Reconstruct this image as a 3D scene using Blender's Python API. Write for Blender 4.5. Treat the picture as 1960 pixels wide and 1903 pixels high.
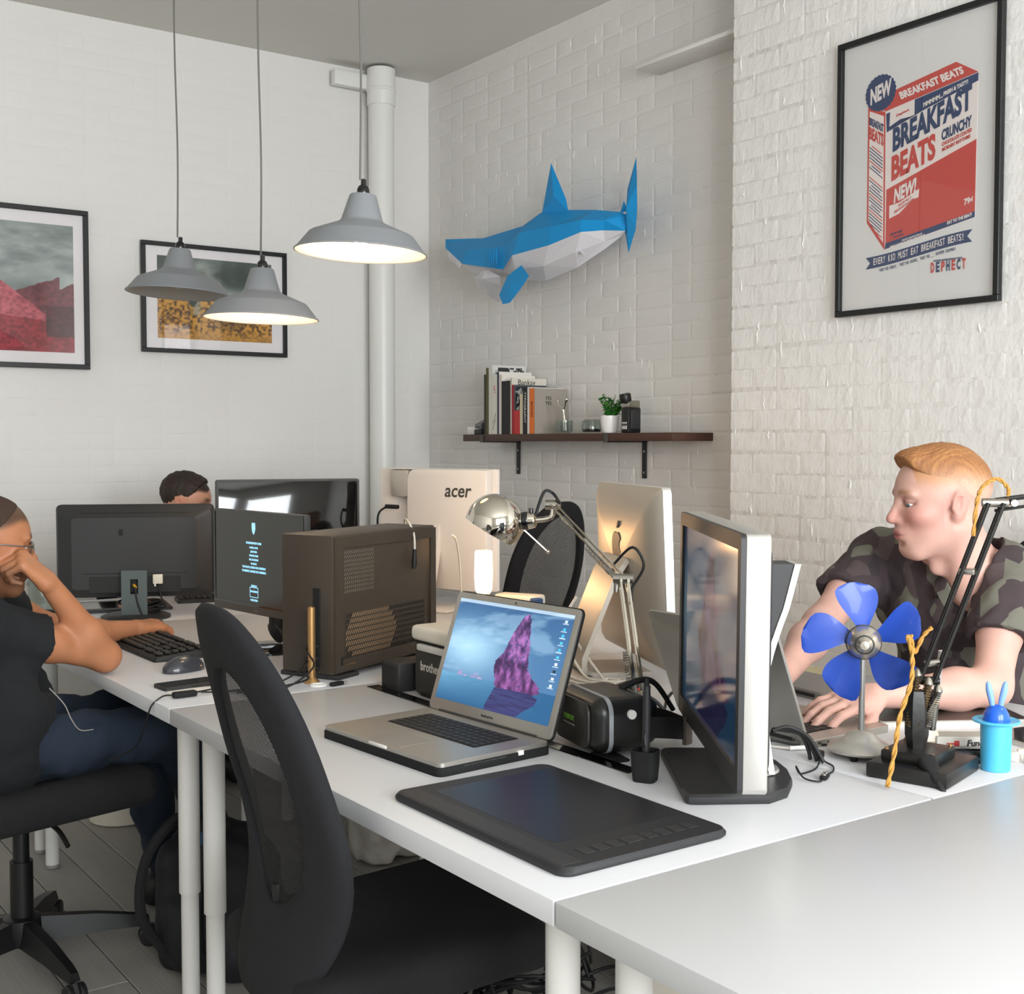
import bpy, bmesh, math, random
import numpy as np
from mathutils import Matrix, Vector, Euler
rnd = random.Random(7)
for o in list(bpy.data.objects): bpy.data.objects.remove(o)
scene = bpy.context.scene
C = scene.collection
R = math.radians

# ------------------------------------------------------------------ camera
cam_d = bpy.data.cameras.new('camera'); cam = bpy.data.objects.new('camera', cam_d); C.objects.link(cam)
cam.location = (0, 0, 1.33); cam.rotation_euler = (R(90 - 2.52), 0, R(-35.35))
cam_d.sensor_fit = 'HORIZONTAL'; cam_d.sensor_width = 36; cam_d.lens = 36 * 2360 / 1960
cam_d.clip_start = 0.02
scene.camera = cam
# ------------------------------------------------------------------ world, daylight, exposure
w = bpy.data.worlds.new('world'); scene.world = w; w.use_nodes = True
bg = w.node_tree.nodes['Background']; bg.inputs[0].default_value = (0.82, 0.9, 1.0, 1); bg.inputs[1].default_value = 1.6
def area(name, loc, rot, sx, sy, power, col):
    d = bpy.data.lights.new(name, 'AREA'); d.shape = 'RECTANGLE'; d.size = sx; d.size_y = sy; d.energy = power; d.color = col
    o = bpy.data.objects.new(name, d); C.objects.link(o); o.location = loc; o.rotation_euler = rot
    return o
for i, (x0, x1) in enumerate(((-0.75, 0.65), (0.95, 2.35))):      # daylight in the two windows behind the camera
    area("window_daylight", ((x0 + x1) / 2, -2.16, 1.75), (R(-90), 0, R(180)), x1 - x0, 1.9, 148, (0.945, 0.98, 1.0))
vs = scene.view_settings
vs.view_transform = 'Standard'; vs.look = 'None'; vs.exposure = 0.14; vs.gamma = 1; vs.use_curve_mapping = False
scene.cycles.max_bounces = 8 if hasattr(scene, 'cycles') else 8

# ------------------------------------------------------------------ materials
def lin(c):
    if isinstance(c, str):
        c = [int(c[i:i + 2], 16) / 255 for i in (0, 2, 4)]
    return tuple(x / 12.92 if x <= 0.04045 else ((x + 0.055) / 1.055) ** 2.4 for x in c)
_m = {}
def mat(name, col='808080', rough=0.5, metal=0.0, bump=0.0, bscale=60, var=0.04, vscale=8, emit=None, estr=0, alpha=None, trans=0, coat=0, sss=0, attr=False, spec=0.5, stretch=None, ior=1.45):
    if name in _m: return _m[name]
    m = bpy.data.materials.new(name); m.use_nodes = True; nt = m.node_tree; N = nt.nodes; L = nt.links
    p = N['Principled BSDF']
    c = (*lin(col), 1)
    p.inputs['Roughness'].default_value = rough; p.inputs['Metallic'].default_value = metal
    p.inputs['Specular IOR Level'].default_value = spec; p.inputs['IOR'].default_value = ior
    p.inputs['Transmission Weight'].default_value = trans; p.inputs['Coat Weight'].default_value = coat
    if sss:
        p.inputs['Subsurface Weight'].default_value = sss; p.inputs['Subsurface Radius'].default_value = (0.012, 0.005, 0.003); p.inputs['Subsurface Scale'].default_value = 1
    tc = N.new('ShaderNodeTexCoord'); co = tc.outputs['Object']
    if stretch:
        mp = N.new('ShaderNodeMapping'); mp.inputs['Scale'].default_value = stretch; L.new(co, mp.inputs[0]); co = mp.outputs[0]
    if attr:
        a = N.new('ShaderNodeAttribute'); a.attribute_name = 'Col'; src = a.outputs['Color']
    else:
        r_ = N.new('ShaderNodeRGB'); r_.outputs[0].default_value = c; src = r_.outputs[0]
    if var:
        nz = N.new('ShaderNodeTexNoise'); nz.inputs['Scale'].default_value = vscale; nz.inputs['Detail'].default_value = 4; L.new(co, nz.inputs['Vector'])
        mr = N.new('ShaderNodeMapRange'); mr.inputs[3].default_value = 1 - var * 2; mr.inputs[4].default_value = 1 + var * 2; L.new(nz.outputs[0], mr.inputs[0])
        mx = N.new('ShaderNodeVectorMath'); mx.operation = 'SCALE'; L.new(src, mx.inputs[0]); L.new(mr.outputs[0], mx.inputs['Scale']); src = mx.outputs[0]
    L.new(src, p.inputs['Base Color'])
    if emit is not None:
        if emit == 'attr': L.new(src, p.inputs['Emission Color'])
        else: p.inputs['Emission Color'].default_value = (*lin(emit), 1)
        p.inputs['Emission Strength'].default_value = estr
    if bump:
        n2 = N.new('ShaderNodeTexNoise'); n2.inputs['Scale'].default_value = bscale; n2.inputs['Detail'].default_value = 5; L.new(co, n2.inputs['Vector'])
        b = N.new('ShaderNodeBump'); b.inputs['Strength'].default_value = 1.0; b.inputs['Distance'].default_value = bump; L.new(n2.outputs[0], b.inputs['Height']); L.new(b.outputs[0], p.inputs['Normal'])
    m['_nodes'] = 1
    _m[name] = m
    return m
def mesh_fabric(name, col, scale, openness):
    """woven see-through fabric: small holes in object space"""
    m = mat(name, col, 0.75, bump=0)
    nt = m.node_tree; N = nt.nodes; L = nt.links; p = N['Principled BSDF']; out = N['Material Output']
    uv = N.new('ShaderNodeUVMap'); sx = N.new('ShaderNodeSeparateXYZ'); L.new(uv.outputs[0], sx.inputs[0])
    def band(o):
        a = N.new('ShaderNodeMath'); a.operation = 'MULTIPLY'; a.inputs[1].default_value = scale; L.new(o, a.inputs[0])
        f = N.new('ShaderNodeMath'); f.operation = 'FRACT'; L.new(a.outputs[0], f.inputs[0])
        g = N.new('ShaderNodeMath'); g.operation = 'LESS_THAN'; g.inputs[1].default_value = openness; L.new(f.outputs[0], g.inputs[0]); return g.outputs[0]
    mu = N.new('ShaderNodeMath'); mu.operation = 'MULTIPLY'; L.new(band(sx.outputs[0]), mu.inputs[0]); L.new(band(sx.outputs[1]), mu.inputs[1])
    tr = N.new('ShaderNodeBsdfTransparent'); mix = N.new('ShaderNodeMixShader'); L.new(mu.outputs[0], mix.inputs[0]); L.new(p.outputs[0], mix.inputs[1]); L.new(tr.outputs[0], mix.inputs[2]); L.new(mix.outputs[0], out.inputs[0])
    return m

def thin_glass(name, tint='FEFEFE', refl=.09, rough=.02):
    if name in _m: return _m[name]
    m = bpy.data.materials.new(name); m.use_nodes = True; nt = m.node_tree; N = nt.nodes; L = nt.links
    N.remove(N['Principled BSDF'])
    tr = N.new('ShaderNodeBsdfTransparent'); tr.inputs[0].default_value = (*lin(tint), 1)
    gl = N.new('ShaderNodeBsdfGlossy'); gl.inputs['Roughness'].default_value = rough
    fr = N.new('ShaderNodeLayerWeight'); fr.inputs[0].default_value = .25
    ma = N.new('ShaderNodeMath'); ma.operation = 'MULTIPLY_ADD'; ma.inputs[1].default_value = .28; ma.inputs[2].default_value = refl * .3; L.new(fr.outputs['Fresnel'], ma.inputs[0])
    mx = N.new('ShaderNodeMixShader'); L.new(ma.outputs[0], mx.inputs[0]); L.new(tr.outputs[0], mx.inputs[1]); L.new(gl.outputs[0], mx.inputs[2]); L.new(mx.outputs[0], N['Material Output'].inputs[0])
    _m[name] = m; return m
# ------------------------------------------------------------------ geometry helpers
def catmull(pts, n=8):
    P = [Vector(p) for p in pts]
    if len(P) < 3: return P
    out = []
    for i in range(len(P) - 1):
        p0, p1, p2, p3 = P[max(i - 1, 0)], P[i], P[i + 1], P[min(i + 2, len(P) - 1)]
        for k in range(n):
            t = k / n
            out.append(0.5 * ((2 * p1) + (p2 - p0) * t + (2 * p0 - 5 * p1 + 4 * p2 - p3) * t * t + (3 * p1 - p0 - 3 * p2 + p3) * t ** 3))
    out.append(P[-1]); return out
def rrect(w, h, r, n=5, cx=0, cy=0):
    out = []
    for sx, sy, a0 in ((1, 1, 0), (-1, 1, 90), (-1, -1, 180), (1, -1, 270)):
        for k in range(n + 1):
            a = R(a0 + 90 * k / n); out.append((cx + sx * (w / 2 - r) + r * math.cos(a), cy + sy * (h / 2 - r) + r * math.sin(a)))
    return out
def circ(r, n=24, cx=0, cy=0, ry=None): return [(cx + r * math.cos(2 * math.pi * k / n), cy + (ry or r) * math.sin(2 * math.pi * k / n)) for k in range(n)]
def slab(w_, d_, x, y, r, z0, z1_, b):
    pl = rrect(w_, d_, r, 5)
    return G().ring_loft([[(px + x, py + y, z0) for px, py in pl], [(px + x, py + y, z1_ - b) for px, py in pl], [(px * (1 - 2 * b / w_) + x, py * (1 - 2 * b / d_) + y, z1_) for px, py in pl]])
class G:
    def __init__(s): s.v = []; s.f = []
    def add(s, vs, fs, M=None):
        o = len(s.v)
        s.v += [tuple(M @ Vector(p)) if M else tuple(p) for p in vs]
        s.f += [tuple(i + o for i in f) for f in fs]; return s
    def box(s, c, sz, b=0.0, seg=2, M=None):
        x, y, z = (q / 2 for q in sz); cx, cy, cz = c
        if not b:
            vs = [(cx + sx * x, cy + sy * y, cz + sz_ * z) for sx in (-1, 1) for sy in (-1, 1) for sz_ in (-1, 1)]
            return s.add(vs, [(0, 1, 3, 2), (4, 6, 7, 5), (0, 4, 5, 1), (2, 3, 7, 6), (0, 2, 6, 4), (1, 5, 7, 3)], M)
        bm = bmesh.new(); bmesh.ops.create_cube(bm, size=1)
        for v in bm.verts: v.co = (v.co.x * sz[0] + cx, v.co.y * sz[1] + cy, v.co.z * sz[2] + cz)
        bmesh.ops.bevel(bm, geom=bm.edges[:], offset=min(b, min(sz) * 0.49), segments=seg, affect='EDGES', profile=0.5)
        bm.verts.index_update()
        s.add([v.co[:] for v in bm.verts], [tuple(v.index for v in f.verts) for f in bm.faces], M); bm.free(); return s
    def ring_loft(s, rings, cap=True, closed=False, M=None):
        n = len(rings[0]); vs = [p for r in rings for p in r]; fs = []
        m = len(rings)
        for i in range(m if closed else m - 1):
            for j in range(n):
                a, b = i * n + j, i * n + (j + 1) % n; c, d = ((i + 1) % m) * n + (j + 1) % n, ((i + 1) % m) * n + j
                fs.append((a, b, c, d))
        if cap and not closed:
            fs.append(tuple(reversed(range(n)))); fs.append(tuple(range((m - 1) * n, m * n)))
        return s.add(vs, fs, M)
    def tube(s, pts, r, n=8, sm=0, cap=True, M=None):
        P = catmull(pts, sm) if sm else [Vector(p) for p in pts]
        rr = r if isinstance(r, (list, tuple)) else None
        rings = []; up = None
        for i, p in enumerate(P):
            t = (P[min(i + 1, len(P) - 1)] - P[max(i - 1, 0)]).normalized()
            if up is None: up = t.orthogonal().normalized()
            up = (up - t * up.dot(t)).normalized(); bi = t.cross(up)
            q = (rr[0] + (rr[-1] - rr[0]) * i / (len(P) - 1)) if rr and len(rr) != len(P) else (rr[i] if rr else r)
            rings.append([p + (up * math.cos(2 * math.pi * k / n) + bi * math.sin(2 * math.pi * k / n)) * q for k in range(n)])
        return s.ring_loft(rings, cap, M=M)
    def cyl(s, p0, p1, r0, r1=None, n=24, M=None): return s.tube([p0, p1], [r0, r0 if r1 is None else r1], n, M=M)
    def lathe(s, prof, n=32, c=(0, 0, 0), M=None, cap=True):
        rings = [[(c[0] + r * math.cos(2 * math.pi * k / n), c[1] + r * math.sin(2 * math.pi * k / n), c[2] + z) for k in range(n)] for r, z in prof]
        return s.ring_loft(rings, cap, M=M)
    def prism(s, poly, y0, y1, b=0, M=None):
        """outline in x,z extruded along y (front y0, back y1)"""
        if b:
            cx = sum(p[0] for p in poly) / len(poly); cz = sum(p[1] for p in poly) / len(poly)
            def ins(d):
                out = []; n = len(poly)
                for i in range(n):
                    a, p, q = Vector(poly[i - 1]), Vector(poly[i]), Vector(poly[(i + 1) % n])
                    t1 = (p - a); t2 = (q - p)
                    if t1.length < 1e-9: t1 = t2
                    if t2.length < 1e-9: t2 = t1
                    t1.normalize(); t2.normalize()
                    nn = Vector((-t1.y - t2.y, t1.x + t2.x)); nn = nn / max(nn.length_squared / 2, 0.6) if nn.length > 1e-6 else Vector((0, 0))
                    out.append((p.x + nn.x * d, p.y + nn.y * d))
                return out
            ar = sum(poly[i - 1][0] * poly[i][1] - poly[i][0] * poly[i - 1][1] for i in range(len(poly)))
            i2 = ins(b if ar > 0 else -b)
            rings = [[(x, y0, z) for x, z in i2], [(x, y0 + b * .3, z) for x, z in [((p[0] * .7 + q[0] * .3), (p[1] * .7 + q[1] * .3)) for p, q in zip(poly, i2)]], [(x, y0 + b, z) for x, z in poly], [(x, y1 - b, z) for x, z in poly], [(x, y1, z) for x, z in i2]]
            if ar < 0: rings = [list(r) for r in rings]
            return s.ring_loft(rings, True, M=M)
        return s.ring_loft([[(x, y0, z) for x, z in poly], [(x, y1, z) for x, z in poly]], True, M=M)
    def frame(s, outer, inner, y0, y1, M=None):
        n = len(outer)
        r = [[(x, y0, z) for x, z in inner], [(x, y0, z) for x, z in outer], [(x, y1, z) for x, z in outer], [(x, y1, z) for x, z in inner]]
        return s.ring_loft(r, False, closed=True, M=M)
    def ell(s, c, r, n=20, m=12, M=None):
        prof = [(max(math.sin(math.pi * k / m), 1e-4), -math.cos(math.pi * k / m)) for k in range(m + 1)]
        rings = [[(c[0] + r[0] * q * math.cos(2 * math.pi * k / n), c[1] + r[1] * q * math.sin(2 * math.pi * k / n), c[2] + r[2] * z) for k in range(n)] for q, z in prof]
        return s.ring_loft(rings, True, M=M)
def to_mesh(name, g, m=None, smooth=35, fixn=True):
    me = bpy.data.meshes.new(name)
    me.from_pydata(g.v, [], g.f)
    if fixn:
        bm = bmesh.new(); bm.from_mesh(me); bmesh.ops.recalc_face_normals(bm, faces=bm.faces[:]); bm.to_mesh(me); bm.free()
    if smooth:
        me.shade_smooth(); me.set_sharp_from_angle(angle=R(smooth))
    if m: me.materials.append(m)
    return me
def put(name, me, parent=None, loc=(0, 0, 0), rot=(0, 0, 0)):
    o = bpy.data.objects.new(name, me); C.objects.link(o)
    o.location = loc; o.rotation_euler = rot
    if parent: o.parent = parent
    return o
def part(name, g, m, parent=None, loc=(0, 0, 0), rot=(0, 0, 0), smooth=35, label=None):
    o = put(name, to_mesh(name, g, m, smooth), parent, loc, rot)
    if label: o['label'] = label
    return o
def tag(o, label, cat, group=None):
    o['label'] = label; o['category'] = cat
    if group: o['group'] = group
    return o
def thing(name, label, cat, loc=(0, 0, 0), rot=0, group=None):
    o = put(name, None, None, loc, rot if isinstance(rot, tuple) else (0, 0, rot))
    o.empty_display_size = 0.05
    return tag(o, label, cat, group)
def struct(name, g, m, parent=None, smooth=35):
    o = part(name, g, m, parent, smooth=smooth)
    if not parent: o['kind'] = 'structure'
    return o
def copy_tree(o, parent=None):
    c = o.copy(); C.objects.link(c); c.parent = parent
    for ch in o.children: copy_tree(ch, c)
    return c
def colored(me, cols):
    at = me.color_attributes.new('Col', 'FLOAT_COLOR', 'POINT')
    a = np.ones((len(me.vertices), 4), np.float32); a[:, :3] = cols; at.data.foreach_set('color', a.ravel())
def picture(name, w_, h_, nx, ny, fn, m, parent=None, loc=(0, 0, 0), rot=(0, 0, 0)):
    """flat print: grid in x,z facing -y; fn(u,v)->sRGB array, u right, v up in 0..1"""
    u, v = np.meshgrid(np.linspace(0, 1, nx + 1), np.linspace(0, 1, ny + 1))
    co = np.stack([(u - .5) * w_, 0 * u, (v - .5) * h_], -1).reshape(-1, 3)
    i = np.arange(nx * ny); r_, c_ = i // nx, i % nx; a = r_ * (nx + 1) + c_
    q = np.stack([a, a + 1, a + nx + 2, a + nx + 1], -1)
    me = np_mesh(name, co, q, m, False)
    s = np.clip(fn(u.ravel(), v.ravel()), 0, 1)
    colored(me, np.where(s <= .04045, s / 12.92, ((s + .055) / 1.055) ** 2.4))
    return put(name, me, parent, loc, rot)
def np_mesh(name, v, q, m=None, smooth=True):
    me = bpy.data.meshes.new(name); k = q.shape[1]
    me.vertices.add(len(v)); me.vertices.foreach_set('co', np.asarray(v, np.float32).ravel())
    me.loops.add(q.size); me.loops.foreach_set('vertex_index', q.astype(np.int32).ravel())
    me.polygons.add(len(q)); me.polygons.foreach_set('loop_start', np.arange(0, q.size, k, dtype=np.int32))
    try: me.polygons.foreach_set('loop_total', np.full(len(q), k, np.int32))
    except Exception: pass
    me.update(calc_edges=True); me.validate()
    if smooth: me.shade_smooth()
    if m: me.materials.append(m)
    return me
def text(name, s, size, m, parent=None, loc=(0, 0, 0), rot=(R(90), 0, 0), ext=0.0003, shear=0, align='CENTER', bold=0, sx=1.0, width=None, sp=1.0, slope=0.0, height=None):
    cu = bpy.data.curves.new(name, 'FONT'); cu.body = s; cu.size = size; cu.extrude = ext; cu.shear = shear; cu.align_x = align; cu.align_y = 'CENTER'; cu.offset = bold; cu.resolution_u = 3; cu.space_character = sp
    tmp = bpy.data.scenes.new('lettering'); o = bpy.data.objects.new(name, cu); tmp.collection.objects.link(o)
    with bpy.context.temp_override(scene=tmp, view_layer=tmp.view_layers[0]): dg = bpy.context.evaluated_depsgraph_get()
    me = bpy.data.meshes.new_from_object(o.evaluated_get(dg)); bpy.data.objects.remove(o); bpy.data.scenes.remove(tmp); bpy.data.curves.remove(cu); me.materials.clear(); me.materials.append(m)
    n = len(me.vertices); a = np.zeros(n * 3); me.vertices.foreach_get('co', a); a = a.reshape(-1, 3)
    if width: sx = width / max(a[:, 0].max() - a[:, 0].min(), 1e-6)
    if height: a[:, 1] *= height / max(a[:, 1].max() - a[:, 1].min(), 1e-6)
    a[:, 0] *= sx; a[:, 1] += slope * a[:, 0]; me.vertices.foreach_set('co', a.ravel()); me.update()
    return put(name, me, parent, loc, rot)
# value noise in numpy (for prints)
def vnoise(x, y, seed=0):
    xi, yi = np.floor(x).astype(int), np.floor(y).astype(int); xf, yf = x - xi, y - yi
    def h(a, b): return np.modf(np.abs(np.sin(a * 127.1 + b * 311.7 + seed * 74.7) * 43758.5453))[0]
    s = lambda t: t * t * (3 - 2 * t)
    u, v = s(xf), s(yf)
    return (h(xi, yi) * (1 - u) + h(xi + 1, yi) * u) * (1 - v) + (h(xi, yi + 1) * (1 - u) + h(xi + 1, yi + 1) * u) * v
def fbm(x, y, seed=0, o=4): return sum(vnoise(x * 2 ** k, y * 2 ** k, seed + k) * .5 ** (k + 1) for k in range(o))
# ------------------------------------------------------------------ implicit surfaces for soft, organic shapes
class S:
    def __init__(s, lo, hi, h):
        s.lo = np.array(lo, float); s.h = h; s.n = np.ceil((np.array(hi) - s.lo) / h).astype(int) + 1
        s.d = np.full(s.n, 0.2, np.float32); s.T = np.eye(4)
    def _sl(s, lo, hi):
        a = np.clip(np.floor((lo - s.lo) / s.h).astype(int), 0, s.n); b = np.clip(np.ceil((hi - s.lo) / s.h).astype(int) + 1, 0, s.n)
        if (b <= a).any(): return None, None
        sl = tuple(slice(i, j) for i, j in zip(a, b))
        g = np.stack(np.meshgrid(*[s.lo[i] + s.h * np.arange(a[i], b[i], dtype=np.float32) for i in range(3)], indexing='ij'), -1)
        return sl, g
    def frame(s, M): s.T = np.array(M, float); return s
    def w(s, p): return s.T[:3, :3] @ np.array(p, float) + s.T[:3, 3]
    def comb(s, sl, d, k, mode):
        a = s.d[sl]
        if mode == 'u':
            if k > 0:
                h = np.clip(.5 + .5 * (a - d) / k, 0, 1); s.d[sl] = a * (1 - h) + d * h - k * h * (1 - h)
            else: s.d[sl] = np.minimum(a, d)
        elif mode == 's':
            d = -d; h = np.clip(.5 - .5 * (a - d) / k, 0, 1) if k > 0 else (d > a)
            s.d[sl] = a * (1 - h) + d * h + k * h * (1 - h)
        else: s.d[sl] = np.maximum(a, d)
        return s
    def ell(s, c, r, rot=None, k=.02, mode='u'):
        c = s.w(c); Rm = s.T[:3, :3] @ (np.array(Euler(rot).to_matrix()) if rot is not None else np.eye(3)); r = np.array(r, float)
        e = max(r) + k + .03
        sl, g = s._sl(c - e, c + e)
        if sl is None: return s
        p = (g - c) @ Rm; k0 = np.sqrt(((p / r) ** 2).sum(-1)); k1 = np.sqrt(((p / r ** 2) ** 2).sum(-1))
        return s.comb(sl, k0 * (k0 - 1) / np.maximum(k1, 1e-6), k, mode)
    def cap(s, a, b, r0, r1=None, k=.02, mode='u'):
        a, b = s.w(a), s.w(b); r1 = r0 if r1 is None else r1; e = max(r0, r1) + k + .03
        sl, g = s._sl(np.minimum(a, b) - e, np.maximum(a, b) + e)
        if sl is None: return s
        ab = b - a; t = np.clip(((g - a) @ ab) / (ab @ ab), 0, 1)
        return s.comb(sl, np.sqrt(((g - a - t[..., None] * ab) ** 2).sum(-1)) - (r0 + (r1 - r0) * t), k, mode)
    def box(s, c, hs, r=.01, rot=None, k=.02, mode='u'):
        c = s.w(c); Rm = s.T[:3, :3] @ (np.array(Euler(rot).to_matrix()) if rot is not None else np.eye(3)); hs = np.array(hs, float) - r
        e = np.linalg.norm(hs) + r + k + .03
        sl, g = s._sl(c - e, c + e)
        if sl is None: return s
        q = np.abs((g - c) @ Rm) - hs
        return s.comb(sl, np.sqrt((np.maximum(q, 0) ** 2).sum(-1)) + np.minimum(q.max(-1), 0) - r, k, mode)
    def plane(s, p, n, k=0):
        """keep the side the normal points away from"""
        p = s.w(p); n = s.T[:3, :3] @ np.array(n, float); n = n / np.linalg.norm(n)
        sl, g = s._sl(s.lo, s.lo + s.h * s.n); d = ((g - p) @ n)
        if k: 
            a = s.d; h = np.clip(.5 - .5 * (a - d) / k, 0, 1); s.d = a * (1 - h) + d * h + k * h * (1 - h)
        else: s.d = np.maximum(s.d, d)
        return s
    def noise(s, amp, scale, seed=0, sc=(1, 1, 1)):
        sl, g = s._sl(s.lo, s.lo + s.h * s.n); g = g * scale * np.array(sc, np.float32)
        s.d = s.d + amp * (np.sin(g[..., 0] * 1.7 + 1.3 * np.sin(g[..., 1] * 1.1 + seed) + seed) * np.sin(g[..., 1] * 1.3 + 1.1 * np.sin(g[..., 2] * .9 + seed)) + .6 * np.sin(g[..., 2] * 2.1 + 1.7 * np.sin(g[..., 0] + seed * 2)) * np.sin(g[..., 1] * 2.3)).astype(np.float32)
        return s
    def mesh(s, name, m=None, col=None, relax=1):
        d = np.pad(s.d, 1, constant_values=.2); lo = s.lo - s.h
        n = np.array(d.shape) - 1
        ins = d < 0
        cnt = np.zeros(n, np.int8)
        for i in (0, 1):
            for j in (0, 1):
                for k in (0, 1): cnt += ins[i:n[0] + i, j:n[1] + j, k:n[2] + k]
        act = (cnt > 0) & (cnt < 8); idx = np.full(n, -1, np.int32); cells = np.argwhere(act); idx[act] = np.arange(len(cells))
        acc = np.zeros((len(cells), 3)); num = np.zeros(len(cells))
        cs = [(0, 0, 0), (1, 0, 0), (0, 1, 0), (1, 1, 0), (0, 0, 1), (1, 0, 1), (0, 1, 1), (1, 1, 1)]
        for a in cs:
            for ax in range(3):
                if a[ax]: continue
                b = list(a); b[ax] = 1
                da = d[cells[:, 0] + a[0], cells[:, 1] + a[1], cells[:, 2] + a[2]]; db = d[cells[:, 0] + b[0], cells[:, 1] + b[1], cells[:, 2] + b[2]]
                x = (da < 0) != (db < 0); t = np.where(x, da / np.where(x, da - db, 1), 0)
                pt = np.tile(np.array(a, float), (len(cells), 1)); pt[:, ax] = t
                acc[x] += pt[x]; num[x] += 1
        v = lo + s.h * (cells + acc / num[:, None])
        quads = []
        for ax in range(3):
            o1, o2 = [(1, 2), (2, 0), (0, 1)][ax]
            sh = [slice(1, n[i]) for i in range(3)]; sh[ax] = slice(0, n[ax])
            e1 = ins[tuple(sh)]
            sh2 = list(sh); sh2[ax] = slice(1, n[ax] + 1); e2 = ins[tuple(sh2)]
            for flip, msk in ((False, e1 & ~e2), (True, ~e1 & e2)):
                p = np.argwhere(msk)
                if not len(p): continue
                p = p + np.array([0 if i == ax else 1 for i in range(3)])
                def at(da, db):
                    q = p.copy(); q[:, o1] -= da; q[:, o2] -= db; return idx[q[:, 0], q[:, 1], q[:, 2]]
                f = np.stack([at(1, 1), at(0, 1), at(0, 0), at(1, 0)], -1)
                quads.append(f[:, ::-1] if flip else f)
        q = np.concatenate(quads)
        for _ in range(relax):
            a2 = np.zeros_like(v); c2 = np.zeros(len(v))
            for i in range(4):
                for j in ((i + 1) % 4, (i + 3) % 4): np.add.at(a2, q[:, i], v[q[:, j]]); np.add.at(c2, q[:, i], 1)
            v = v * .5 + .5 * a2 / c2[:, None]
        me = np_mesh(name, v, q, m)
        if col is not None:
            cl = np.clip(col(v), 0, 1); colored(me, np.where(cl <= .04045, cl / 12.92, ((cl + .055) / 1.055) ** 2.4))
        return me
def srgb(h): return np.array([int(h[i:i + 2], 16) / 255 for i in (0, 2, 4)])
def sstep(a, b, x): t = np.clip((x - a) / (b - a), 0, 1); return t * t * (3 - 2 * t)
# ================================================================== the room
XR, YB, ZC, XP, YP = 3.5, 5.706, 3.25, 3.3, 3.26
XL, YF = -2.4, -2.2
M_wall = mat('white_wall_paint', 'E3E1DD', 0.55, bump=0.0016, bscale=38, var=0.012, vscale=3)
M_wallr = mat('white_brick_paint', 'E2DFDB', 0.5, bump=0.0022, bscale=30, var=0.015, vscale=5)
M_wallp = mat('lumpy_white_paint', 'E6E4E1', 0.42, bump=0.0085, bscale=17, var=0.015, vscale=5, stretch=(1.0, 1.0, 0.62))
M_trim = mat('white_gloss_paint', 'E4E3DF', 0.35, var=0.01)
M_ceil = mat('ceiling_paint', 'D5D3CC', 0.8, var=0.02, vscale=2)
def cam_px(p):
    v = cam.matrix_world.inverted() @ Vector(p)
    if v.z > -0.1: return None
    return 980 + 2360 * v.x / -v.z, 951.5 - 2360 * v.y / -v.z, -v.z
cam.matrix_world = Matrix.Translation(cam.location) @ cam.rotation_euler.to_matrix().to_4x4()
def brick_mesh(w_, h_, proud, seed, m, bev):
    q = random.Random(seed); n = 4
    def loop(d, j, y):
        x, z = w_ / 2 - d, h_ / 2 - d; out = []
        cs = [(-x, -z), (x, -z), (x, z), (-x, z)]
        for i in range(4):
            a, b = cs[i], cs[(i + 1) % 4]
            for t in (0.06, 0.36, 0.66, 0.94):
                out.append((a[0] + (b[0] - a[0]) * t + q.uniform(-j, j), y + q.uniform(-.12, .12) * proud, a[1] + (b[1] - a[1]) * t + q.uniform(-j, j)))
        return out
    g = G(); a = loop(0, .0012, 0.0004); b = loop(bev * .45, .0014, -proud * .7); c = loop(bev, .0012, -proud)
    g.ring_loft([a, b, c], False)
    g.f.append(tuple(len(g.v) - 16 + i for i in range(16)))
    me = bpy.data.meshes.new('brick'); me.from_pydata(g.v, [], g.f); me.shade_smooth(); me.materials.append(m)
    return me
def brick_wall(wall, m, org, th, ulen, z0, z1, proud, bev, seed, skew=0.0012, gap=.0045):
    q = random.Random(seed)
    st = [brick_mesh(.225 - gap, .075 - gap, proud, seed * 50 + i, m, bev) for i in range(8)]
    hd = [brick_mesh(.1125 - gap, .075 - gap, proud, seed * 50 + 20 + i, m, bev) for i in range(6)]
    rows = []; n = int((z1 - z0) / .075)
    ux, uy = math.cos(th), math.sin(th)
    for r in range(n):
        u = 0.0; z = z0 + .0375 + r * .075; k = q.randrange(2)
        while u < ulen:
            head = (k % 2 == 0) if r % 2 else (q.random() < .25); k += 1
            if u == 0: head = r % 2 == 0
            L_ = .1125 if head else .225
            if u + L_ > .02 and u + L_ < ulen + .05:
                c = u + L_ / 2; p = (org[0] + ux * c, org[1] + uy * c, z + q.uniform(-skew, skew) * 2)
                px = cam_px(p); s_ = -1
                if px and -60 < px[0] < 2020 and -60 < px[1] < 1500: s_ = 1 / px[2] * (1 if not head else .7)
                rows.append((s_, p, q.choice(hd) if head else q.choice(st), q.uniform(-.35, .5) * proud, q.uniform(-.006, .006)))
            u += L_
    rows.sort(key=lambda t: -t[0])
    g = G()
    nx, ny = math.sin(th), -math.cos(th)
    for i, (s_, p, me, off, tw) in enumerate(rows):
        loc = (p[0] + nx * off, p[1] + ny * off, p[2])
        if i < 300 and s_ > 0:
            o = put('brick', me, wall, loc, (0, tw, th))
        else:
            T = Matrix.Translation(loc) @ Euler((0, tw, th)).to_matrix().to_4x4()
            g.add([v.co for v in me.vertices], [tuple(pl.vertices) for pl in me.polygons], T)
    if g.v:
        me = bpy.data.meshes.new('brick_courses'); me.from_pydata(g.v, [], g.f); me.shade_smooth(); me.materials.append(m)
        o = put('brick_courses', me, wall); o['kind'] = 'stuff'
T = 0.12
wall_back = struct('wall_back', G().box(((XL + XR) / 2, YB + T / 2, ZC / 2), (XR - XL + .4, T, ZC + .2)), M_wall)
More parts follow.
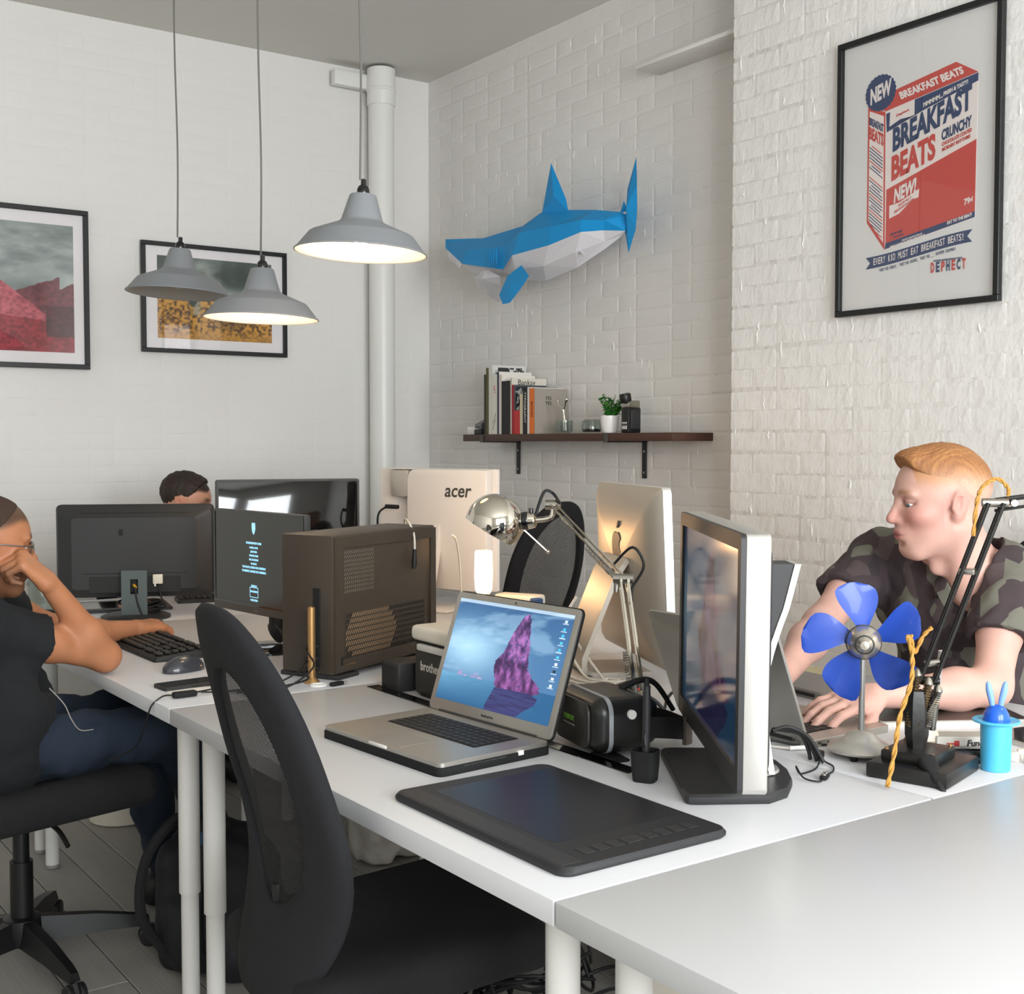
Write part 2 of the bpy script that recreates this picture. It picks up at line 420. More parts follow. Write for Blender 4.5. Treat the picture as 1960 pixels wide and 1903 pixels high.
wall_right = struct('wall_right', G().box((XR + T / 2, (YB + YF) / 2, ZC / 2), (T, YB - YF, ZC + .2)), M_wallr)
wall_left = struct('wall_left', G().box((XL - T / 2, (YB + YF) / 2, ZC / 2), (T, YB - YF, ZC + .2)), M_wall)
wall_pillar = struct('wall_pillar', G().box(((XP + XR) / 2 + .02, (YP + 1.0) / 2, ZC / 2), (XR - XP + .04, YP - 1.0, ZC + .1), .012, 3), M_wallp)
ceiling = struct('ceiling', G().box(((XL + XR) / 2, (YB + YF) / 2, ZC + .06), (XR - XL + .3, YB - YF + .3, .12)), M_ceil)
brick_wall(wall_back, M_wall, (-.9, YB), 0, 4.4, .02, 3.24, .0006, .007, 1)
brick_wall(wall_right, M_wallr, (XR, YB), R(-90), 2.5, .02, 3.24, .0017, .0085, 2, .002)
brick_wall(wall_pillar, M_wallp, (XP, YP - .004), R(-90), 2.2, .02, 3.24, .0006, .014, 3, .003, .0035)
# paint drips and ridges standing on the chimney breast and on the wall beside it
def drips(wall, m, X, y0, y1, n, seed, rr):
    q = random.Random(seed); g = G()
    for _ in range(n):
        y = q.uniform(y0, y1); z = q.uniform(.9, 3.15); L_ = q.uniform(.02, .065); r_ = q.uniform(*rr)
        pts = [(X + .001, y + q.uniform(-.004, .004), z - L_ * t + 0) for t in (0, .25, .5, .75, 1)]
        g.tube(pts, [r_ * .5, r_ * .8, r_, r_ * 1.1, r_ * .4], 6)
    o = part('paint_drips', g, m, wall); o['kind'] = 'stuff'
drips(wall_pillar, M_wallp, XP - .001, 1.9, 3.24, 120, 5, (.0015, .0035))
drips(wall_right, M_wallr, XR - .002, 3.5, 5.65, 110, 6, (.0018, .0036))
# front wall with the two window openings (behind the camera)
wins = ((-0.75, 0.65), (0.95, 2.35)); zs, zt = 0.8, 2.7
gf = G(); yy = YF - T / 2
gf.box(((XL + wins[0][0]) / 2, yy, ZC / 2), (wins[0][0] - XL, T, ZC + .2))
gf.box(((wins[0][1] + wins[1][0]) / 2, yy, ZC / 2), (wins[1][0] - wins[0][1], T, ZC + .2))
gf.box(((wins[1][1] + XR) / 2, yy, ZC / 2), (XR - wins[1][1], T, ZC + .2))
for a, b in wins:
    gf.box(((a + b) / 2, yy, zs / 2), (b - a, T, zs)); gf.box(((a + b) / 2, yy, (zt + ZC) / 2 + .05), (b - a, T, ZC - zt + .1))
struct('wall_front', gf, M_wall)
M_glass = mat('window_glass', 'F4F8FA', 0.02, trans=1.0, var=0)
for i, (a, b) in enumerate(wins):
    wo = put('window_%d' % (i + 1), None, None, ((a + b) / 2, YF, zs)); wo['kind'] = 'structure'
    W_, H_ = b - a, zt - zs
    part('window_frame', G().frame([(-W_ / 2, 0), (W_ / 2, 0), (W_ / 2, H_), (-W_ / 2, H_)], [(-W_ / 2 + .05, .05), (W_ / 2 - .05, .05), (W_ / 2 - .05, H_ - .05), (-W_ / 2 + .05, H_ - .05)], .0, .05), M_trim, wo)
    for k in (1, 2): part('glazing_bar', G().box((-W_ / 2 + W_ * k / 3, .02, H_ / 2), (.03, .03, H_ - .1)), M_trim, wo)
    part('glazing_bar', G().box((0, .02, H_ / 2), (W_ - .1, .03, .03)), M_trim, wo)
    part('pane', G().box((0, -.09, H_ / 2), (W_ - .02, .005, H_ - .02)), M_glass, wo)
    part('window_sill', G().box((0, .06, -.015), (W_ + .1, .16, .03), .004), M_trim, wo)
# floor: painted boards running away towards the back wall
M_floor = mat('floor_gap', '4A4843', 0.7)
floor = struct('floor', G().box(((XL + XR) / 2, (YB + YF) / 2, -.06), (XR - XL + .3, YB - YF + .3, .1)), M_floor)
M_planks = [mat('floor_board_%d' % i, c, 0.55, bump=.0012, bscale=18, var=.07, vscale=3, stretch=(6, .5, 1)) for i, c in enumerate(('98958E', '928F88', '9E9B94'))]
pm = {}
q = random.Random(4); x = XL
while x < XR:
    y = YF + q.uniform(-1.2, 0)
    while y < YB:
        L_ = q.choice((1.6, 2.1, 2.6)); y1 = min(y + L_, YB); y0 = max(y, YF)
        if y1 - y0 > .05:
            key = (round(y1 - y0, 2), q.randrange(3))
            if key not in pm: pm[key] = to_mesh('floor_board', G().box((0, 0, -.01), (.1365, key[0] - .003, .02), .0015, 1), M_planks[key[1]])
            put('floor_board', pm[key], floor, (min(x + .07, XR - .07), (y0 + y1) / 2, 0))
        y += L_
    x += .14
for nm, c, s_ in (('back', ((XL + XR) / 2, YB - .009, .05), (XR - XL, .018, .1)), ('right', (XR - .009, (YP + YB) / 2 + .02, .05), (.018, YB - YP - .06, .1)), ('left', (XL + .009, (YB + YF) / 2, .05), (.018, YB - YF - .04, .1))):
    struct('baseboard_' + nm, G().box(c, s_, .004), M_trim)
# boxed-in ledge high in the recess beside the chimney breast
t1 = struct('trim_1', G().box((3.435, 3.56, 2.86), (.15, .62, .018), .003), M_trim)
# downpipe in the corner
pr = thing('downpipe', 'white painted round downpipe running up the back wall beside the corner', 'pipe', (3.155, YB - .10, 0))
part('pipe', G().cyl((0, 0, 0), (0, 0, 3.24), .066, n=40), M_trim, pr)
part('socket_collar', G().lathe([(.066, 3.05), (.071, 3.052), (.073, 3.06), (.073, 3.235), (.066, 3.24)], 40), M_trim, pr)
part('collar_ring', G().lathe([(.073, 3.12), (.0765, 3.124), (.0765, 3.134), (.073, 3.138)], 40), M_trim, pr)
part('wall_bracket', G().box((-.15, .05, 3.17), (.20, .05, .075), .006), M_trim, pr); part('bracket_lug', G().box((.085, .06, 3.12), (.05, .05, .06), .006), M_trim, pr)
# ================================================================== desks
M_desk = mat('white_laminate', 'CBCBCD', 0.38, var=.006, bump=.00004, bscale=400)
M_leg = mat('white_powder_coat', 'D6D4D0', 0.4, var=.01)
M_foot = mat('grey_foot', '8E8C88', 0.6)
TZ = 0.735
def desk(label, x0, x1, y0, y1, legs):
    cx, cy = (x0 + x1) / 2, (y0 + y1) / 2
    t = thing('desk', label, 'desk', (cx, cy, 0), 0, 'white office desks pushed together')
    part('tabletop', G().box((0, 0, TZ - .0175), (x1 - x0, y1 - y0, .035), .0016, 2), M_desk, t)
    for (lx, ly) in legs:
        lg = part('leg', G().cyl((0, 0, .28), (0, 0, TZ - .035), .0245, n=28), M_leg, t, (lx - cx, ly - cy, 0))
        part('leg_extension', G().cyl((0, 0, .012), (0, 0, .285), .0205, n=28), M_leg, lg)
        part('foot', G().lathe([(.018, 0), (.021, .003), (.021, .012), (.017, .013)], 24), M_foot, lg)
        part('mounting_plate', G().box((0, 0, TZ - .0375), (.09, .09, .005)), M_foot, lg)
    return t
XA0, XA1, XB0, XB1 = 0.957, 1.752, 1.757, 2.552
Y0, Y1, Y2, Y3, Y4 = 0.50, 1.252, 1.257, 2.672, 2.678
desk('white desk in the middle of the row carrying the open laptop and drawing tablet', XA0, XA1, Y2, Y3, [(1.03, 1.33), (1.03, 2.60), (1.68, 1.33), (1.68, 2.60)])
desk('bare white desk set crosswise nearest the camera', XA0, 2.48, Y0, Y1, [(1.03, 1.18), (2.40, 1.18), (1.03, .58), (2.40, .58)])
desk('white desk where the man in glasses rests his elbow', XA0, XA1, Y4, 4.02, [(1.03, 2.755), (1.03, 3.94), (1.68, 2.755), (1.68, 3.94)])
desk('white desk set crosswise at the far end under the turned black monitor', XA0, 2.48, 4.026, 4.712, [(1.03, 4.63), (2.40, 4.63), (2.40, 4.11), (1.04, 4.11)])
desk('white desk in front of the red-haired man', XB0, XB1, Y2, Y3, [(1.83, 1.33), (2.48, 1.33), (1.83, 2.60), (2.48, 2.60)])
desk('white desk under the white all-in-one computer and lit glass lamp', XB0, XB1, Y4, 4.02, [(1.83, 2.755), (2.48, 2.755), (1.83, 3.94), (2.48, 3.94)])
# ================================================================== office chairs
M_blackfab = mat('black_fabric', '17171A', 0.92, bump=.0006, bscale=900, var=.05, vscale=30)
M_seatfab = mat('black_seat_fabric', '141416', 0.95, bump=.0008, bscale=700, var=.05, vscale=30)
M_blkplastic = mat('black_plastic', '161617', 0.45, bump=.0001, bscale=500)
M_blkmetal = mat('black_metal', '121213', 0.4, var=.02)
M_rim = mat('grey_caster_rim', '77766F', 0.5)
M_net = mesh_fabric('black_mesh_weave', '141416', 330, 0.42)
M_net2 = mesh_fabric('black_mesh_weave_fine', '141416', 260, 0.55)
def chair_back(parent, prof, zc, hw, hh, win=(.66, .70), wc=0.06, net=M_net, curve=.05, thick=.014):
    """prof(z) -> x of the back's mid line; outline is a rounded egg; x forward, z up, y across"""
    n = 72
    def P(yn, zn, off=0.0):
        z = zc + zn * hh; y = yn * hw
        x = prof(z) + curve * (yn * hw / .23) ** 2
        e = .004; nx = Vector((1, 0, -(prof(z + e) - prof(z - e)) / (2 * e))).normalized()
        return Vector((x, y, z)) + nx * off
    def outline(a):
        c, s_ = math.cos(a), math.sin(a)
        w_ = 1.0 if s_ >= 0 else 1.0
        yn = math.copysign(abs(c) ** .72, c); zn = math.copysign(abs(s_) ** .80, s_)
        yn *= 1 - .20 * max(zn, 0) ** 2 - .03 * max(-zn, 0) ** 1.5
        return yn, zn
    rings = []; edge = []
    for k in range(n):
        a = 2 * math.pi * k / n; yo, zo = outline(a)
        yi, zi = math.cos(a) * win[0], math.sin(a) * win[1] + wc
        sec = []
        for t, off in ((0, -.003), (.04, -thick * .8), (.3, -thick), (.75, -thick), (.95, -thick * .7), (1, 0), (.95, thick * .7), (.75, thick), (.3, thick), (.04, thick * .8), (0, .003)):
            sec.append(P(yi + (yo - yi) * t, zi + (zo - zi) * t, off))
        rings.append(sec); edge.append((yi, zi))
    part('back_frame', G().ring_loft(rings, False, closed=True), M_blackfab, parent, smooth=60)
    # mesh panel, with UVs in metres so that the weave has a true size
    vs, fs, uv = [], [], []
    m_ = 10
    for j in range(m_ + 1):
        for k in range(n):
            t = 1 - j / m_; yi, zi = edge[k]; y_, z_ = yi * t, (zi - wc) * t + wc
            vs.append(P(y_, z_)); uv.append((y_ * hw, z_ * hh))
    for j in range(m_):
        for k in range(n): fs.append((j * n + k, j * n + (k + 1) % n, (j + 1) * n + (k + 1) % n, (j + 1) * n + k))
    me = bpy.data.meshes.new('mesh_panel'); me.from_pydata([tuple(v) for v in vs], [], fs); me.shade_smooth()
    ul = me.uv_layers.new(name='UVMap')
    for lp in me.loops: ul.data[lp.index].uv = uv[lp.vertex_index]
    me.materials.append(net); put('mesh_panel', me, parent)
    return P
seat_cache = {}
def seat_mesh(w_, d_, th):
    key = (w_, d_, th)
    if key not in seat_cache:
        s = S((-d_ / 2 - .05, -w_ / 2 - .05, -.12), (d_ / 2 + .06, w_ / 2 + .05, .08), .008)
        s.box((0, 0, 0), (d_ / 2, w_ / 2, th / 2), th * .42, k=0)
        s.ell((d_ / 2 - .03, 0, -.01), (.06, w_ / 2 * .93, th * .52), k=.03)
        s.ell((-.02, 0, .10), (d_ * .42, w_ * .40, .075), k=.03, mode='s')
        seat_cache[key] = s.mesh('seat', M_seatfab, relax=2)
    return seat_cache[key]
def star_base(t, rot=0.0, r_=.30, legs=5):
    part('column', G().cyl((0, 0, .10), (0, 0, .27), .028, n=24).cyl((0, 0, .25), (0, 0, .41), .020, n=24), M_blkmetal, t)
    part('hub', G().lathe([(.03, .055), (.046, .06), (.05, .09), (.046, .125), (.03, .13)], 24), M_blkmetal, t)
    for k in range(legs):
        a = rot + 2 * math.pi * k / legs; d = Vector((math.cos(a), math.sin(a), 0)); s_ = Vector((-d.y, d.x, 0))
        def sec(r, w_, z0, z1): 
            c = d * r; return [c - s_ * w_ * .6 + Vector((0, 0, z1)), c + s_ * w_ * .6 + Vector((0, 0, z1)), c + s_ * w_ + Vector((0, 0, z0)), c - s_ * w_ + Vector((0, 0, z0))]
        lg = part('base_leg', G().ring_loft([sec(.03, .024, .06, .125), sec(r_ * .6, .021, .062, .108), sec(r_ - .02, .017, .058, .088), sec(r_ + .012, .015, .056, .078)]), M_blkmetal, t, smooth=25)
        e = d * r_
        def wheel(sd):
            Mx = Matrix.Translation(e + s_ * sd + d * .012 + Vector((0, 0, .026))) @ Euler((R(90), 0, a)).to_matrix().to_4x4()
            return G().lathe([(.018, -.009), (.024, -.008), (.026, -.003), (.026, .004), (.022, .009)], 22, M=Mx), G().lathe([(.0235, -.0095), (.0250, -.0092), (.0255, -.0085), (.0230, -.0088)], 22, M=Mx)
        cs = part('caster', G().cyl(e + Vector((0, 0, .03)), e + Vector((0, 0, .075)), .007, n=10).tube([e + d * .012 + Vector((0, 0, .05)), e + d * .026 + Vector((0, 0, .035)), e + d * .026 + Vector((0, 0, .022))], .012, 8), M_blkplastic, lg)
        for sd in (-.014, .014):
            a_, b_ = wheel(sd); part('wheel', a_, M_blkplastic, lg); part('wheel_rim', b_, M_rim, lg)
def lever(t, side=-1):
    part('lever', G().tube([(0.02, side * .05, .405), (.02, side * .16, .40), (.03, side * .20, .385), (.035, side * .24, .36)], .006, 8, sm=4), M_blkmetal, t)
def office_chair(label, loc, ang, prof, zc, hw, hh, seat=(.44, .45, .085), zseat=.465, base_rot=.3, xs=0.02, **kw):
    t = thing('office_chair', label, 'chair', (*loc, 0), R(ang), 'black office chairs')
    put('seat', seat_mesh(*seat), t, (xs, 0, zseat), (0, R(-3), 0))
    part('seat_plate', G().box((0, 0, zseat - .055), (.26, .22, .03), .008), M_blkplastic, t)
    P = chair_back(t, prof, zc, hw, hh, **kw)
    zb = zc - hh * .55
    part('back_bracket', G().tube([(-.06, 0, zseat - .06), (-.18, 0, zseat - .07), (prof(zb) + .012, 0, zb - .08), (prof(zb) + .004, 0, zb + .04)], [.016, .018, .014, .010], 10, sm=5), M_blkplastic, t)
    star_base(t, base_rot); lever(t)
    return t
def prof_front(z):     # curved back: lumbar bulge forward, top leaning away
    t = (z - .62) / .45
    return -.215 + .035 * math.exp(-((z - .60) / .14) ** 2) - .045 * max(z - .72, 0) / .33 - .025 * max(z - .72, 0) ** 2 / .1 - .10 * max(.50 - z, 0)
FRONT = office_chair('black mesh-backed office chair in the foreground, pushed under the middle desk', (1.04, 1.885), -3, prof_front, .735, .212, .335, zseat=.455, base_rot=.5, win=(.64, .60), wc=.08)
office_chair('black office chair the man in glasses sits on', (.77, 3.24), 4, lambda z: -.27 - .15 * (z - .5), .78, .23, .30, seat=(.50, .50, .095), zseat=.455, base_rot=-.25, net=M_net2)
def prof_c(z): return -.20 - .16 * (z - .55) + .03 * math.exp(-((z - .62) / .15) ** 2)
office_chair('black mesh-backed office chair standing empty behind the chrome desk lamp', (2.83, 4.02), 104, prof_c, .80, .225, .305, base_rot=.1, net=M_net2, win=(.76, .80), wc=.02)
office_chair('black office chair the red-haired man sits on', (2.83, 1.84), 178, lambda z: -.24 - .12 * (z - .5), .80, .23, .30, base_rot=.6, net=M_net2)
# ================================================================== things on the desks
M_silver = mat('bead_blasted_aluminium', 'B9B5AE', 0.38, metal=.85, var=.02, vscale=20)
M_silver2 = mat('light_aluminium', 'C9C7C2', 0.36, metal=.7, var=.02)
M_chrome = mat('polished_chrome', 'D8D2C6', 0.06, metal=1, var=0)
M_steel = mat('brushed_steel', 'A8A49C', 0.28, metal=1, var=.03)
M_dark = mat('dark_grey_plastic', '2A2A2B', 0.5, var=.03, bump=.00008, bscale=700)
M_dark2 = mat('charcoal_plastic', '35332F', 0.55, var=.03, bump=.0001, bscale=700)
M_gloss = mat('glossy_black', '08080A', 0.08, var=0, coat=.5)
M_white = mat('white_plastic', 'E6E3DE', 0.38, var=.01)
M_cream = mat('cream_plastic', 'DDD5C6', 0.42, var=.01)
M_key = mat('black_key', '1B1A1A', 0.5, var=.02)
M_keygap = mat('key_well', '0D0D0D', 0.7)
M_rubber = mat('black_rubber', '111112', 0.8)
M_cable = mat('black_cable', '131314', 0.55, var=.02)
M_wcable = mat('white_cable', 'D6D0C4', 0.45, var=.02)
M_red = mat('red_print', 'B8393A', 0.5)
M_navy = mat('navy_print', '2C3B5E', 0.55)
M_ink = mat('black_print', '2B2A29', 0.6)
M_print = mat('flat_print', attr=True, rough=.55, var=0)
M_screen = mat('lit_screen', attr=True, rough=.12, var=0, emit='attr', estr=.75)
M_screen2 = mat('lit_screen_dim', attr=True, rough=.10, var=0, emit='attr', estr=.35)
M_cyan = mat('cyan_screen_text', '9FD0E6', .5, emit='8CC6E2', estr=.9, var=0)
M_paper = mat('white_paper', 'E8E5DF', .8, var=.01)
M_brass = mat('brass_tube', 'B08A5A', .38, metal=.75, var=.05, vscale=30)
def inpoly(u, v, poly):
    c = np.zeros(u.shape, bool); n = len(poly)
    for i in range(n):
        (x1, y1), (x2, y2) = poly[i], poly[(i + 1) % n]
        if y1 == y2: continue
        c ^= ((y1 > v) != (y2 > v)) & (u < (x2 - x1) * (v - y1) / (y2 - y1) + x1)
    return c
def mixc(a, b, t): t = np.asarray(t)[..., None]; return a * (1 - t) + b * t
def wallpaper(u, v, icons=True):
    d = fbm(u * 3 + v * 2.2, v * 7 - u * 2, 3)
    glow = np.exp(-((u - .18) / .35) ** 2 - ((v - .55) / .26) ** 2)
    c = mixc(srgb('37608C'), srgb('9CC3DA'), np.clip(glow * .9 + .18 * (1 - v), 0, 1))
    c = mixc(c, srgb('24466F'), np.clip((v - .72) * 1.9, 0, .75) * (.6 + .6 * d))
    c = mixc(c, srgb('B9D3E2'), np.clip((d - .52) * 2.4, 0, .35) * (v > .3))
    sea = v < .27
    s = mixc(srgb('23557F'), srgb('6FA6C6'), np.clip(1 - u * 1.1 + .25 * (fbm(u * 9, v * 60, 8) - .5), 0, 1) * np.clip(v * 3.2, 0, 1))
    c = np.where(sea[..., None], s, c)
    for x0, h_, w_ in ((.17, .05, .03), (.22, .022, .02), (.31, .06, .05), (.36, .02, .02)):
        q_ = (np.abs(u - x0) < w_) & (v >= .262) & (v < .268 + h_ * (1 - np.abs(u - x0) / w_) * (.6 + .6 * vnoise(u * 90, v * 30, 5)))
        c = np.where(q_[..., None], mixc(srgb('5E7FA8'), srgb('A98FB5'), vnoise(u * 80, v * 80, 2)), c)
    rock = [(.50, .225), (.455, .40), (.45, .46), (.50, .55), (.53, .68), (.56, .80), (.60, .91), (.635, .945), (.665, .90), (.69, .72), (.715, .60), (.735, .45), (.78, .385), (.855, .31), (.868, .25), (.80, .215), (.6, .22)]
    wob = .012 * (vnoise(u * 60, v * 60, 11) - .5)
    inr = inpoly(u + wob, v + wob, rock)
    t = fbm(u * 34 + 3 * v, v * 13, 21, 5); t2 = fbm(u * 70, v * 40, 25, 4)
    rc = mixc(srgb('2E1B42'), srgb('A068AC'), np.clip((t - .26) * 2.0 + .25 * (v - .5), 0, 1)); rc = mixc(rc, srgb('8E2F74'), np.clip((.55 - v) * 1.6, 0, .6) * t2); rc = mixc(rc, srgb('2A3463'), np.clip((t2 - .55) * 4, 0, .8))
    c = np.where(inr[..., None], rc, c)
    refl = inpoly(u, .46 - v * 1.05, [(p[0], p[1]) for p in rock]) & (v < .235)
    c = np.where(refl[..., None], mixc(srgb('221C47'), srgb('3F4A80'), fbm(u * 10, v * 90, 5)), c)
    if icons:
        c = np.where((v > .968)[..., None], mixc(c, srgb('BFD0DE'), .75 + 0 * v), c)
        for i, vv in enumerate((.93, .86, .80, .735, .67, .605, .54, .475, .41, .345)):
            q_ = (np.abs(u - .945) < .011) & (np.abs(v - vv) < .012); c = np.where(q_[..., None], srgb(('B7C7D0', '3FA9CF', '3FA9CF', '46B4D2', '3FA9CF', '46B4D2', 'D4DCE0', '15222E', 'D9DFE2', 'D0D8DC')[i]), c)
            q_ = (np.abs(u - .945) < .024) & (np.abs(v - vv + .022) < .004); c = np.where(q_[..., None], srgb('AFC4D2'), c)
    return c
# ---------------------------------------------------------------- laptops
def laptop(label, hinge, yaw, W_, D_, tilt, cased, wall=None, keys=True, name='laptop'):
    t = thing(name, label, 'laptop', (*hinge, TZ), R(yaw))
    zb = .0
    if cased:
        part('hard_case', slab(W_ + .006, D_ + .006, 0, -D_ / 2, .016, 0, .0165, .002), M_rubber, t)
        zb = .0165
    hh = .008 if cased else .015
    z1 = zb + hh
    def slab3(w_, d_, y, r, z0, z1_, b): return slab(w_, d_, 0, y, r, z0, z1_, b)
    t_deck = part('deck', slab3(W_, D_, -D_ / 2, .012, zb, z1, .001), M_silver, t)
    kw, kd = W_ * .72, D_ * .40; ky = -D_ * .335
    kb = part('keyboard', slab3(kw + .006, kd + .006, ky, .004, z1 - .001, z1 + .0004, .0002), M_keygap, t)
    if keys:
        rows = 6; cols = 14; px, py = kw / cols, kd / rows
        km = to_mesh('key', G().box((0, 0, .0009), (px * .86, py * .84, .0018), .0006, 1), M_key); km2 = to_mesh('space_bar', G().box((0, 0, .0009), (px * 4.86, py * .84, .0018), .0006, 1), M_key)
        for r_ in range(rows):
            for c_ in range(cols):
                if r_ == 0 and 4 <= c_ <= 8:
                    if c_ == 6: put('key', km2, kb, (-kw / 2 + px * 6.5, ky - kd / 2 + py * .5, z1))
                    continue
                put('key', km, kb, (-kw / 2 + px * (c_ + .5), ky - kd / 2 + py * (r_ + .5), z1))
    part('trackpad', slab3(W_ * .27, D_ * .30, -D_ * .80, .004, z1 - .001, z1 + .0003, .0001), mat('trackpad_grey', 'A7A29A', .35, metal=.5), t)
    part('thumb_notch', G().box((0, -D_ + .001, z1 - .003), (.06, .006, .006), .002), M_white, t)
    part('hinge', G().cyl((-W_ * .40, .003, z1 - .001), (W_ * .40, .003, z1 - .001), .0055, n=14), M_dark, t)
    # lid: local frame of its own, leaning back
    lid = part('lid', G().prism(rrect(W_, D_ * .985, .012, 5, 0, D_ * .985 / 2), 0, .006, .001), M_silver, t, (0, .0, z1 + .001), (R(tilt), 0, 0))
    if cased: part('lid_case', G().prism(rrect(W_ + .006, D_ * .985 + .006, .015, 5, 0, D_ * .985 / 2), .0062, .0095, .001), M_rubber, lid)
    sw, sh = W_ * .925, D_ * .84
    if wall is not None: picture('screen', sw, sh, 420, 270, wall, M_screen, lid, (0, -.0006, D_ * .515))
    else: part('screen', G().box((0, -.0004, D_ * .515), (sw, .0008, sh)), M_gloss, lid)
    part('webcam', G().cyl((0, -.0008, D_ * .958), (0, .0005, D_ * .958), .0022, n=10), M_gloss, lid)
    return t, lid, z1
lp, lid, z1 = laptop('open silver laptop in a black hard case showing a purple sea rock on its screen', (1.395, 2.06), -85.5, .395, .262, -19, True, wallpaper)
text('maker_name', 'MacBook Pro', .007, M_ink, lid, (0, -.0008, .012))
part('usb_plug', G().box((.199, -.075, .0150), (.006, .013, .009), .001), M_white, lp)
part('card_slot', G().box((.1985, -.16, .0135), (.004, .1, .0025), .0005), M_silver2, lp)
part('power_lead', G().tube([(-.199, -.03, .012), (-.225, -.03, .010), (-.235, -.06, .007), (-.215, -.075, .006), (-.203, -.06, .008)], .0028, 8, sm=6), M_cable, lp)
lp2, lid2, _z = laptop('open silver laptop the red-haired man is typing on', (1.842, 1.782), 90, .365, .248, -22, False)
part('power_port', G().box((-.1825, -.03, .008), (.002, .010, .005), .001), M_ink, lp2); part('jack_port', G().cyl((-.1832, -.055, .008), (-.181, -.055, .008), .0022, n=10), M_ink, lp2)
# dark laptop far back, seen half edge-on
lp3, lid3, _ = laptop('small black open laptop between the far monitor and the white all-in-one computer', (2.36, 4.36), -66, .30, .21, -10, False, name='laptop')
for ch in [lp3] + list(lp3.children_recursive):
    if ch.type == 'MESH' and ch.name.split('.')[0] in ('deck', 'lid'): ch.data = ch.data.copy(); ch.data.materials[0] = M_dark
# ---------------------------------------------------------------- drawing tablet in front
t = thing('drawing_tablet', 'large black pen tablet with a glossy work area lying in front of the laptop', 'drawing tablet', (1.175, 1.54, TZ))
W_, D_ = .322, .472
M_tab = mat('tablet_soft_black', '252527', .55, var=.02, bump=.00004, bscale=900)
pl = rrect(W_, D_, .022, 6)
part('body', G().ring_loft([[(x * .98, y * .985, 0) for x, y in pl], [(x, y, .004) for x, y in pl], [(x, y, .008) for x, y in pl], [(x * .975, y * .985, .0135) for x, y in pl]]), M_tab, t)
part('work_area', G().prism(rrect(.252, .335, .004, 3, .025, .03), -.0137, -.0132, M=Matrix.Rotation(R(-90), 4, 'X')), mat('tablet_glass', '131318', .34, var=0), t)
M_tabb = mat('tablet_edge_strip', '2E2D2E', .5)
part('palm_strip', G().box((-.134, 0.0, .0134), (.036, .44, .0012), .0005, 1), M_tabb, t)
for k in range(8):
    part('express_key', G().box((-.085 + k * .027 + (.012 if k > 3 else 0), -.188, .0139), (.020, .026, .0012), .0005, 1), M_tabb, t)
part('touch_ring', G().lathe([(.0125, .0130), (.0125, .0148), (.011, .0150), (.004, .0146), (.001, .0145)], 30, c=(.0095, -.188, 0), cap=False), M_tabb, t)
t.location = (1.174, 1.543, TZ)
# pen holder
t = thing('pen_holder', 'small black pot holding an upright stylus beside the headset', 'pen holder', (1.434, 1.616, TZ), R(-60))
part('pot', G().ring_loft([[(x * s_, y * s_, z) for x, y in rrect(.047, .042, .012, 5)] for s_, z in ((.80, 0), (.86, .002), (.97, .030), (1, .055), (.93, .0555), (.86, .02), (.4, .018))]), M_rubber, t)
st = part('stylus', G().tube([(0, 0, .019), (.001, 0, .06), (.002, .001, .13), (.002, .001, .168)], [.0055, .0068, .0074, .0062], 14), M_dark, t)
part('stylus_tip', G().cyl((.002, .001, .168), (.0022, .001, .181), .0055, .0030, 14), M_rubber, st); part('side_switch', G().box((.0005, -.0066, .075), (.004, .003, .028), .001, 1), M_gloss, st)
# ---------------------------------------------------------------- big glossy-screened monitor in front
yaw = -124.7
nv = Vector((math.sin(R(yaw)), -math.cos(R(yaw)), 0))
t = thing('monitor', 'large monitor with silver side and black base, turned edge-on to the right of the tablet', 'monitor', (1.595, 1.518, TZ), R(yaw))
W_, H_ = .615, .40
mz = .057
def wp2(u, v): return mixc(wallpaper(np.clip(u * .8 + .2, 0, 1), v, False), srgb('15131A'), .45 + 0 * u)
head = part('housing', G().prism(rrect(W_, H_, .010, 4, 0, H_ / 2), -.121, -.083, .002), M_silver2, t, (0, .045, mz), (R(-.5), 0, 0))
part('bezel', G().frame(rrect(W_ - .002, H_ - .002, .009, 4, 0, H_ / 2), rrect(W_ - .05, H_ - .06, .001, 4, 0, H_ / 2 + .004), -.129, -.121), M_dark, head)
picture('screen', W_ - .048, H_ - .058, 120, 80, wp2, M_screen2, head, (0, -.1235, H_ / 2 + .004))
part('rear_cover', G().ring_loft([[(x * s_, y, .02 + (z - .02) * 1 + (1 - s_) * .18) for x, z in rrect(W_ - .02, H_ - .03, .02, 4, 0, H_ / 2)] if s_ == 1 else [(x * s_, y, H_ / 2 + (z - H_ / 2) * s_) for x, z in rrect(W_ - .02, H_ - .03, .02, 4, 0, H_ / 2)] for s_, y in ((1, -.083), (.93, -.074), (.75, -.064))]), M_dark, head)
part('vent_strip', G().box((0, -.0735, H_ - .045), (W_ * .7, .004, .012), .001), M_keygap, head)
base = part('base_plate', G().ring_loft([[(x * s_, y * s_ - .0, z) for x, y in [(-.15, -.140), (.15, -.140), (.158, -.134), (.160, -.12), (.155, .0), (.12, .038), (.06, .060), (0, .066), (-.06, .060), (-.12, .038), (-.155, .0), (-.160, -.12), (-.158, -.134)]] for s_, z in ((.985, 0), (1, .004), (1, .013), (.975, .0175))]), M_dark, t)
part('base_ring', G().lathe([(.0, .0176), (.050, .0176), (.048, .0215), (.036, .0225)], 36), M_silver2, t)
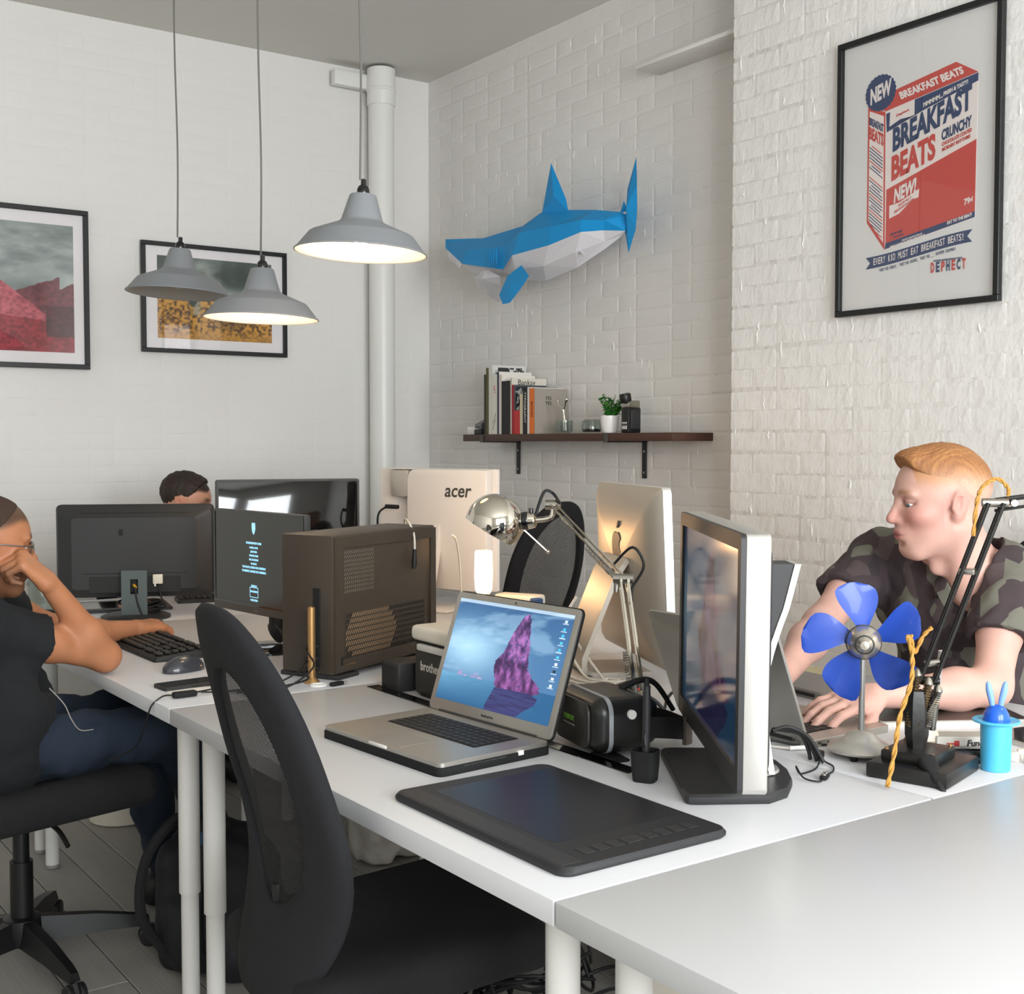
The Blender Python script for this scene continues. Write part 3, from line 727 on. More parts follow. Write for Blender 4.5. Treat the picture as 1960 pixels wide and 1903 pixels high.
def neckcol(y0, y1, w_, z0=.02, z1=.385):
    rings = []
    for k in range(15):
        f = k / 14; z = z0 + (z1 - z0) * f
        off = -.014 * math.sin(math.pi * min(f * 1.25, 1)) + .085 * max(f - .40, 0) ** 1.3
        ww = w_ * (1 + .22 * (1 - f) ** 3)
        rings.append([(-ww / 2, y0 + off, z), (ww / 2, y0 + off, z), (ww / 2, y1 + off, z), (-ww / 2, y1 + off, z)])
    return G().ring_loft(rings)
part('neck_front', neckcol(-.022, .022, .070), M_dark, t, smooth=50)
part('neck_back', neckcol(.0225, .033, .076), M_silver2, t, smooth=50)
part('neck_arm', G().box((0, -.03, .27), (.06, .05, .11), .006), M_dark, t)
# ---------------------------------------------------------------- headset
s = S((-.13, -.11, -.01), (.13, .11, .14), .0035)
s.box((0, -.01, .06), (.096, .062, .053), .03, k=0).box((0, .045, .06), (.082, .035, .046), .026, k=.02)
s.ell((0, .105, .065), (.07, .05, .045), k=.02, mode='s').plane((0, 0, .001), (0, 0, -1))
t = thing('vr_headset', 'black phone headset goggles with a grey-rimmed front panel lying behind the stylus pot', 'headset', (1.535, 1.845, TZ), R(-103))
M_vr = mat('headset_black', '1A1917', .32, var=.03)
put('body', s.mesh('body', M_vr, relax=2), t)
fp = part('front_panel', G().prism(rrect(.150, .088, .022, 6, 0, .060), -.0765, -.070, .002), mat('headset_panel', '26231F', .42, var=.03), t)
text('front_lettering', 'VRBOX', .014, mat('green_print', '5F8F2C', .5), fp, (-.010, -.0768, .064), bold=.0002); text('small_lettering', 'VIRTUAL REALITY GLASSES', .0042, mat('grey_print', '777069', .5), fp, (-.008, -.0768, .052))
part('rim_band', G().frame(rrect(.1935, .1075, .031, 6, 0, .0600), rrect(.184, .098, .028, 6, 0, .0600), -.042, -.033), mat('grey_rim_band', 'A9ADB2', .3, metal=.4), t)
part('adjust_wheel', G().cyl((.094, .004, .083), (.1015, .004, .083), .0088, n=20), M_white, t)
def ribbon(pts, hw, th, sm=6):
    P = catmull(pts, sm); rings = []
    for i, p in enumerate(P):
        d = (P[min(i + 1, len(P) - 1)] - P[max(i - 1, 0)]); d.z = 0; d = d.normalized(); n = Vector((-d.y, d.x, 0)) * th
        rings.append([p + n + Vector((0, 0, hw)), p - n + Vector((0, 0, hw)), p - n - Vector((0, 0, hw)), p + n - Vector((0, 0, hw))])
    return G().ring_loft(rings)
part('strap_band', ribbon([(.086, .05, .052), (.098, .085, .05), (.094, .12, .044), (.066, .145, .036), (.02, .155, .032), (-.03, .15, .034), (-.07, .12, .04), (-.088, .085, .05), (-.084, .05, .052)], .020, .0016), M_rubber, t)
part('strap_pad', ribbon([(.098, .118, .040), (.072, .147, .036), (.03, .160, .033)], .026, .004), mat('brown_leather_pad', '4A4038', .45, var=.06, vscale=60), t)
part('top_strap', G().tube([(0, .03, .112), (.01, .07, .128), (.0, .11, .115), (0, .15, .06)], [.007, .01, .007, .005], 8, sm=6), M_rubber, t)
part('nose_tab', slab(.09, .05, .075, -.03, .015, 0, .002, .0005), M_rubber, t)
# ---------------------------------------------------------------- black strip along the desk
t = part('cable_strip', G().box((1.455, 2.155, TZ + .001), (.034, .97, .002), .0008, 1), M_gloss); tag(t, 'thin glossy black strip lying along the middle desk under the printer and headset', 'strip')
# ---------------------------------------------------------------- printer
t = thing('printer', 'black printer with a white scanner lid behind the open laptop', 'printer', (1.640, 2.410, TZ + .002))
Wp, Dp, Hp = .305, .18, .125
part('body', G().box((0, 0, .0625), (Wp, Dp, .125), .012, 3), M_dark2, t)
part('scanner_lid', G().box((.0, 0, .146), (Wp + .012, Dp + .012, .036), .012, 3), M_cream, t)
part('lid_seam', G().box((0, 0, .1265), (Wp + .002, Dp + .002, .004), .001, 1), M_keygap, t)
part('control_tab', G().box((-Wp / 2 - .004, -.005, .116), (.014, .13, .016), .004), mat('translucent_white', 'CFCBC6', .3), t)
text('maker_name', 'brother', .030, mat('pale_print', 'CFC9C0', .5), t, (-Wp / 2 - .0006, .015, .070), (R(90), 0, R(-90)), sx=.9, bold=.0006)
part('feet_tray', G().box((-.02, 0, .004), (Wp - .04, Dp - .06, .008), .001, 1), M_keygap, t)
t = thing('power_brick', 'small black ribbed box pushed against the left end of the printer', 'power supply', (1.545, 2.575, TZ))
part('case', G().box((0, 0, .034), (.16, .085, .068), .005), M_dark, t); part('side_panel', G().box((-.0805, 0, .034), (.002, .066, .050), .0008, 1), mat('panel_dark', '1E1D1C', .6, bump=.0005, bscale=300), t)
# ---------------------------------------------------------------- PC tower
ang = 25
t = thing('computer_tower', 'slim black computer tower with slotted vents on its side standing beside the printer', 'computer', (1.405, 2.752, TZ + .0), R(ang))
LT, DT, HT = .465, .165, .364
M_tower = mat('tower_black', '3C342B', .48, var=.05, vscale=25, bump=.00015, bscale=500)
part('case', G().box((LT / 2, DT / 2, .012 + (HT - .012) / 2), (LT, DT, HT - .012), .006, 2), M_tower, t)
pn = part('side_panel', G().frame([(.004, .018), (LT - .004, .018), (LT - .004, HT - .006), (.004, HT - .006)], [(.036, .05), (LT - .03, .05), (LT - .03, HT - .034), (.036, HT - .034)], -.005, .001), M_tower, t)
M_slot = mat('vent_slot_painted_lit', '9A7E5E', .8); M_slotd = mat('vent_slot_dark', '0C0B0A', .9)  # slots inside the oval painted paler, as if lit; the rest dark
def slots(x0, x1, z0, z1, m, name, test=lambda x, z: True, rows=8, px=.0085):
    g = G(); dz = (z1 - z0) / rows
    for r_ in range(rows):
        x = x0
        while x < x1:
            z = z0 + dz * r_
            if test(x, z): g.add([(x, -.0008, z), (x + .0032, -.0008, z), (x + .0032 + dz * .5, -.0008, z + dz * .72), (x + dz * .5, -.0008, z + dz * .72)], [(0, 1, 2, 3)])
            x += px
    o = part(name, g, m, t, smooth=0); o['kind'] = 'stuff'
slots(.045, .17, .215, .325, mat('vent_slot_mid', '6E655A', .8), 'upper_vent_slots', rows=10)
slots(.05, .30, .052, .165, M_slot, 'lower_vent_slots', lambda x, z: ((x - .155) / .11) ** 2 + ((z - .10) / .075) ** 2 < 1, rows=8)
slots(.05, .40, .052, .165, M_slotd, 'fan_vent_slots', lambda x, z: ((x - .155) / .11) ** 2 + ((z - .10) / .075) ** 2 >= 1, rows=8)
part('foot', G().box((.05, DT / 2, .006), (.09, DT + .02, .012), .003), M_dark, t); part('foot', G().box((LT - .07, DT / 2, .006), (.12, DT + .03, .012), .003), M_dark, t)
part('latch', G().box((.062, -.0035, .034), (.05, .003, .005), .001, 1), M_brass, t); part('latch_frame', G().box((.03, -.0035, .045), (.012, .003, .024), .001, 1), M_dark, t)
part('ports_strip', G().box((-.0015, .05, .13), (.003, .022, .20), .001, 1), M_keygap, t)
# dongle cable hung over the tower
t = thing('adapter_lead', 'white adapter lead with a black plug draped over the top of the black tower', 'cable', (0, 0, 0))
def up(x, y): return (1.405 + x * math.cos(R(ang)) - y * math.sin(R(ang)), 2.752 + x * math.sin(R(ang)) + y * math.cos(R(ang)))
part('lead', G().tube([(*up(.345, -.012), TZ + .30), (*up(.35, -.006), TZ + .345), (*up(.375, .03), TZ + .378), (*up(.43, .08), TZ + .376), (*up(.475, .10), TZ + .33), (*up(.47, .12), TZ + .30)], .0030, 8, sm=6), M_wcable, t)
part('plug', G().tube([(*up(.340, -.013), TZ + .252), (*up(.342, -.013), TZ + .268), (*up(.345, -.012), TZ + .305)], [.0055, .0080, .0055], 10), M_cable, t)
part('socket_plug', G().cyl((*up(.464, .125), TZ + .315), (*up(.50, .12), TZ + .31), .007, .006, 10), M_cable, t)
t = thing('usb_leads', 'bunch of black and white leads plugged into the left end of the black tower', 'cable', (0, 0, 0))
for i, (z, dx, dy, m_) in enumerate(((.085, -.09, -.05, M_cable), (.055, -.10, .0, M_cable), (.03, -.08, -.03, M_cable))):
    part('lead', G().tube([(*up(-.004, .05), TZ + z), (*up(-.05, .045), TZ + z - .003), (*up(-.09, .04 + dy), TZ + z * .6), (*up(-.17, .06 + dy), TZ + .012), (*up(-.25, .12 + dy), TZ + .006)], .0024, 8, sm=5), m_, t)
    part('plug', G().box((*up(-.025, .048), TZ + z), (.04, .010, .012), .003), M_cable, t)
t = thing('usb_stick', 'black usb stick with a pale metal end lying by the brass tube', 'usb stick', (1.385, 2.695, TZ), R(12))
part('body', G().box((0, 0, .005), (.038, .014, .010), .003), M_cable, t); part('metal_end', G().box((.025, 0, .005), (.013, .011, .0045), .0004, 1), M_silver2, t)
t = part('ring_clip', G().tube([(0.02 * math.cos(a), .016 * math.sin(a), .003) for a in [k * .5 for k in range(13)]], .003, 8), M_white, None, (1.345, 2.715, TZ)); tag(t, 'small white looped plastic clip beside the foot of the brass tube', 'clip')
t = thing('brass_tube', 'upright brass tube standing between the screen of credits and the black tower', 'tube', (1.352, 2.765, TZ))
part('tube', G().lathe([(.0095, .004), (.0095, .188), (.0080, .1885), (.0080, .02)], 20), M_brass, t); part('flared_foot', G().lathe([(.0, 0), (.020, 0), (.019, .004), (.0105, .012), (.0095, .014)], 20), M_brass, t)
# ---------------------------------------------------------------- monitor with film credits
t = thing('monitor', 'thin monitor showing white film credits on a dark screen', 'monitor', (1.472, 3.285, TZ), R(-83))
W_, H_ = .49, .295
head = part('housing', G().prism(rrect(W_, H_, .006, 4, 0, H_ / 2), -.036, -.016, .001), M_dark, t, (0, 0, .104))
part('bezel', G().frame(rrect(W_, H_, .006, 4, 0, H_ / 2), rrect(W_ - .014, H_ - .034, .001, 4, 0, H_ / 2 + .010), -.039, -.036), M_gloss, head)
part('chin', G().box((0, -.0385, .011), (W_ - .004, .003, .020), .0008, 1), mat('taupe_chin', '4A443D', .4), head)
def dk(u, v): return srgb('23231F') * (1 + .12 * (v[..., None] - .3)) + 0 * u[..., None]
picture('screen', W_ - .014, H_ - .034, 4, 4, dk, mat('credits_screen', attr=True, rough=.18, var=0, emit='attr', estr=.8), head, (0, -.0368, H_ / 2 + .010))
cx = -.018; zt_ = .275
part('film_logo', G().prism([(cx - .009, .262), (cx + .009, .262), (cx + .010, .245), (cx + .005, .232), (cx, .228), (cx - .006, .234), (cx - .010, .247)], -.0374, -.0370), M_cyan, head, smooth=0)
for s_, z, wd in (('THE PRODUCERS WISH TO THANK', .203, .085), ('DANIEL DAVIS', .190, .046), ('JOHN STERN', .1785, .036), ('EDWARD STERN', .167, .048), ('ERIC GOODMAN', .1555, .050), ('IRA SLEZAK', .144, .032), ('THE ATLANTA, GEORGIA FILM COMMISSION', .133, .128), ('THE MEMPHIS, TENNESSEE FILM COMMISSION', .1215, .132), ('FILMED IN', .080, .030), ('PANAVISION', .064, .040), ('WIDESCREEN', .039, .040)):
    text('credit_line', s_, .0088 if wd > .06 else .0080, M_cyan, head, (cx, -.0372, z), width=wd, bold=.0002)
part('credit_badge', G().frame(rrect(.046, .030, .002, 2, cx, .062), rrect(.042, .026, .002, 2, cx, .062), -.0374, -.0370), M_cyan, head)
text('maker_mark', 'asus', .010, mat('grey_mark', '7b756c', .4), head, (0, -.0403, .011))
part('neck', G().tube([(0, .0, .20), (.0, .03, .13), (.0, .035, .06), (0, .02, .045)], [.028, .03, .03, .034], 12, sm=4), M_dark, t)
part('foot', G().lathe([(0, 0), (.115, 0), (.115, .006), (.10, .010), (.03, .012)], 40), M_gloss, t)
# ---------------------------------------------------------------- monitor seen from behind at the far left
t = thing('monitor', 'wide black monitor seen from behind on a grey stand, left of the screen of credits', 'monitor', (1.373, 4.15, TZ), R(-25.3))
W_, H_ = .52, .315
pl = rrect(W_, H_, .016, 4, 0, H_ / 2)
head = part('rear_shell', G().ring_loft([[(x, y, H_ / 2 + (z - H_ / 2)) for x, z in pl] if s_ == 1 else [(x * s_, y, H_ / 2 - .008 + (z - H_ / 2) * (s_ - .02)) for x, z in pl] for s_, y in ((1, .05), (1, .03), (.97, .012), (.80, -.006), (.79, -.008))]), M_dark, t, (0, 0, .070), smooth=20)
part('screen', G().box((0, .0505, H_ / 2), (W_ - .03, .002, H_ - .03)), M_gloss, head)
mslot = to_mesh('vent_slot', G().box((0, 0, 0), (.0035, .002, .011), 0), mat('vent_slot_black', '0A0A0A', .9)); 
for k in range(46):
    put('vent_slot', mslot, head, (-.175 + k * .0078, .0065, H_ - .026), (R(-38), 0, 0))
part('label_sticker', G().box((-.055, -.0085, .044), (.05, .0006, .012)), M_paper, head)
part('connector', G().box((.075, -.012, .062), (.032, .02, .032), .002), mat('cream_connector', 'D9D3C4', .5), head); part('connector_screw', G().cyl((.066, -.02, .038), (.066, -.02, .050), .003, n=8), M_white, head)
part('recess_line', G().box((0, -.0085, .082), (.34, .001, .002)), M_keygap, head); part('badge', G().box((-.045, -.0086, .222), (.014, .001, .022)), M_keygap, head)
part('port_recess', G().box((.0, -.0083, .045), (.30, .0012, .055)), mat('recess_black', '181817', .6), head)
part('stand_plate', G().frame([(-.042, .010), (.042, .010), (.042, .165), (-.042, .165)], [(-.013, .085), (.013, .085), (.013, .135), (-.013, .135)], -.040, -.026), mat('slate_grey_metal', '56605F', .42, metal=.3), t)
part('stand_foot', G().lathe([(0, 0), (.115, 0), (.115, .008), (.10, .014), (.03, .015)], 40), M_dark, t)
part('yellow_plug', G().cyl((-.002, -.030, .115), (.006, -.046, .108), .0045, n=10), mat('yellow_plastic', 'D7A12C', .5), t)
part('lead', G().tube([(.004, -.045, .110), (.012, -.055, .06), (.03, -.06, .012), (.05, -.10, .005), (.10, -.13, .004)], .003, 8, sm=5), M_cable, t)
part('lead', G().tube([(.075, -.012, .115), (.085, -.03, .08), (.09, -.03, .05), (.06, -.02, .02)], .003, 8, sm=5), M_cable, t)
# coiled leads on that monitor's foot
t = thing('cable_coil', 'tangle of dark leads heaped on the foot of the grey-standed monitor', 'cable', (1.40, 4.135, TZ + .015))
for k in range(5):
    part('loop', G().tube([((.06 + .012 * math.sin(k * 2.1)) * math.cos(a) + .015 * math.sin(k), (.035 + .006 * math.cos(k)) * math.sin(a) + .03, .008 + .008 * k + .005 * math.sin(2 * a + k)) for a in [j * .35 for j in range(20)]], .004, 7, sm=2), M_cable, t)
# ---------------------------------------------------------------- far glossy monitor
t = thing('monitor', 'large glossy black monitor with its back to us, far away beside the white all-in-one computer', 'monitor', (1.984, 4.24, TZ), R(-14.1))
W_, H_ = .53, .32
head = part('rear_shell', G().prism(rrect(W_, H_, .008, 4, 0, H_ / 2), -.01, .02, .003), M_gloss, t, (0, 0, .137))
part('rear_rim', G().frame(rrect(W_ + .004, H_ + .004, .009, 4, 0, H_ / 2), rrect(W_ - .012, H_ - .012, .006, 4, 0, H_ / 2), -.012, .022), M_dark, head); part('screen', G().box((0, .0215, H_ / 2), (W_ - .03, .001, H_ - .03)), M_gloss, head)
part('stand_neck', G().box((.06, -.03, .14), (.09, .03, .26), .006), M_dark, t); part('stand_bridge', G().box((.06, -.022, .20), (.17, .02, .05), .006), M_dark, t)
part('stand_foot', G().box((.04, -.02, .007), (.26, .17, .014), .005), M_dark, t)
# ---------------------------------------------------------------- white all-in-one
M_aio = mat('satin_white_shell', 'D2CCC6', .42, var=.01)
t = thing('all_in_one_computer', 'white all-in-one computer seen from behind with a dark logo at its upper right', 'computer', (2.342, 3.79, TZ), R(-70.9))
W_, H_ = .54, .43
head = part('front_panel', G().prism(rrect(W_, H_, .006, 4, 0, H_ / 2), .016, .034, .001), M_aio, t, (0, 0, .072))
part('display', G().box((0, .0345, H_ / 2 + .02), (W_ - .03, .001, H_ - .08)), M_gloss, head)
bk = part('rear_cover', G().prism([(-.105, .0), (.255, 0), (.255, .427), (-.075, .427), (-.085, .424), (-.096, .415), (-.103, .402), (-.105, .39)], -.026, .016, .004), M_aio, head, smooth=50)
text('maker_name', 'acer', .068, mat('dark_logo', '3D3B38', .5), bk, (.128, -.0266, .352), shear=.18, bold=.0010, sx=.98)
part('hinge_cover', G().box((-.145, -.004, .375), (.085, .04, .10), .008), mat('silver_paint', 'B5B0A8', .35, metal=.5), head)
part('light_strip', G().box((-.145, -.004, .4285), (.10, .034, .004), .001, 1), M_aio, head)
part('stand', G().ring_loft([[(-.05, -.03, .30), (.05, -.03, .30), (.05, 0, .30), (-.05, 0, .30)], [(-.06, -.10, .02), (.06, -.10, .02), (.06, -.08, .02), (-.06, -.08, .02)], [(-.06, -.12, 0), (.06, -.12, 0), (.06, -.08, 0), (-.06, -.08, 0)]]), M_aio, t)
part('stand_foot', G().box((0, -.02, .006), (.30, .20, .012), .005), M_aio, t)
t = thing('plugged_leads', 'black leads plugged into the back of the white all-in-one computer', 'cable', (0, 0, 0))
Ma = Matrix.Translation((2.342, 3.79, TZ)) @ Matrix.Rotation(R(-70.9), 4, 'Z')
part('lead', G().tube([Ma @ Vector(p) for p in ((-.16, -.03, .36), (-.19, -.035, .36), (-.225, -.04, .34), (-.235, -.04, .30), (-.24, -.02, .24))], .004, 8, sm=5), M_cable, t)
part('plug', G().cyl(Ma @ Vector((-.20, -.033, .361)), Ma @ Vector((-.145, -.028, .36)), .008, n=10), M_cable, t)
for k in range(3): part('lead', G().tube([Ma @ Vector(p) for p in ((-.08 + k * .006, -.05, .16), (-.02 + k * .01, -.09, .15), (.02 + k * .012, -.11, .10), (.03 + k * .014, -.12, .01))], .0035, 8, sm=5), M_cable, t)
# white lead from the tower across the all-in-one
t = part('white_lead', G().tube([(1.87, 2.93, TZ + .335), (1.93, 3.0, TZ + .31), (2.02, 3.12, TZ + .22), (2.08, 3.2, TZ + .10), (2.12, 3.22, TZ + .02), (2.16, 3.18, TZ + .004)], .0028, 8, sm=6), M_wcable); tag(t, 'thin white lead hanging down in front of the white all-in-one computer', 'cable')
# ---------------------------------------------------------------- lit glass lamp
t = thing('table_lamp', 'small lit lamp with a white glass cylinder shade in front of the white computer', 'lamp', (2.12, 3.14, TZ))
M_opal = mat('opal_glass_lit', 'FFF1DC', .4, emit='FFDDB0', estr=3.2, var=0)
part('shade', G().lathe([(.021, .132), (.026, .142), (.0285, .18), (.0275, .25), (.026, .262), (.022, .2625), (.024, .18), (.018, .135)], 32), M_opal, t)
part('base', G().lathe([(0, 0), (.034, 0), (.034, .004), (.020, .010), (.0185, .130), (.010, .133)], 32), M_chrome, t)
d = bpy.data.lights.new('table_lamp_bulb', 'POINT'); d.energy = 3.6; d.color = (1, .56, .25); d.shadow_soft_size = .04
o = put('table_lamp_bulb', d, t, (0, 0, .31))
# grey device and small bottle beside it
t = thing('label_printer', 'small beige-grey device with a round lens and a red sticker beside the lit glass lamp', 'device', (2.30, 3.20, TZ), R(-62))
part('body', G().box((0, 0, .075), (.155, .07, .07), .010, 3), M_cream, t); part('stand', G().box((0, 0, .02), (.12, .06, .04), .006), M_cream, t)
part('lens_panel', G().box((.055, -.0355, .075), (.036, .004, .058), .003), M_white, t); part('lens', G().cyl((.055, -.039, .08), (.055, -.036, .08), .009, n=20), M_gloss, t)
part('sticker', G().box((-.005, -.0355, .07), (.028, .001, .022)), M_red, t); part('side_label', G().box((.024, -.0355, .068), (.032, .001, .018)), M_ink, t)
t = thing('pill_bottle', 'little cream bottle with a blue cap at the right end of the beige-grey device', 'bottle', (2.275, 3.075, TZ))
part('bottle', G().lathe([(0, 0), (.019, 0), (.020, .003), (.020, .078), (.016, .084)], 24), M_cream, t); part('cap', G().lathe([(.0195, .080), (.0205, .081), (.0205, .108), (.018, .110), (0, .110)], 24), mat('blue_cap', '33507F', .45), t)
# ---------------------------------------------------------------- silver all-in-one seen from behind (far side of the row)
t = thing('all_in_one_computer', 'slim silver all-in-one computer with a dark fruit logo seen from behind, glowing warm in lamplight', 'computer', (2.128, 2.463, TZ), R(-112.5))
W_, H_ = .528, .45; zb = .035
rings = []
for s_, y in ((1.0, .034), (1.0, .014), (.985, .010), (.90, -.004), (.70, -.016), (.45, -.023), (.2, -.026)):
    rings.append([(x * s_, y, H_ / 2 + (z - H_ / 2) * s_) for x, z in rrect(W_, H_, .014, 5, 0, H_ / 2)])
M_imac = mat('silver_computer_shell', 'AFA79B', .42, metal=.35, var=.015)
head = part('shell', G().ring_loft(rings), M_imac, t, (0, 0, zb), (R(2.3), 0, 0), smooth=30)
part('display', G().box((0, .0345, H_ / 2 + .04), (W_ - .03, .001, H_ - .11)), M_gloss, head); part('side_edge', G().frame(rrect(W_ + .001, H_ + .001, .0145, 5, 0, H_ / 2), rrect(W_ - .02, H_ - .02, .012, 5, 0, H_ / 2), .0135, .0348), mat('window_lit_edge', 'D9D7D2', .3, metal=.5), head)  # window light on the edge put into its paler colour
M_logo = mat('grey_logo', '46413B', .5)
def apple(c, s_):
    out = []
    for k in range(40):
        a = 2 * math.pi * k / 40 + math.pi / 2
        r_ = 1 - .16 * math.exp(-((a - math.pi / 2) / .30) ** 2) - .16 * math.exp(-((a - 2.5 * math.pi) / .30) ** 2) - .13 * math.exp(-((a - 1.5 * math.pi) / .3) ** 2)
        x, z = r_ * .92 * math.cos(a), r_ * math.sin(a) * (1 if math.sin(a) > 0 else 1.06)
        if x > .45 and abs(z - .08) < .36: x -= .34 * math.sqrt(max(1 - ((z - .08) / .36) ** 2, 0))
        out.append((c[0] + x * s_, c[1] + z * s_))
    return out
part('fruit_logo', G().prism(apple((0, .292), .040), -.0262, -.0225), M_logo, head, smooth=0); part('logo_leaf', G().prism([(.0, .338), (.006, .349), (.016, .358), (.017, .348), (.010, .340)], -.0255, -.020), M_logo, head, smooth=0)
def lfoot(): 
    pr = [(-.02, .30), (-.05, .26), (-.115, .10), (-.138, .045), (-.138, .018), (-.125, .004), (-.105, 0), (.05, 0), (.05, .006), (-.10, .008), (-.118, .014), (-.124, .026), (-.122, .048), (-.102, .10), (-.04, .25), (-.012, .29)]
    return G().ring_loft([[(-.095, y, z) for y, z in pr], [(.095, y, z) for y, z in pr]])
part('stand', lfoot(), M_imac, t, (0, -.02, 0), smooth=30)
# ---------------------------------------------------------------- chrome desk lamp
t = thing('desk_lamp', 'chrome spring-arm desk lamp with a round mirror-finish shade behind the laptop', 'lamp', (0, 0, 0))
B, E1, E2 = Vector((1.690, 1.925, TZ)), Vector((1.770, 2.070, 1.030)), Vector((1.806, 2.375, 1.180))
part('clamp', G().box(B + Vector((0, 0, .012)), (.05, .05, .024), .004).cyl(B + Vector((0, 0, .02)), B + Vector((0, 0, .055)), .008, n=12), M_chrome, t)
def rods(a, b, side, off, r_=.0042):
    for sd in (-1, 1):
        for q_ in (-1, 1):
            part('arm_rod', G().box(((0, 0, 0)), (.006, .004, (b - a).length), .001, 1, M=Matrix.Translation((a + b) / 2 + side * sd * off + Vector((.006 * q_, .010 * q_, 0))) @ (b - a).to_track_quat('Z', 'Y').to_matrix().to_4x4()), M_chrome, t)
vd = Vector((.72, .69, 0)); sd = Vector((.69, -.72, 0))
B2 = B + Vector((0, 0, .075))
part('base_bracket', G().box(B + Vector((0, 0, .062)), (.03, .03, .03), .003), M_steel, t)
rods(B2, E1, sd, .008); rods(E1, E2, sd, .007)
part('elbow_plate', G().cyl(E1 - sd * .022, E1 + sd * .022, .011, n=16), M_steel, t); part('elbow_link', G().tube([E1 - sd * .016 + Vector((0, 0, -.03)), E1 - sd * .016, E1 - sd * .016 + (E2 - E1) * .12], .006, 8), M_steel, t)
for k, (a, b) in enumerate(((B2 + (E1 - B2) * .08, B2 + (E1 - B2) * .36), (E1 + (E2 - E1) * .06, E1 + (E2 - E1) * .40))):
    n_ = 60; ax = (b - a).normalized(); u_ = ax.orthogonal().normalized(); v_ = ax.cross(u_); o_ = -sd * .018
    part('spring', G().tube([a + o_ + (b - a) * (i / n_) + (u_ * math.cos(i * 1.5) + v_ * math.sin(i * 1.5)) * .0055 for i in range(n_)], .0012, 5), M_steel, t)
part('wrist_joint', G().cyl(E2 - sd * .018, E2 + sd * .018, .012, n=16), M_steel, t)
HC = Vector((1.700, 2.470, 1.135))
ax = Vector((.30, -.18, .32)).normalized()           # from the mouth of the shade up to its neck
Mh = Matrix.Translation(HC) @ ax.to_track_quat('Z', 'Y').to_matrix().to_4x4()
# neck points towards the arm
ax2 = (E2 + Vector((-.012, .0, -.035)) - HC).normalized(); Mn = Matrix.Translation(HC) @ ax2.to_track_quat('Z', 'Y').to_matrix().to_4x4()
prof = [(.0700 * math.sin(a), -.0700 * math.cos(a)) for a in [R(62 + 118 * k / 26) for k in range(27)]][:-1]
prof = [(math.sin(R(a)) * .071, math.cos(R(a)) * .071) for a in range(14, 112, 4)]
tilt_ax = Vector((.42, -.30, .86)).normalized(); Ms = Matrix.Translation(HC) @ tilt_ax.to_track_quat('Z', 'Y').to_matrix().to_4x4()
sh = part('shade', G().lathe([(.002, .071)] + prof + [(prof[-1][0] - .0015, prof[-1][1])] + [(r_ - .0015, z - .0008) for r_, z in reversed(prof)] + [(.001, .069)], 48, M=Ms, cap=False), M_chrome, t, smooth=60)
part('neck', G().lathe([(.030, .058), (.030, .064), (.022, .066), (.021, .088), (.018, .10), (.008, .104)], 28, M=Mn), M_chrome, t); part('neck_band', G().lathe([(.0218, .068), (.0225, .070), (.0225, .082), (.0215, .084)], 28, M=Mn), M_gloss, t)
part('neck_bracket', G().tube([Mn @ Vector((0, 0, .10)), E2 + Vector((-.004, 0, -.03)), E2], .007, 10, sm=4), M_chrome, t); part('switch_knob', G().cyl(Mn @ Vector((0, 0, .09)) + Vector((0, 0, .018)), Mn @ Vector((0, 0, .09)) + Vector((0, 0, .03)), .006, n=12), M_gloss, t)
kp = Mn @ Vector((0, 0, .066)); part('handle_rod', G().cyl(kp + Vector((0, 0, -.015)), kp + Vector((.055, -.035, -.075)), .0022, n=8).ell(kp + Vector((.055, -.035, -.075)), (.005, .005, .005), 10, 8), M_chrome, t)
part('bulb', G().ell(Ms @ Vector((0, 0, .0)), (.022, .022, .026), 16, 10), mat('frosted_bulb', 'E9E4DA', .4), t)
part('lead', G().tube([Mn @ Vector((0, 0, .10)) + Vector((0, 0, .008)), E2 + Vector((-.02, .01, .03)), E2 + Vector((.0, 0, .028)), E2 + (E1 - E2) * .10 + Vector((0, 0, .02))], .0038, 8, sm=6), M_cable, t)
part('lead', G().tube([E1 + (E2 - E1) * .12 + Vector((0, 0, .012)), E1 + sd * .02 + Vector((0, .0, .07)), E1 + sd * .045 + Vector((0, 0, .03)), E1 + sd * .02 + Vector((0, 0, -.02)), B2 + (E1 - B2) * .8 + sd * .012], .0032, 8, sm=6), M_cable, t)
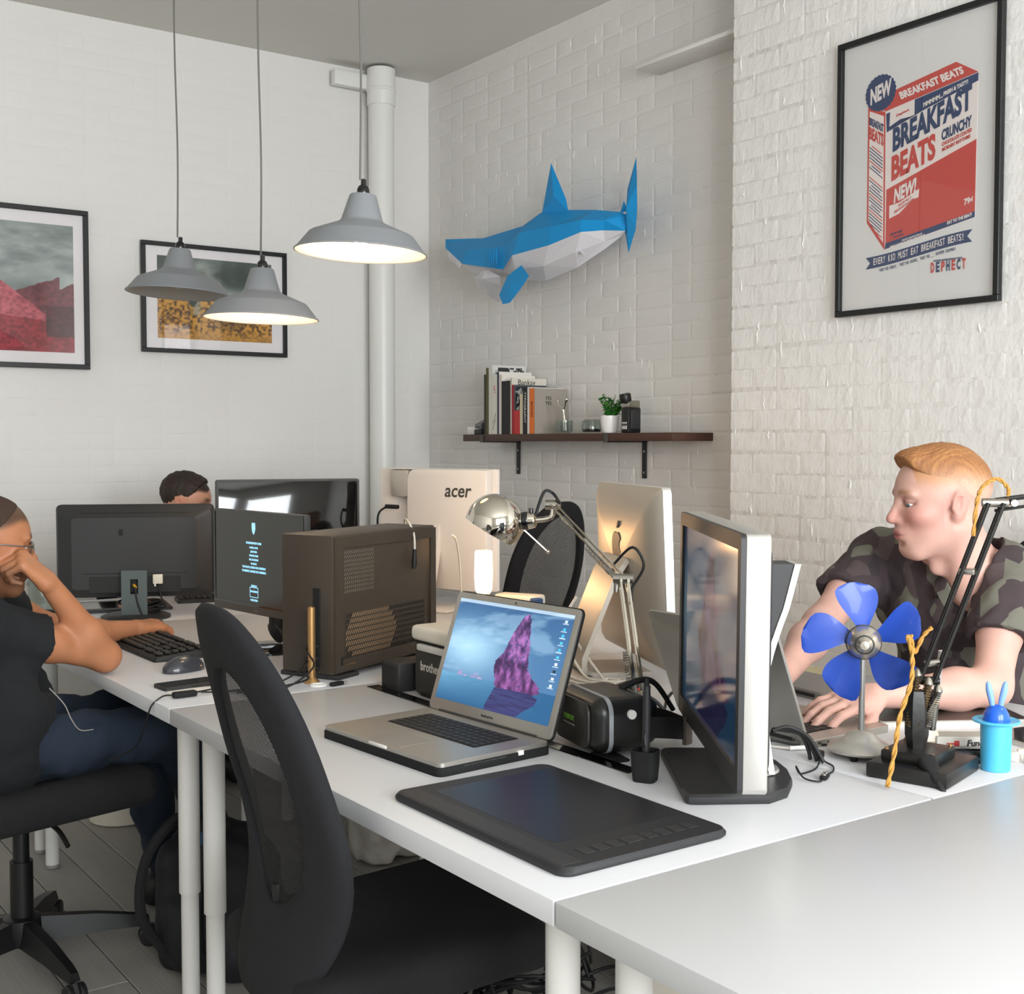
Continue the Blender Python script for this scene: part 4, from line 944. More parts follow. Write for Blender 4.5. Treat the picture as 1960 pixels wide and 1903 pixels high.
# ================================================================== pendant lamps
M_shade = mat('grey_enamel', '878A8E', .5, var=.03, bump=.0002, bscale=400)
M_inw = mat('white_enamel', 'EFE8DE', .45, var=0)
M_ing = mat('unlit_enamel_inside', '9A9893', .5, var=.02)  # inside of the unlit shade, its lack of glow painted as grey
M_cord = mat('grey_textile_cord', '6E6C68', .7, var=.05)
def pendant(label, loc, tilt, lit):
    t = thing('pendant_lamp', label, 'lamp', loc, (R(tilt[0]), R(tilt[1]), 0), 'grey pendant lamps over the desks')
    out = [(.180, 0), (.1795, .003), (.174, .007), (.143, .047), (.137, .051), (.068, .079), (.060, .084), (.056, .090), (.037, .153), (.034, .157), (.012, .159)]
    inn = [(r_ - .0035, z - .002) for r_, z in out]; inn[0] = (.177, .0005)
    part('shade', G().lathe(out, 56, cap=False), M_shade, t, smooth=40)
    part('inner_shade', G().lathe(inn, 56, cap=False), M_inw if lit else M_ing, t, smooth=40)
    part('rim', G().lathe([(.177, .0005), (.1785, -.0015), (.181, -.0005), (.180, .002)], 56, cap=False), M_shade, t)
    part('socket', G().lathe([(.017, .157), (.018, .160), (.017, .172), (.013, .180), (.0075, .184), (.0075, .198), (.004, .200)], 24), M_gloss, t)
    part('bulb', G().ell((0, 0, .055), (.028, .028, .036), 20, 12), mat('lit_bulb', 'FFF3E0', .4, emit='FFE3BE', estr=10, var=0) if lit else mat('unlit_bulb', 'C9C6BE', .3), t)
    c = part('cord', G().tube([(0, 0, .198), (.004, 0, .5), (-.003, 0, .9), (0, 0, ZC - loc[2] + .01)], .0032, 8, sm=5), M_cord, t, (0, 0, 0), (R(-tilt[0]), R(-tilt[1]), 0))
    part('ceiling_rose', G().lathe([(.0, ZC - loc[2] - .03), (.03, ZC - loc[2] - .03), (.045, ZC - loc[2] - .005), (.045, ZC - loc[2])], 24), M_white, t, (0, 0, 0), (R(-tilt[0]), R(-tilt[1]), 0))
    if lit:
        d = bpy.data.lights.new('pendant_bulb', 'POINT'); d.energy = 3.0; d.color = (1, .73, .47); d.shadow_soft_size = .03
        put('pendant_bulb', d, t, (0, 0, .018))
pendant('lit grey pendant lamp nearest the corner pipe, hanging highest in the picture', (1.618, 2.992, 1.845), (1.0, 2.5), True)
pendant('lit grey pendant lamp in the middle, hanging lowest and overlapping the forest picture', (1.622, 3.657, 1.722), (0.5, 1.5), True)
pendant('unlit grey pendant lamp, the leftmost and farthest of the three', (1.572, 4.252, 1.855), (0.5, 3), False)
# ================================================================== framed pictures
M_frame = mat('black_frame', '17181A', .4, var=.03)
M_mount = mat('white_mount', 'ECE8EA', .7, var=.01)
M_pane = thin_glass('picture_glass')
def framed(label, cat, W_, H_, fw, loc, rotz, mount_w, pic, pw, ph, px=0, pz=0, nx=200, ny=140, glass=True):
    t = thing('framed_picture', label, cat, loc, rotz)
    bars = [((0, H_ / 2 - fw / 2), (W_, fw)), ((0, -H_ / 2 + fw / 2), (W_, fw)), ((-W_ / 2 + fw / 2, 0), (fw, H_ - 2 * fw)), ((W_ / 2 - fw / 2, 0), (fw, H_ - 2 * fw))]
    for (x, z), (a, b) in bars: part('frame_bar', G().box((x, -.011, z), (a, .022, b), .0015, 1), M_frame, t)
    m_ = part('mount', G().box((0, -.004, 0), (W_ - fw, .004, H_ - fw)), M_mount, t)
    if pic is not None: picture('print', pw, ph, nx, ny, pic, M_print, t, (px, -.0068, pz))
    if glass: part('pane', G().box((0, -.0125, 0), (W_ - 2 * fw, .0015, H_ - 2 * fw)), M_pane, t)
    return t
def redhills(u, v):
    n = fbm(u * 4, v * 6, 3, 5); c = mixc(srgb('6F7B78'), srgb('B9C2C0'), np.clip((n - .2) * 1.6, 0, 1)); c = mixc(c, srgb('5C6867'), np.clip(fbm(u * 7 + 9, v * 12, 8) * 1.8 - .8, 0, 1) * (v > .6))
    r1 = .62 - 1.25 * np.abs(u - .52) ** 1.2 + .03 * fbm(u * 20, v * 0, 4); r2 = .30 + .55 * np.clip(u - .62, 0, 1) + .07 * fbm(u * 14, 0 * v, 9); r2 = np.where(u > .93, r2 - .1, r2)
    t = np.clip((fbm(u * 55, v * 48, 12, 5) - .47) * 2.2 + .5, 0, 1) * .7 + .3 * fbm(u * 9, v * 9, 15)
    c = np.where((v < r2 + .1)[..., None] & (u > .55)[..., None], mixc(srgb('5B2F38'), srgb('8E4750'), t), c)
    c = np.where((v < r1)[..., None], mixc(srgb('8E3B48'), srgb('CE6B77'), np.clip(t * 1.3 + .3 * (v - .3), 0, 1)), c)
    r3 = .20 + .16 * (1 - u) + .03 * fbm(u * 9, 0 * v, 7)
    c = np.where((v < r3)[..., None], mixc(srgb('6E1F2A'), srgb('B83C48'), t), c)
    c = np.where(((v < .36) & (u > .86) & (v > .12))[..., None], mixc(srgb('3A1D24'), srgb('6B2C35'), t), c)
    return c
def forest(u, v):
    n = fbm(u * 5 + v, v * 5, 31, 5); c = mixc(srgb('3F4A45'), srgb('7B867F'), np.clip((n - .25) * 1.5, 0, 1))
    c = mixc(c, srgb('E2E4E0'), np.clip(1 - np.hypot((u - .42) * 1.6 + (v - .75) * .5, (v - .78) * 1.4) * 3.2, 0, 1) * np.clip(n * 2.1 - .4, 0, 1))
    c = mixc(c, srgb('CFD4D2'), np.clip(1 - np.hypot((u - .62) * 2, (v - .55) * 3) * 2.6, 0, 1) * .7)
    r1 = .50 + .12 * fbm(u * 9, 0 * v, 41) - .16 * np.exp(-((u - .30) / .06) ** 2); t = np.clip((fbm(u * 46, v * 36, 45, 5) - .47) * 1.9 + .5, 0, 1)
    f = mixc(srgb('4A3219'), srgb('D39A3E'), np.clip(t * 1.9 - .35, 0, 1)); f = mixc(f, srgb('3B352A'), np.clip(.75 - np.hypot((u - .62) * 2.2, (v - .28) * 2.4) * 1.8, 0, .85) * (t > .42))
    f = mixc(f, srgb('A3A6A2'), (np.exp(-((u - .33) / .035) ** 2) * (v > .30) * .8)); f = mixc(f, srgb('C8923F'), np.clip((.16 - v) * 6, 0, .7))
    return np.where((v < r1)[..., None], f, c)
framed('framed print of red hills under a grey sky at the far left', 'picture', 1.0, .71, .022, (1.185, YB - .012, 2.016), 0, .05, redhills, .87, .565, 0, .0, 260, 170)
framed('framed print of an orange autumn forest with mist behind two pendant lamps', 'picture', .73, .515, .020, (2.29, YB - .012, 2.011), 0, .05, forest, .575, .385, 0, .003, 240, 160)
# ------------------------------------------------------------------ cereal box poster
po = framed('tall framed poster of a red white and navy cereal box on the chimney breast', 'poster', .606, .895, .0185, (XP - .006, 2.450, 2.195), R(-90), 0, None, 0, 0)
for ch in po.children:
    if ch.name.startswith('mount'): ch.data.materials[0] = mat('poster_paper', 'E4E3E2', .6, var=.01)
M_pr, M_pn, M_pw, M_pp = mat('poster_red', 'CB4F48', .6, var=.03, vscale=60), mat('poster_navy', '35466C', .6, var=.04, vscale=60), mat('poster_white', 'EFE6E2', .6, var=.01), mat('poster_pink', 'D6A79F', .6)
lay = [0]
def flat(name, poly, m, lift):
    return part(name, G().prism(poly, -.0066 - lift * .00025, -.0060), m, po, smooth=0)
flat('box_front', [(-.118, .192), (.2161, .237), (.2126, -.191), (-.1142, -.247)], M_pw, 1)
flat('box_side', [(-.186, .225), (-.118, .192), (-.1142, -.247), (-.1864, -.150)], M_pr, 1)
flat('side_white', [(-.180, .208), (-.124, .181), (-.121, -.222), (-.180, -.142)], M_pw, 2)
flat('box_lid', [(-.118, .1945), (-.188, .238), (.1396, .2874), (.2161, .2395)], M_pr, 1)
flat('red_field', [(-.1107, -.0551), (.214, .042), (.2122, -.1717), (-.1113, -.2254)], M_pr, 2)
flat('navy_foot', [(-.1113, -.2254), (.2122, -.1717), (.2120, -.189), (-.1135, -.244)], M_pn, 3)
flat('navy_band', [(-.007, .207), (.2161, .237), (.2161, .2135), (.02, .166), (-.007, .158)], M_pn, 3)
flat('navy_corner', [(-.115, .186), (-.100, .188), (-.102, .142), (-.060, .158), (-.007, .158), (.02, .166), (-.112, .127)], M_pn, 3)
seal = []
for k in range(48):
    a = 2 * math.pi * k / 48; r_ = .057 + (.0035 if k % 2 else 0); seal.append((-.1376 + r_ * math.cos(a), .2577 + r_ * .97 * math.sin(a)))
flat('new_seal', seal, M_pn, 4)
def ptext(s_, x, z, w_, h_, m, sl, lift=5, shear=0, nm='lettering'):
    text(nm, s_, .03, m, po, (x, -.0066 - lift * .00025, z), ext=.0001, width=w_, height=h_, slope=sl, shear=shear, bold=.0013)
ptext('NEW', -.1376, .2577, .082, .052, M_pw, .24)
ptext('BREAKFAST BEATS', .055, .2435, .235, .026, M_pw, .12, shear=-.5)
ptext('BREAKFAST', .053, .130, .284, .076, M_pn, .27)
ptext('BEATS', -.011, .024, .163, .080, M_pr, .27)
ptext('CRUNCHY', .144, .086, .104, .034, M_pn, .24)
ptext('CHOCOLATE COATED', .146, .060, .104, .012, M_pr, .24); ptext("MORNIN' RHYTHMS", .144, .043, .098, .012, M_pr, .24)
ptext('MMMMM...', .060, .190, .070, .014, M_pw, .22); ptext('FRESH & TASTY!', .140, .209, .085, .013, M_pw, .22)
ptext('Dephect', -.052, .176, .048, .010, M_pr, .2)
ptext('NEW!', -.040, -.072, .085, .046, M_pw, .28, shear=.15)
flat('ribbon', [(-.098, -.108), (-.06, -.103), (.0, -.078), (.014, -.072), (.012, -.098), (-.01, -.102), (-.06, -.138), (-.098, -.149)], M_pw, 3)
ptext('TASTE ALL 3', -.040, -.104, .05, .008, M_pr, .42); ptext('DELICIOUS FLAVORS', -.042, -.117, .075, .008, M_pr, .42)
ptext('79¢', .190, -.138, .030, .024, M_pw, .18); ptext('EAT TO THE BEAT!', .160, -.187, .085, .010, M_pw, .165)
ptext('NET WT. 12OZ', -.070, -.198, .045, .008, M_pn, .165); ptext('(340 GRAMS)', -.062, -.2085, .038, .006, M_pn, .165)
ptext('PROUDLY MANUFACTURED BY', -.010, -.219, .075, .005, M_pw, .165); ptext('DEPHECT CLOTHING LTD. LONDON, UNITED KINGDOM', -.028, -.2285, .130, .005, M_pw, .165)
# side of the box
ptext('BREAKFAST', -.152, .158, .056, .026, M_pn, -.62); ptext('BEATS', -.152, .120, .056, .040, M_pr, -.62)
for k in range(26):
    z = .082 - k * .0105
    if k in (8, 9): continue
    w_ = .052 if k % 6 else .036
    x0, x1 = -.152 - w_ / 2, -.152 + w_ / 2
    flat('small_print_line', [(x0, z + .022 * w_ / .052), (x1, z - .022 * w_ / .052), (x1, z - .022 * w_ / .052 - .0035), (x0, z + .022 * w_ / .052 - .0035)], M_pn if k % 5 else M_pr, 4)
ban = lambda x: -.262 + .020 * math.sin((x - .01) / .205 * 1.45)
xs = [-.188 + .0245 * k for k in range(17)]
up_ = [(x, ban(x) + .0185) for x in xs]; dn_ = [(x, ban(x) - .0185) for x in xs]
flat('banner', dn_ + [(.187, ban(.2) + .0)] + list(reversed(up_)) + [(-.170, ban(-.18))], M_pn, 3)
def arc_text(s_, x0, x1, h_, f, m, lift=5):
    """letters set one by one along a curve"""
    n = len(s_); 
    for i, ch in enumerate(s_):
        if ch == ' ': continue
        x = x0 + (x1 - x0) * (i + .5) / n; sl = (f(x + .005) - f(x - .005)) / .01
        text('banner_letter', ch, .03, m, po, (x, -.0066 - lift * .00025, f(x)), ext=.0001, width=(x1 - x0) / n * (.86 if ch not in 'I!.,\'' else .34), height=h_ if ch not in '.,\'' else h_ * .3, slope=sl, bold=.0004)
arc_text('EVERY KID MUST EAT BREAKFAST BEATS!', -.158, .178, .0215, ban, M_pw)
arc_text("THEY'RE GREAT. THEY'RE SOUND. THEY'RE... SOOPER DOOPER!", -.134, .150, .0095, lambda x: ban(x) - .0305, M_pn)
ptext('ANOTHER AMAZING PRODUCT FROM', .121, -.3045, .102, .0055, M_pn, -.02)
for i, ch in enumerate('DEPHECT'): ptext(ch, .067 + i * .0185, -.325, .0125, .032, M_pr if i in (0, 2, 4, 6) else M_pn, -.02)
# ================================================================== paper shark
M_blue = mat('blue_card', '0A90D2', .6, var=.02, vscale=12)
M_cardw = mat('white_card', 'DAD9DE', .6, var=.01)
sk = thing('paper_shark', 'folded paper shark with blue back and white belly mounted on the brick wall', 'wall decoration', (3.35, 4.55, 2.2))
def loc_(p): return (p[0] - 3.35, p[1] - 4.55, p[2] - 2.2)
TOP = [(3.33, 5.269, 2.348), (3.32, 4.917, 2.305), (3.31, 4.584, 2.314), (3.31, 4.437, 2.355), (3.32, 4.269, 2.34), (3.33, 4.084, 2.313), (3.35, 3.948, 2.286), (3.36, 3.913, 2.269)]
BND = [(3.3, 5.221, 2.295), (3.22, 4.947, 2.179), (3.19, 4.566, 2.106), (3.18, 4.483, 2.158), (3.19, 4.228, 2.17), (3.23, 4.057, 2.207), (3.3, 3.995, 2.212), (3.34, 3.902, 2.201)]
BEL = [(3.33, 5.269, 2.302), (3.3, 4.919, 2.111), (3.3, 4.736, 2.125), (3.29, 4.544, 2.065), (3.3, 4.392, 2.045), (3.31, 4.182, 2.081), (3.34, 4.026, 2.146), (3.36, 3.929, 2.196)]
FAR = [(min(2 * (a[0] + .01) - b[0], 3.47), b[1] + .04, b[2] + .0) for a, b in zip(TOP, BND)]
MID = [((a[0] * .45 + b[0] * .55) - .035 * (0 if i in (0, 7) else 1), a[1] * .5 + b[1] * .5, a[2] * .5 + b[2] * .5) for i, (a, b) in enumerate(zip(TOP, BND))]
FMID = [(min(2 * (a[0] + .01) - m_[0], 3.47), m_[1], m_[2]) for a, m_ in zip(TOP, MID)]
g = G(); n = 5
vs = []
for i in range(8): vs += [loc_(BND[i]), loc_(MID[i]), loc_(TOP[i]), loc_(FMID[i]), loc_(FAR[i])]
fs = []
for i in range(7):
    for j in range(4):
        a, b, c, d = i * 5 + j, i * 5 + j + 1, (i + 1) * 5 + j + 1, (i + 1) * 5 + j
        fs += [(a, b, c), (a, c, d)] if (i + j) % 2 else [(a, b, d), (b, c, d)]
fs += [(0, 1, 2), (0, 2, 3), (0, 3, 4)]
part('back', G().add(vs, fs), M_blue, sk, smooth=0)
vs = []
for i in range(8): 
    b, e, f = Vector(BND[i]), Vector(BEL[i]), Vector(FAR[i]); 
    vs += [loc_(b), loc_(b * .45 + e * .55 + Vector((-.02 if 2 < i < 6 else 0, 0, -.004))), loc_(e), loc_(f)]
fs = []
for i in range(7):
    for j in range(3):
        a, b, c, d = i * 4 + j, i * 4 + j + 1, (i + 1) * 4 + j + 1, (i + 1) * 4 + j
        fs += [(a, b, c), (a, c, d)] if (i + j) % 2 else [(a, b, d), (b, c, d)]
part('belly', G().add(vs, fs), M_cardw, sk, smooth=0)
def fin(name, pts, th, m, spine=None):
    P_ = [Vector(loc_(p)) for p in pts]; c = sum(P_, Vector()) / len(P_)
    k = len(P_); g = G(); vs = [tuple(p) for p in P_] + [tuple(c + Vector((-th, 0, 0))), tuple(c + Vector((th, 0, 0)))]
    g.add(vs, [(i, (i + 1) % k, k) for i in range(k)] + [((i + 1) % k, i, k + 1) for i in range(k)]); part(name, g, m, sk, smooth=0)
fin('dorsal_fin', [(3.31, 4.437, 2.345), (3.31, 4.369, 2.559), (3.31, 4.263, 2.387), (3.31, 4.245, 2.33)], .018, M_blue)
tl = [(3.355, 3.853, 2.496), (3.355, 3.908, 2.374), (3.355, 3.907, 2.282), (3.355, 3.92, 2.198), (3.355, 3.9, 2.11), (3.34, 3.838, 2.198), (3.33, 3.82, 2.279), (3.33, 3.82, 2.37)]
fin('tail_fin', tl, .03, M_blue)
fin('rear_fin', [(3.35, 3.948, 2.28), (3.35, 3.925, 2.329), (3.35, 3.898, 2.285)], .008, M_blue)
fin('pectoral_fin', [(3.20, 4.440, 2.112), (3.17, 4.340, 2.052), (3.14, 4.366, 1.993), (3.12, 4.413, 1.940), (3.12, 4.469, 1.938), (3.14, 4.525, 1.986), (3.17, 4.505, 2.069)], .010, M_blue)
fin('pectoral_fin', [(3.38, 4.96, 2.12), (3.38, 4.86, 2.11), (3.42, 4.90, 2.03), (3.44, 4.96, 2.01), (3.42, 5.04, 2.06)], .008, M_cardw)
fin('belly_fin', [(3.27, 4.12, 2.155), (3.255, 4.04, 2.10), (3.265, 4.09, 2.145), (3.28, 4.16, 2.13)], .008, M_cardw)
fin('lower_jaw', [(3.27, 4.925, 2.112), (3.25, 4.80, 2.145), (3.24, 4.66, 2.09), (3.27, 4.70, 2.055), (3.28, 4.90, 2.06)], .03, M_cardw)
for k in range(9):
    f = .18 + k * .08; a = Vector(BND[0]) * (1 - f) + Vector(BND[1]) * f
    a2 = a + Vector((0, -.022, -.016)); fin('tooth', [tuple(a), tuple((a + a2) / 2 + Vector((-.004, .012, -.030))), tuple(a2)], .002, M_cardw)
for k in range(4):
    y = 4.66 - k * .019; fin('gill_fold', [(3.185 - .001 * k, y + .006, 2.215), (3.183, y, 2.21), (3.178, y - .004, 2.13), (3.182, y + .008, 2.12)], .004, M_blue)
part('wall_mount', G().box((.08, -.2, -.03), (.14, .03, .03)), M_cardw, sk)
# ================================================================== shelf and what stands on it
M_wood = mat('dark_walnut', '4A3127', .5, var=.16, vscale=9, bump=.0004, bscale=60, stretch=(1, .12, 1))
sf = thing('wall_shelf', 'dark walnut plank shelf on two black metal brackets below the shark', 'shelf', (3.39, 4.292, 1.3535))
part('board', G().box((0, 0, 0), (.22, 1.49, .033), .003, 2), M_wood, sf)
for y in (4.87, 3.95):
    b_ = part('bracket', G().box((.1025, y - 4.292, -.095), (.006, .026, .16), .001, 1), M_blkmetal, sf)
    part('bracket_strap', G().box((-.002, y - 4.292, -.0195), (.226, .026, .005), .001, 1), M_blkmetal, b_); part('bracket_hook', G().box((-.1130, y - 4.292, -.004), (.005, .026, .036), .001, 1), mat('worn_steel', '58544E', .4, metal=.7), b_)
    for z in (-.06, -.15): part('screw', G().cyl((.0985, y - 4.292, z), (.1005, y - 4.292, z), .005, n=10), M_steel, b_)
SZ = 1.370
M_pages = mat('book_pages', 'DDD6C8', .8, var=.03)
def book(label, y1, th, h_, dp, spine, cover=None, cm=None):
    t = thing('book', label, 'book', (3.29, y1 - th / 2, SZ), 0, 'books on the walnut shelf')
    ms = mat('book_' + spine, spine, .55, var=.03); mc = mat('book_' + cover, cover, .5, var=.05) if cover else ms
    part('spine', G().box((.001, 0, h_ / 2), (.003, th - .0008, h_), .0006, 1), ms, t)
    part('cover', G().box((dp / 2, -th / 2 + .0012, h_ / 2), (dp, .0016, h_), .0004, 1), cm or mc, t); part('cover', G().box((dp / 2, th / 2 - .0012, h_ / 2), (dp, .0016, h_), .0004, 1), mc, t)
    part('pages', G().box((dp / 2 + .001, 0, h_ / 2), (dp - .006, th - .005, h_ - .006)), M_pages, t)
    return t
y = 4.868
specs = [('thin dark book, the leftmost on the shelf', .016, .283, .15, '2E2C28', None), ('tall olive-spined book second from the left on the shelf', .022, .314, .17, '5C5630', '3A3A30'), ('tallest book with a white spine and black and white patterned cover', .026, .326, .20, 'D6D3CA', 'CFCFCA'),
 ('white book with red lettering on its spine', .042, .281, .19, 'DDD8CE', 'D5CEC2'), ('thin navy-spined book between two pale books', .014, .292, .19, '3A4252', 'E0DBD3'), ('slim pale pink-white book left of the thick black one', .020, .276, .195, 'D9CEC8', 'E2DDD4'),
 ('thick black book in the middle of the row', .070, .246, .18, '1E1C1E', '232023'), ('cream book with dark lettering on its cover right of the thick black book', .010, .258, .20, 'CFC8BB', 'D8D1C4'), ('thin red-spined book with a dark photo cover', .018, .226, .185, '9E2430', '50565A'),
 ('short bright red paperback, the lowest in the row', .044, .108, .13, 'C23438', 'C8393B'), ('small cream paperback beside the short red one', .022, .182, .15, 'D3C5A8', 'D0C4AC'), ('black book with white spine lettering left of the orange one', .034, .214, .17, '1F2023', '26272A'), ('white-edged slim book just left of the orange spine', .015, .211, .20, 'E2DED8', 'D9D4CC'), ('orange-spined book with a grey cover at the right end of the row', .036, .205, .19, 'E5762C', '9B948B')]
M_pat = mat('pattern_cover', attr=True, rough=.5, var=0)
for i, (lb, th, h_, dp, sp_, cv) in enumerate(specs):
    b_ = book(lb, y, th, h_, dp, sp_, cv)
    if i == 2: picture('cover_print', .165, .30, 60, 90, lambda u, v: mixc(srgb('2E302F'), srgb('DADAD5'), (fbm(u * 9, v * 16, 2) > .47) * 1.0), M_pat, b_, (.105, -th / 2 - .0001, .165))
    if i == 8: picture('cover_print', .17, .20, 40, 50, lambda u, v: mixc(srgb('2B3034'), srgb('C8CCC8'), (fbm(u * 6, v * 8, 4) > .5) * 1.0), M_pat, b_, (.093, -th / 2 - .0001, .118))
    if i == 7: text('cover_lettering', 'Banksy', .036, M_ink, b_, (.085, -th / 2 - .0003, .238))
    if i == 13: text('cover_lettering', 'YES\nYES', .022, M_ink, b_, (.08, -th / 2 - .0003, .150)); text('spine_lettering', 'EDITION', .018, M_ink, b_, (-.0012, 0, .11), (R(90), R(90), R(-90)))
    if i == 11: text('spine_lettering', 'TYPOGRAPHY', .020, M_white, b_, (-.0012, 0, .12), (R(90), R(90), R(-90)), width=.14)
    if i == 3: text('spine_lettering', 'ART', .020, M_red, b_, (-.0012, 0, .21), (R(90), R(90), R(-90))); part('spine_drawing', G().tube([(-.0012, -.012, .10), (-.0012, .002, .07), (-.0012, .014, .05)], .0008, 5).tube([(-.0012, -.012, .07), (-.0012, .002, .045), (-.0012, .014, .02)], .0008, 5), M_ink, b_)
    y -= th + .001
# tape dispenser, cards
t = thing('tape_dispenser', 'grey hole punch standing left of the books on the shelf', 'hole punch', (3.345, 4.935, SZ), R(-90))
part('base', G().box((0, 0, .012), (.055, .10, .024), .004), M_dark, t); part('lever', G().ring_loft([[(-.025, y_, z_) for y_, z_ in ((-.045, .028), (.045, .028), (.045, .062), (.01, .074), (-.045, .050))], [(.025, y_, z_) for y_, z_ in ((-.045, .028), (.045, .028), (.045, .062), (.01, .074), (-.045, .050))]]), mat('punch_grey', '77777A', .4, metal=.3), t); part('slot', G().box((0, -.0455, .036), (.040, .003, .008), .001, 1), M_gloss, t)
for k in range(3):
    t = part('business_cards', G().box((0, 0, .006), (.055, .085, .012), .0008, 1), M_paper, None, (3.335, 5.0 - .003 * k, SZ + .0122 * k), (0, 0, R(6 * k - 5))); tag(t, ('bottom', 'middle', 'top')[k] + ' of three small stacks of white cards at the left end of the shelf', 'cards', 'white card stacks on the shelf')
# glass jar with corkscrew-like opener
M_clear = thin_glass('clear_glass', 'EEF2F0', .12, .03)
t = thing('glass_jar', 'short clear ribbed glass tumbler on the shelf in front of the grey book cover', 'glass', (3.335, 4.300, SZ))
part('glass', G().lathe([(0, .004), (.030, .004), (.034, .01), (.036, .055), (.036, .058), (.033, .058), (.031, .012), (0, .010)], 28), M_clear, t)
for k in range(10): a = 2 * math.pi * k / 10; part('rib', G().cyl((.0355 * math.cos(a), .0355 * math.sin(a), .012), (.0365 * math.cos(a), .0365 * math.sin(a), .055), .0016, n=6), M_clear, t)
t = thing('chrome_portafilter', 'chrome forked utensil leaning in the ribbed glass tumbler', 'utensil', (3.335, 4.300, SZ))
part('stem', G().tube([(0, -.004, .014), (.0, .004, .07), (0, .010, .105), (0, .004, .118)], .005, 10, sm=5), M_chrome, t); part('fork_arm', G().tube([(0, .006, .112), (0, .03, .122), (0, .045, .128), (0, .052, .142)], .0045, 8, sm=5).ell((0, .053, .146), (.006, .006, .006), 12, 8), M_chrome, t); part('fork_arm', G().tube([(0, .004, .114), (0, -.002, .13), (0, -.010, .146)], .0045, 8, sm=5).ell((0, -.012, .15), (.009, .009, .011), 12, 8), M_chrome, t)
t = thing('glass_jug', 'clear glass coffee jug with dark liquid in the bottom beside the plant pot', 'jug', (3.345, 4.125, SZ))
part('glass', G().lathe([(0, .003), (.036, .003), (.042, .012), (.042, .03), (.036, .052), (.034, .060), (.032, .060), (.034, .052), (.040, .030), (.039, .014), (0, .006)], 28), M_clear, t); part('coffee', G().lathe([(0, .007), (.0375, .008), (.0385, .014), (.0385, .020), (0, .020)], 28), mat('dark_coffee', '17100C', .15, var=0), t)
part('handle', G().tube([(0, .036, .05), (0, .06, .052), (0, .066, .032), (0, .056, .014), (0, .04, .012)], .0032, 8, sm=5), M_clear, t)
# potted plant
t = thing('potted_plant', 'small bushy green plant in a round white pot on the shelf', 'plant', (3.345, 4.005, SZ))
part('pot', G().lathe([(0, 0), (.026, 0), (.030, .003), (.037, .03), (.0405, .068), (.0405, .074), (.037, .074), (.034, .06), (0, .058)], 36), mat('white_ceramic', 'E2E0DE', .3, var=.01), t); part('soil', G().lathe([(.0345, .058), (.0345, .064), (0, .066)], 28), mat('dark_soil', '2A2119', .9, bump=.002, bscale=120), t)
q = random.Random(12); M_lf = [mat('leaf_%d' % i, c, .45, var=.1, vscale=50) for i, c in enumerate(('2F7A24', '4B9A34', '1F5A1D', '6AB047'))]
lm = [to_mesh('leaf', G().add([(0, 0, 0), (.0042, .0035, .0012), (.0055, .009, .0006), (0, .0145, -.0012), (-.0055, .009, .0006), (-.0042, .0035, .0012)], [(0, 1, 2, 3), (0, 3, 4, 5)]), m_, 30, False) for m_ in M_lf]
nl = 0
for sidx in range(19):
    a = q.uniform(0, 6.283); sp = q.uniform(.015, .062); hgt = q.uniform(.055, .118) * (1.05 - sp * 4.5); pts = [Vector((.010 * math.cos(a), .010 * math.sin(a), .062)), Vector((sp * .6 * math.cos(a), sp * .6 * math.sin(a), .062 + hgt * .55)), Vector((sp * math.cos(a), sp * math.sin(a), .062 + hgt))]
    P_ = catmull(pts, 8); st_ = part('stem', G().tube(P_, .0011, 5), M_lf[2], t)
    for k in range(2, len(P_)):
        for s2 in (0, 1):
            if nl >= 298: break
            nl += 1; ang_ = a + s2 * math.pi + k * 1.3 + q.uniform(-.4, .4)
            o = put('leaf', lm[min(3, int(q.random() * 2.2) + (1 if k > 11 else 0) * q.randrange(2))], t, P_[k], (q.uniform(-.1, .9), q.uniform(-.5, .5), ang_)); sc = q.uniform(.8, 1.5); o.scale = (sc, sc, sc)
# camcorder standing on end
t = thing('camcorder', 'old black and silver handheld camera standing on end at the right of the shelf', 'camera', (3.345, 3.868, SZ), R(-90))
part('body', G().box((0, .0, .052), (.046, .07, .104), .006), M_blkplastic, t); part('silver_collar', G().box((0, -.002, .118), (.047, .066, .032), .006), M_steel, t)
part('lens_barrel', G().lathe([(.022, .128), (.024, .132), (.024, .160), (.022, .164), (.017, .164), (.016, .150)], 28), M_blkmetal, t, (0, 0, 0), (R(12), 0, 0)); part('lens', G().cyl((0, -.03, .150), (0, -.0345, .156), .016, n=24), M_gloss, t)
part('label_band', G().box((0, -.0355, .030), (.030, .002, .030), .001, 1), M_silver2, t); part('dark_band', G().box((0, -.0362, .034), (.030, .002, .009), .0005, 1), M_gloss, t); part('side_grip', G().box((.026, 0, .055), (.01, .05, .08), .004), M_dark, t)
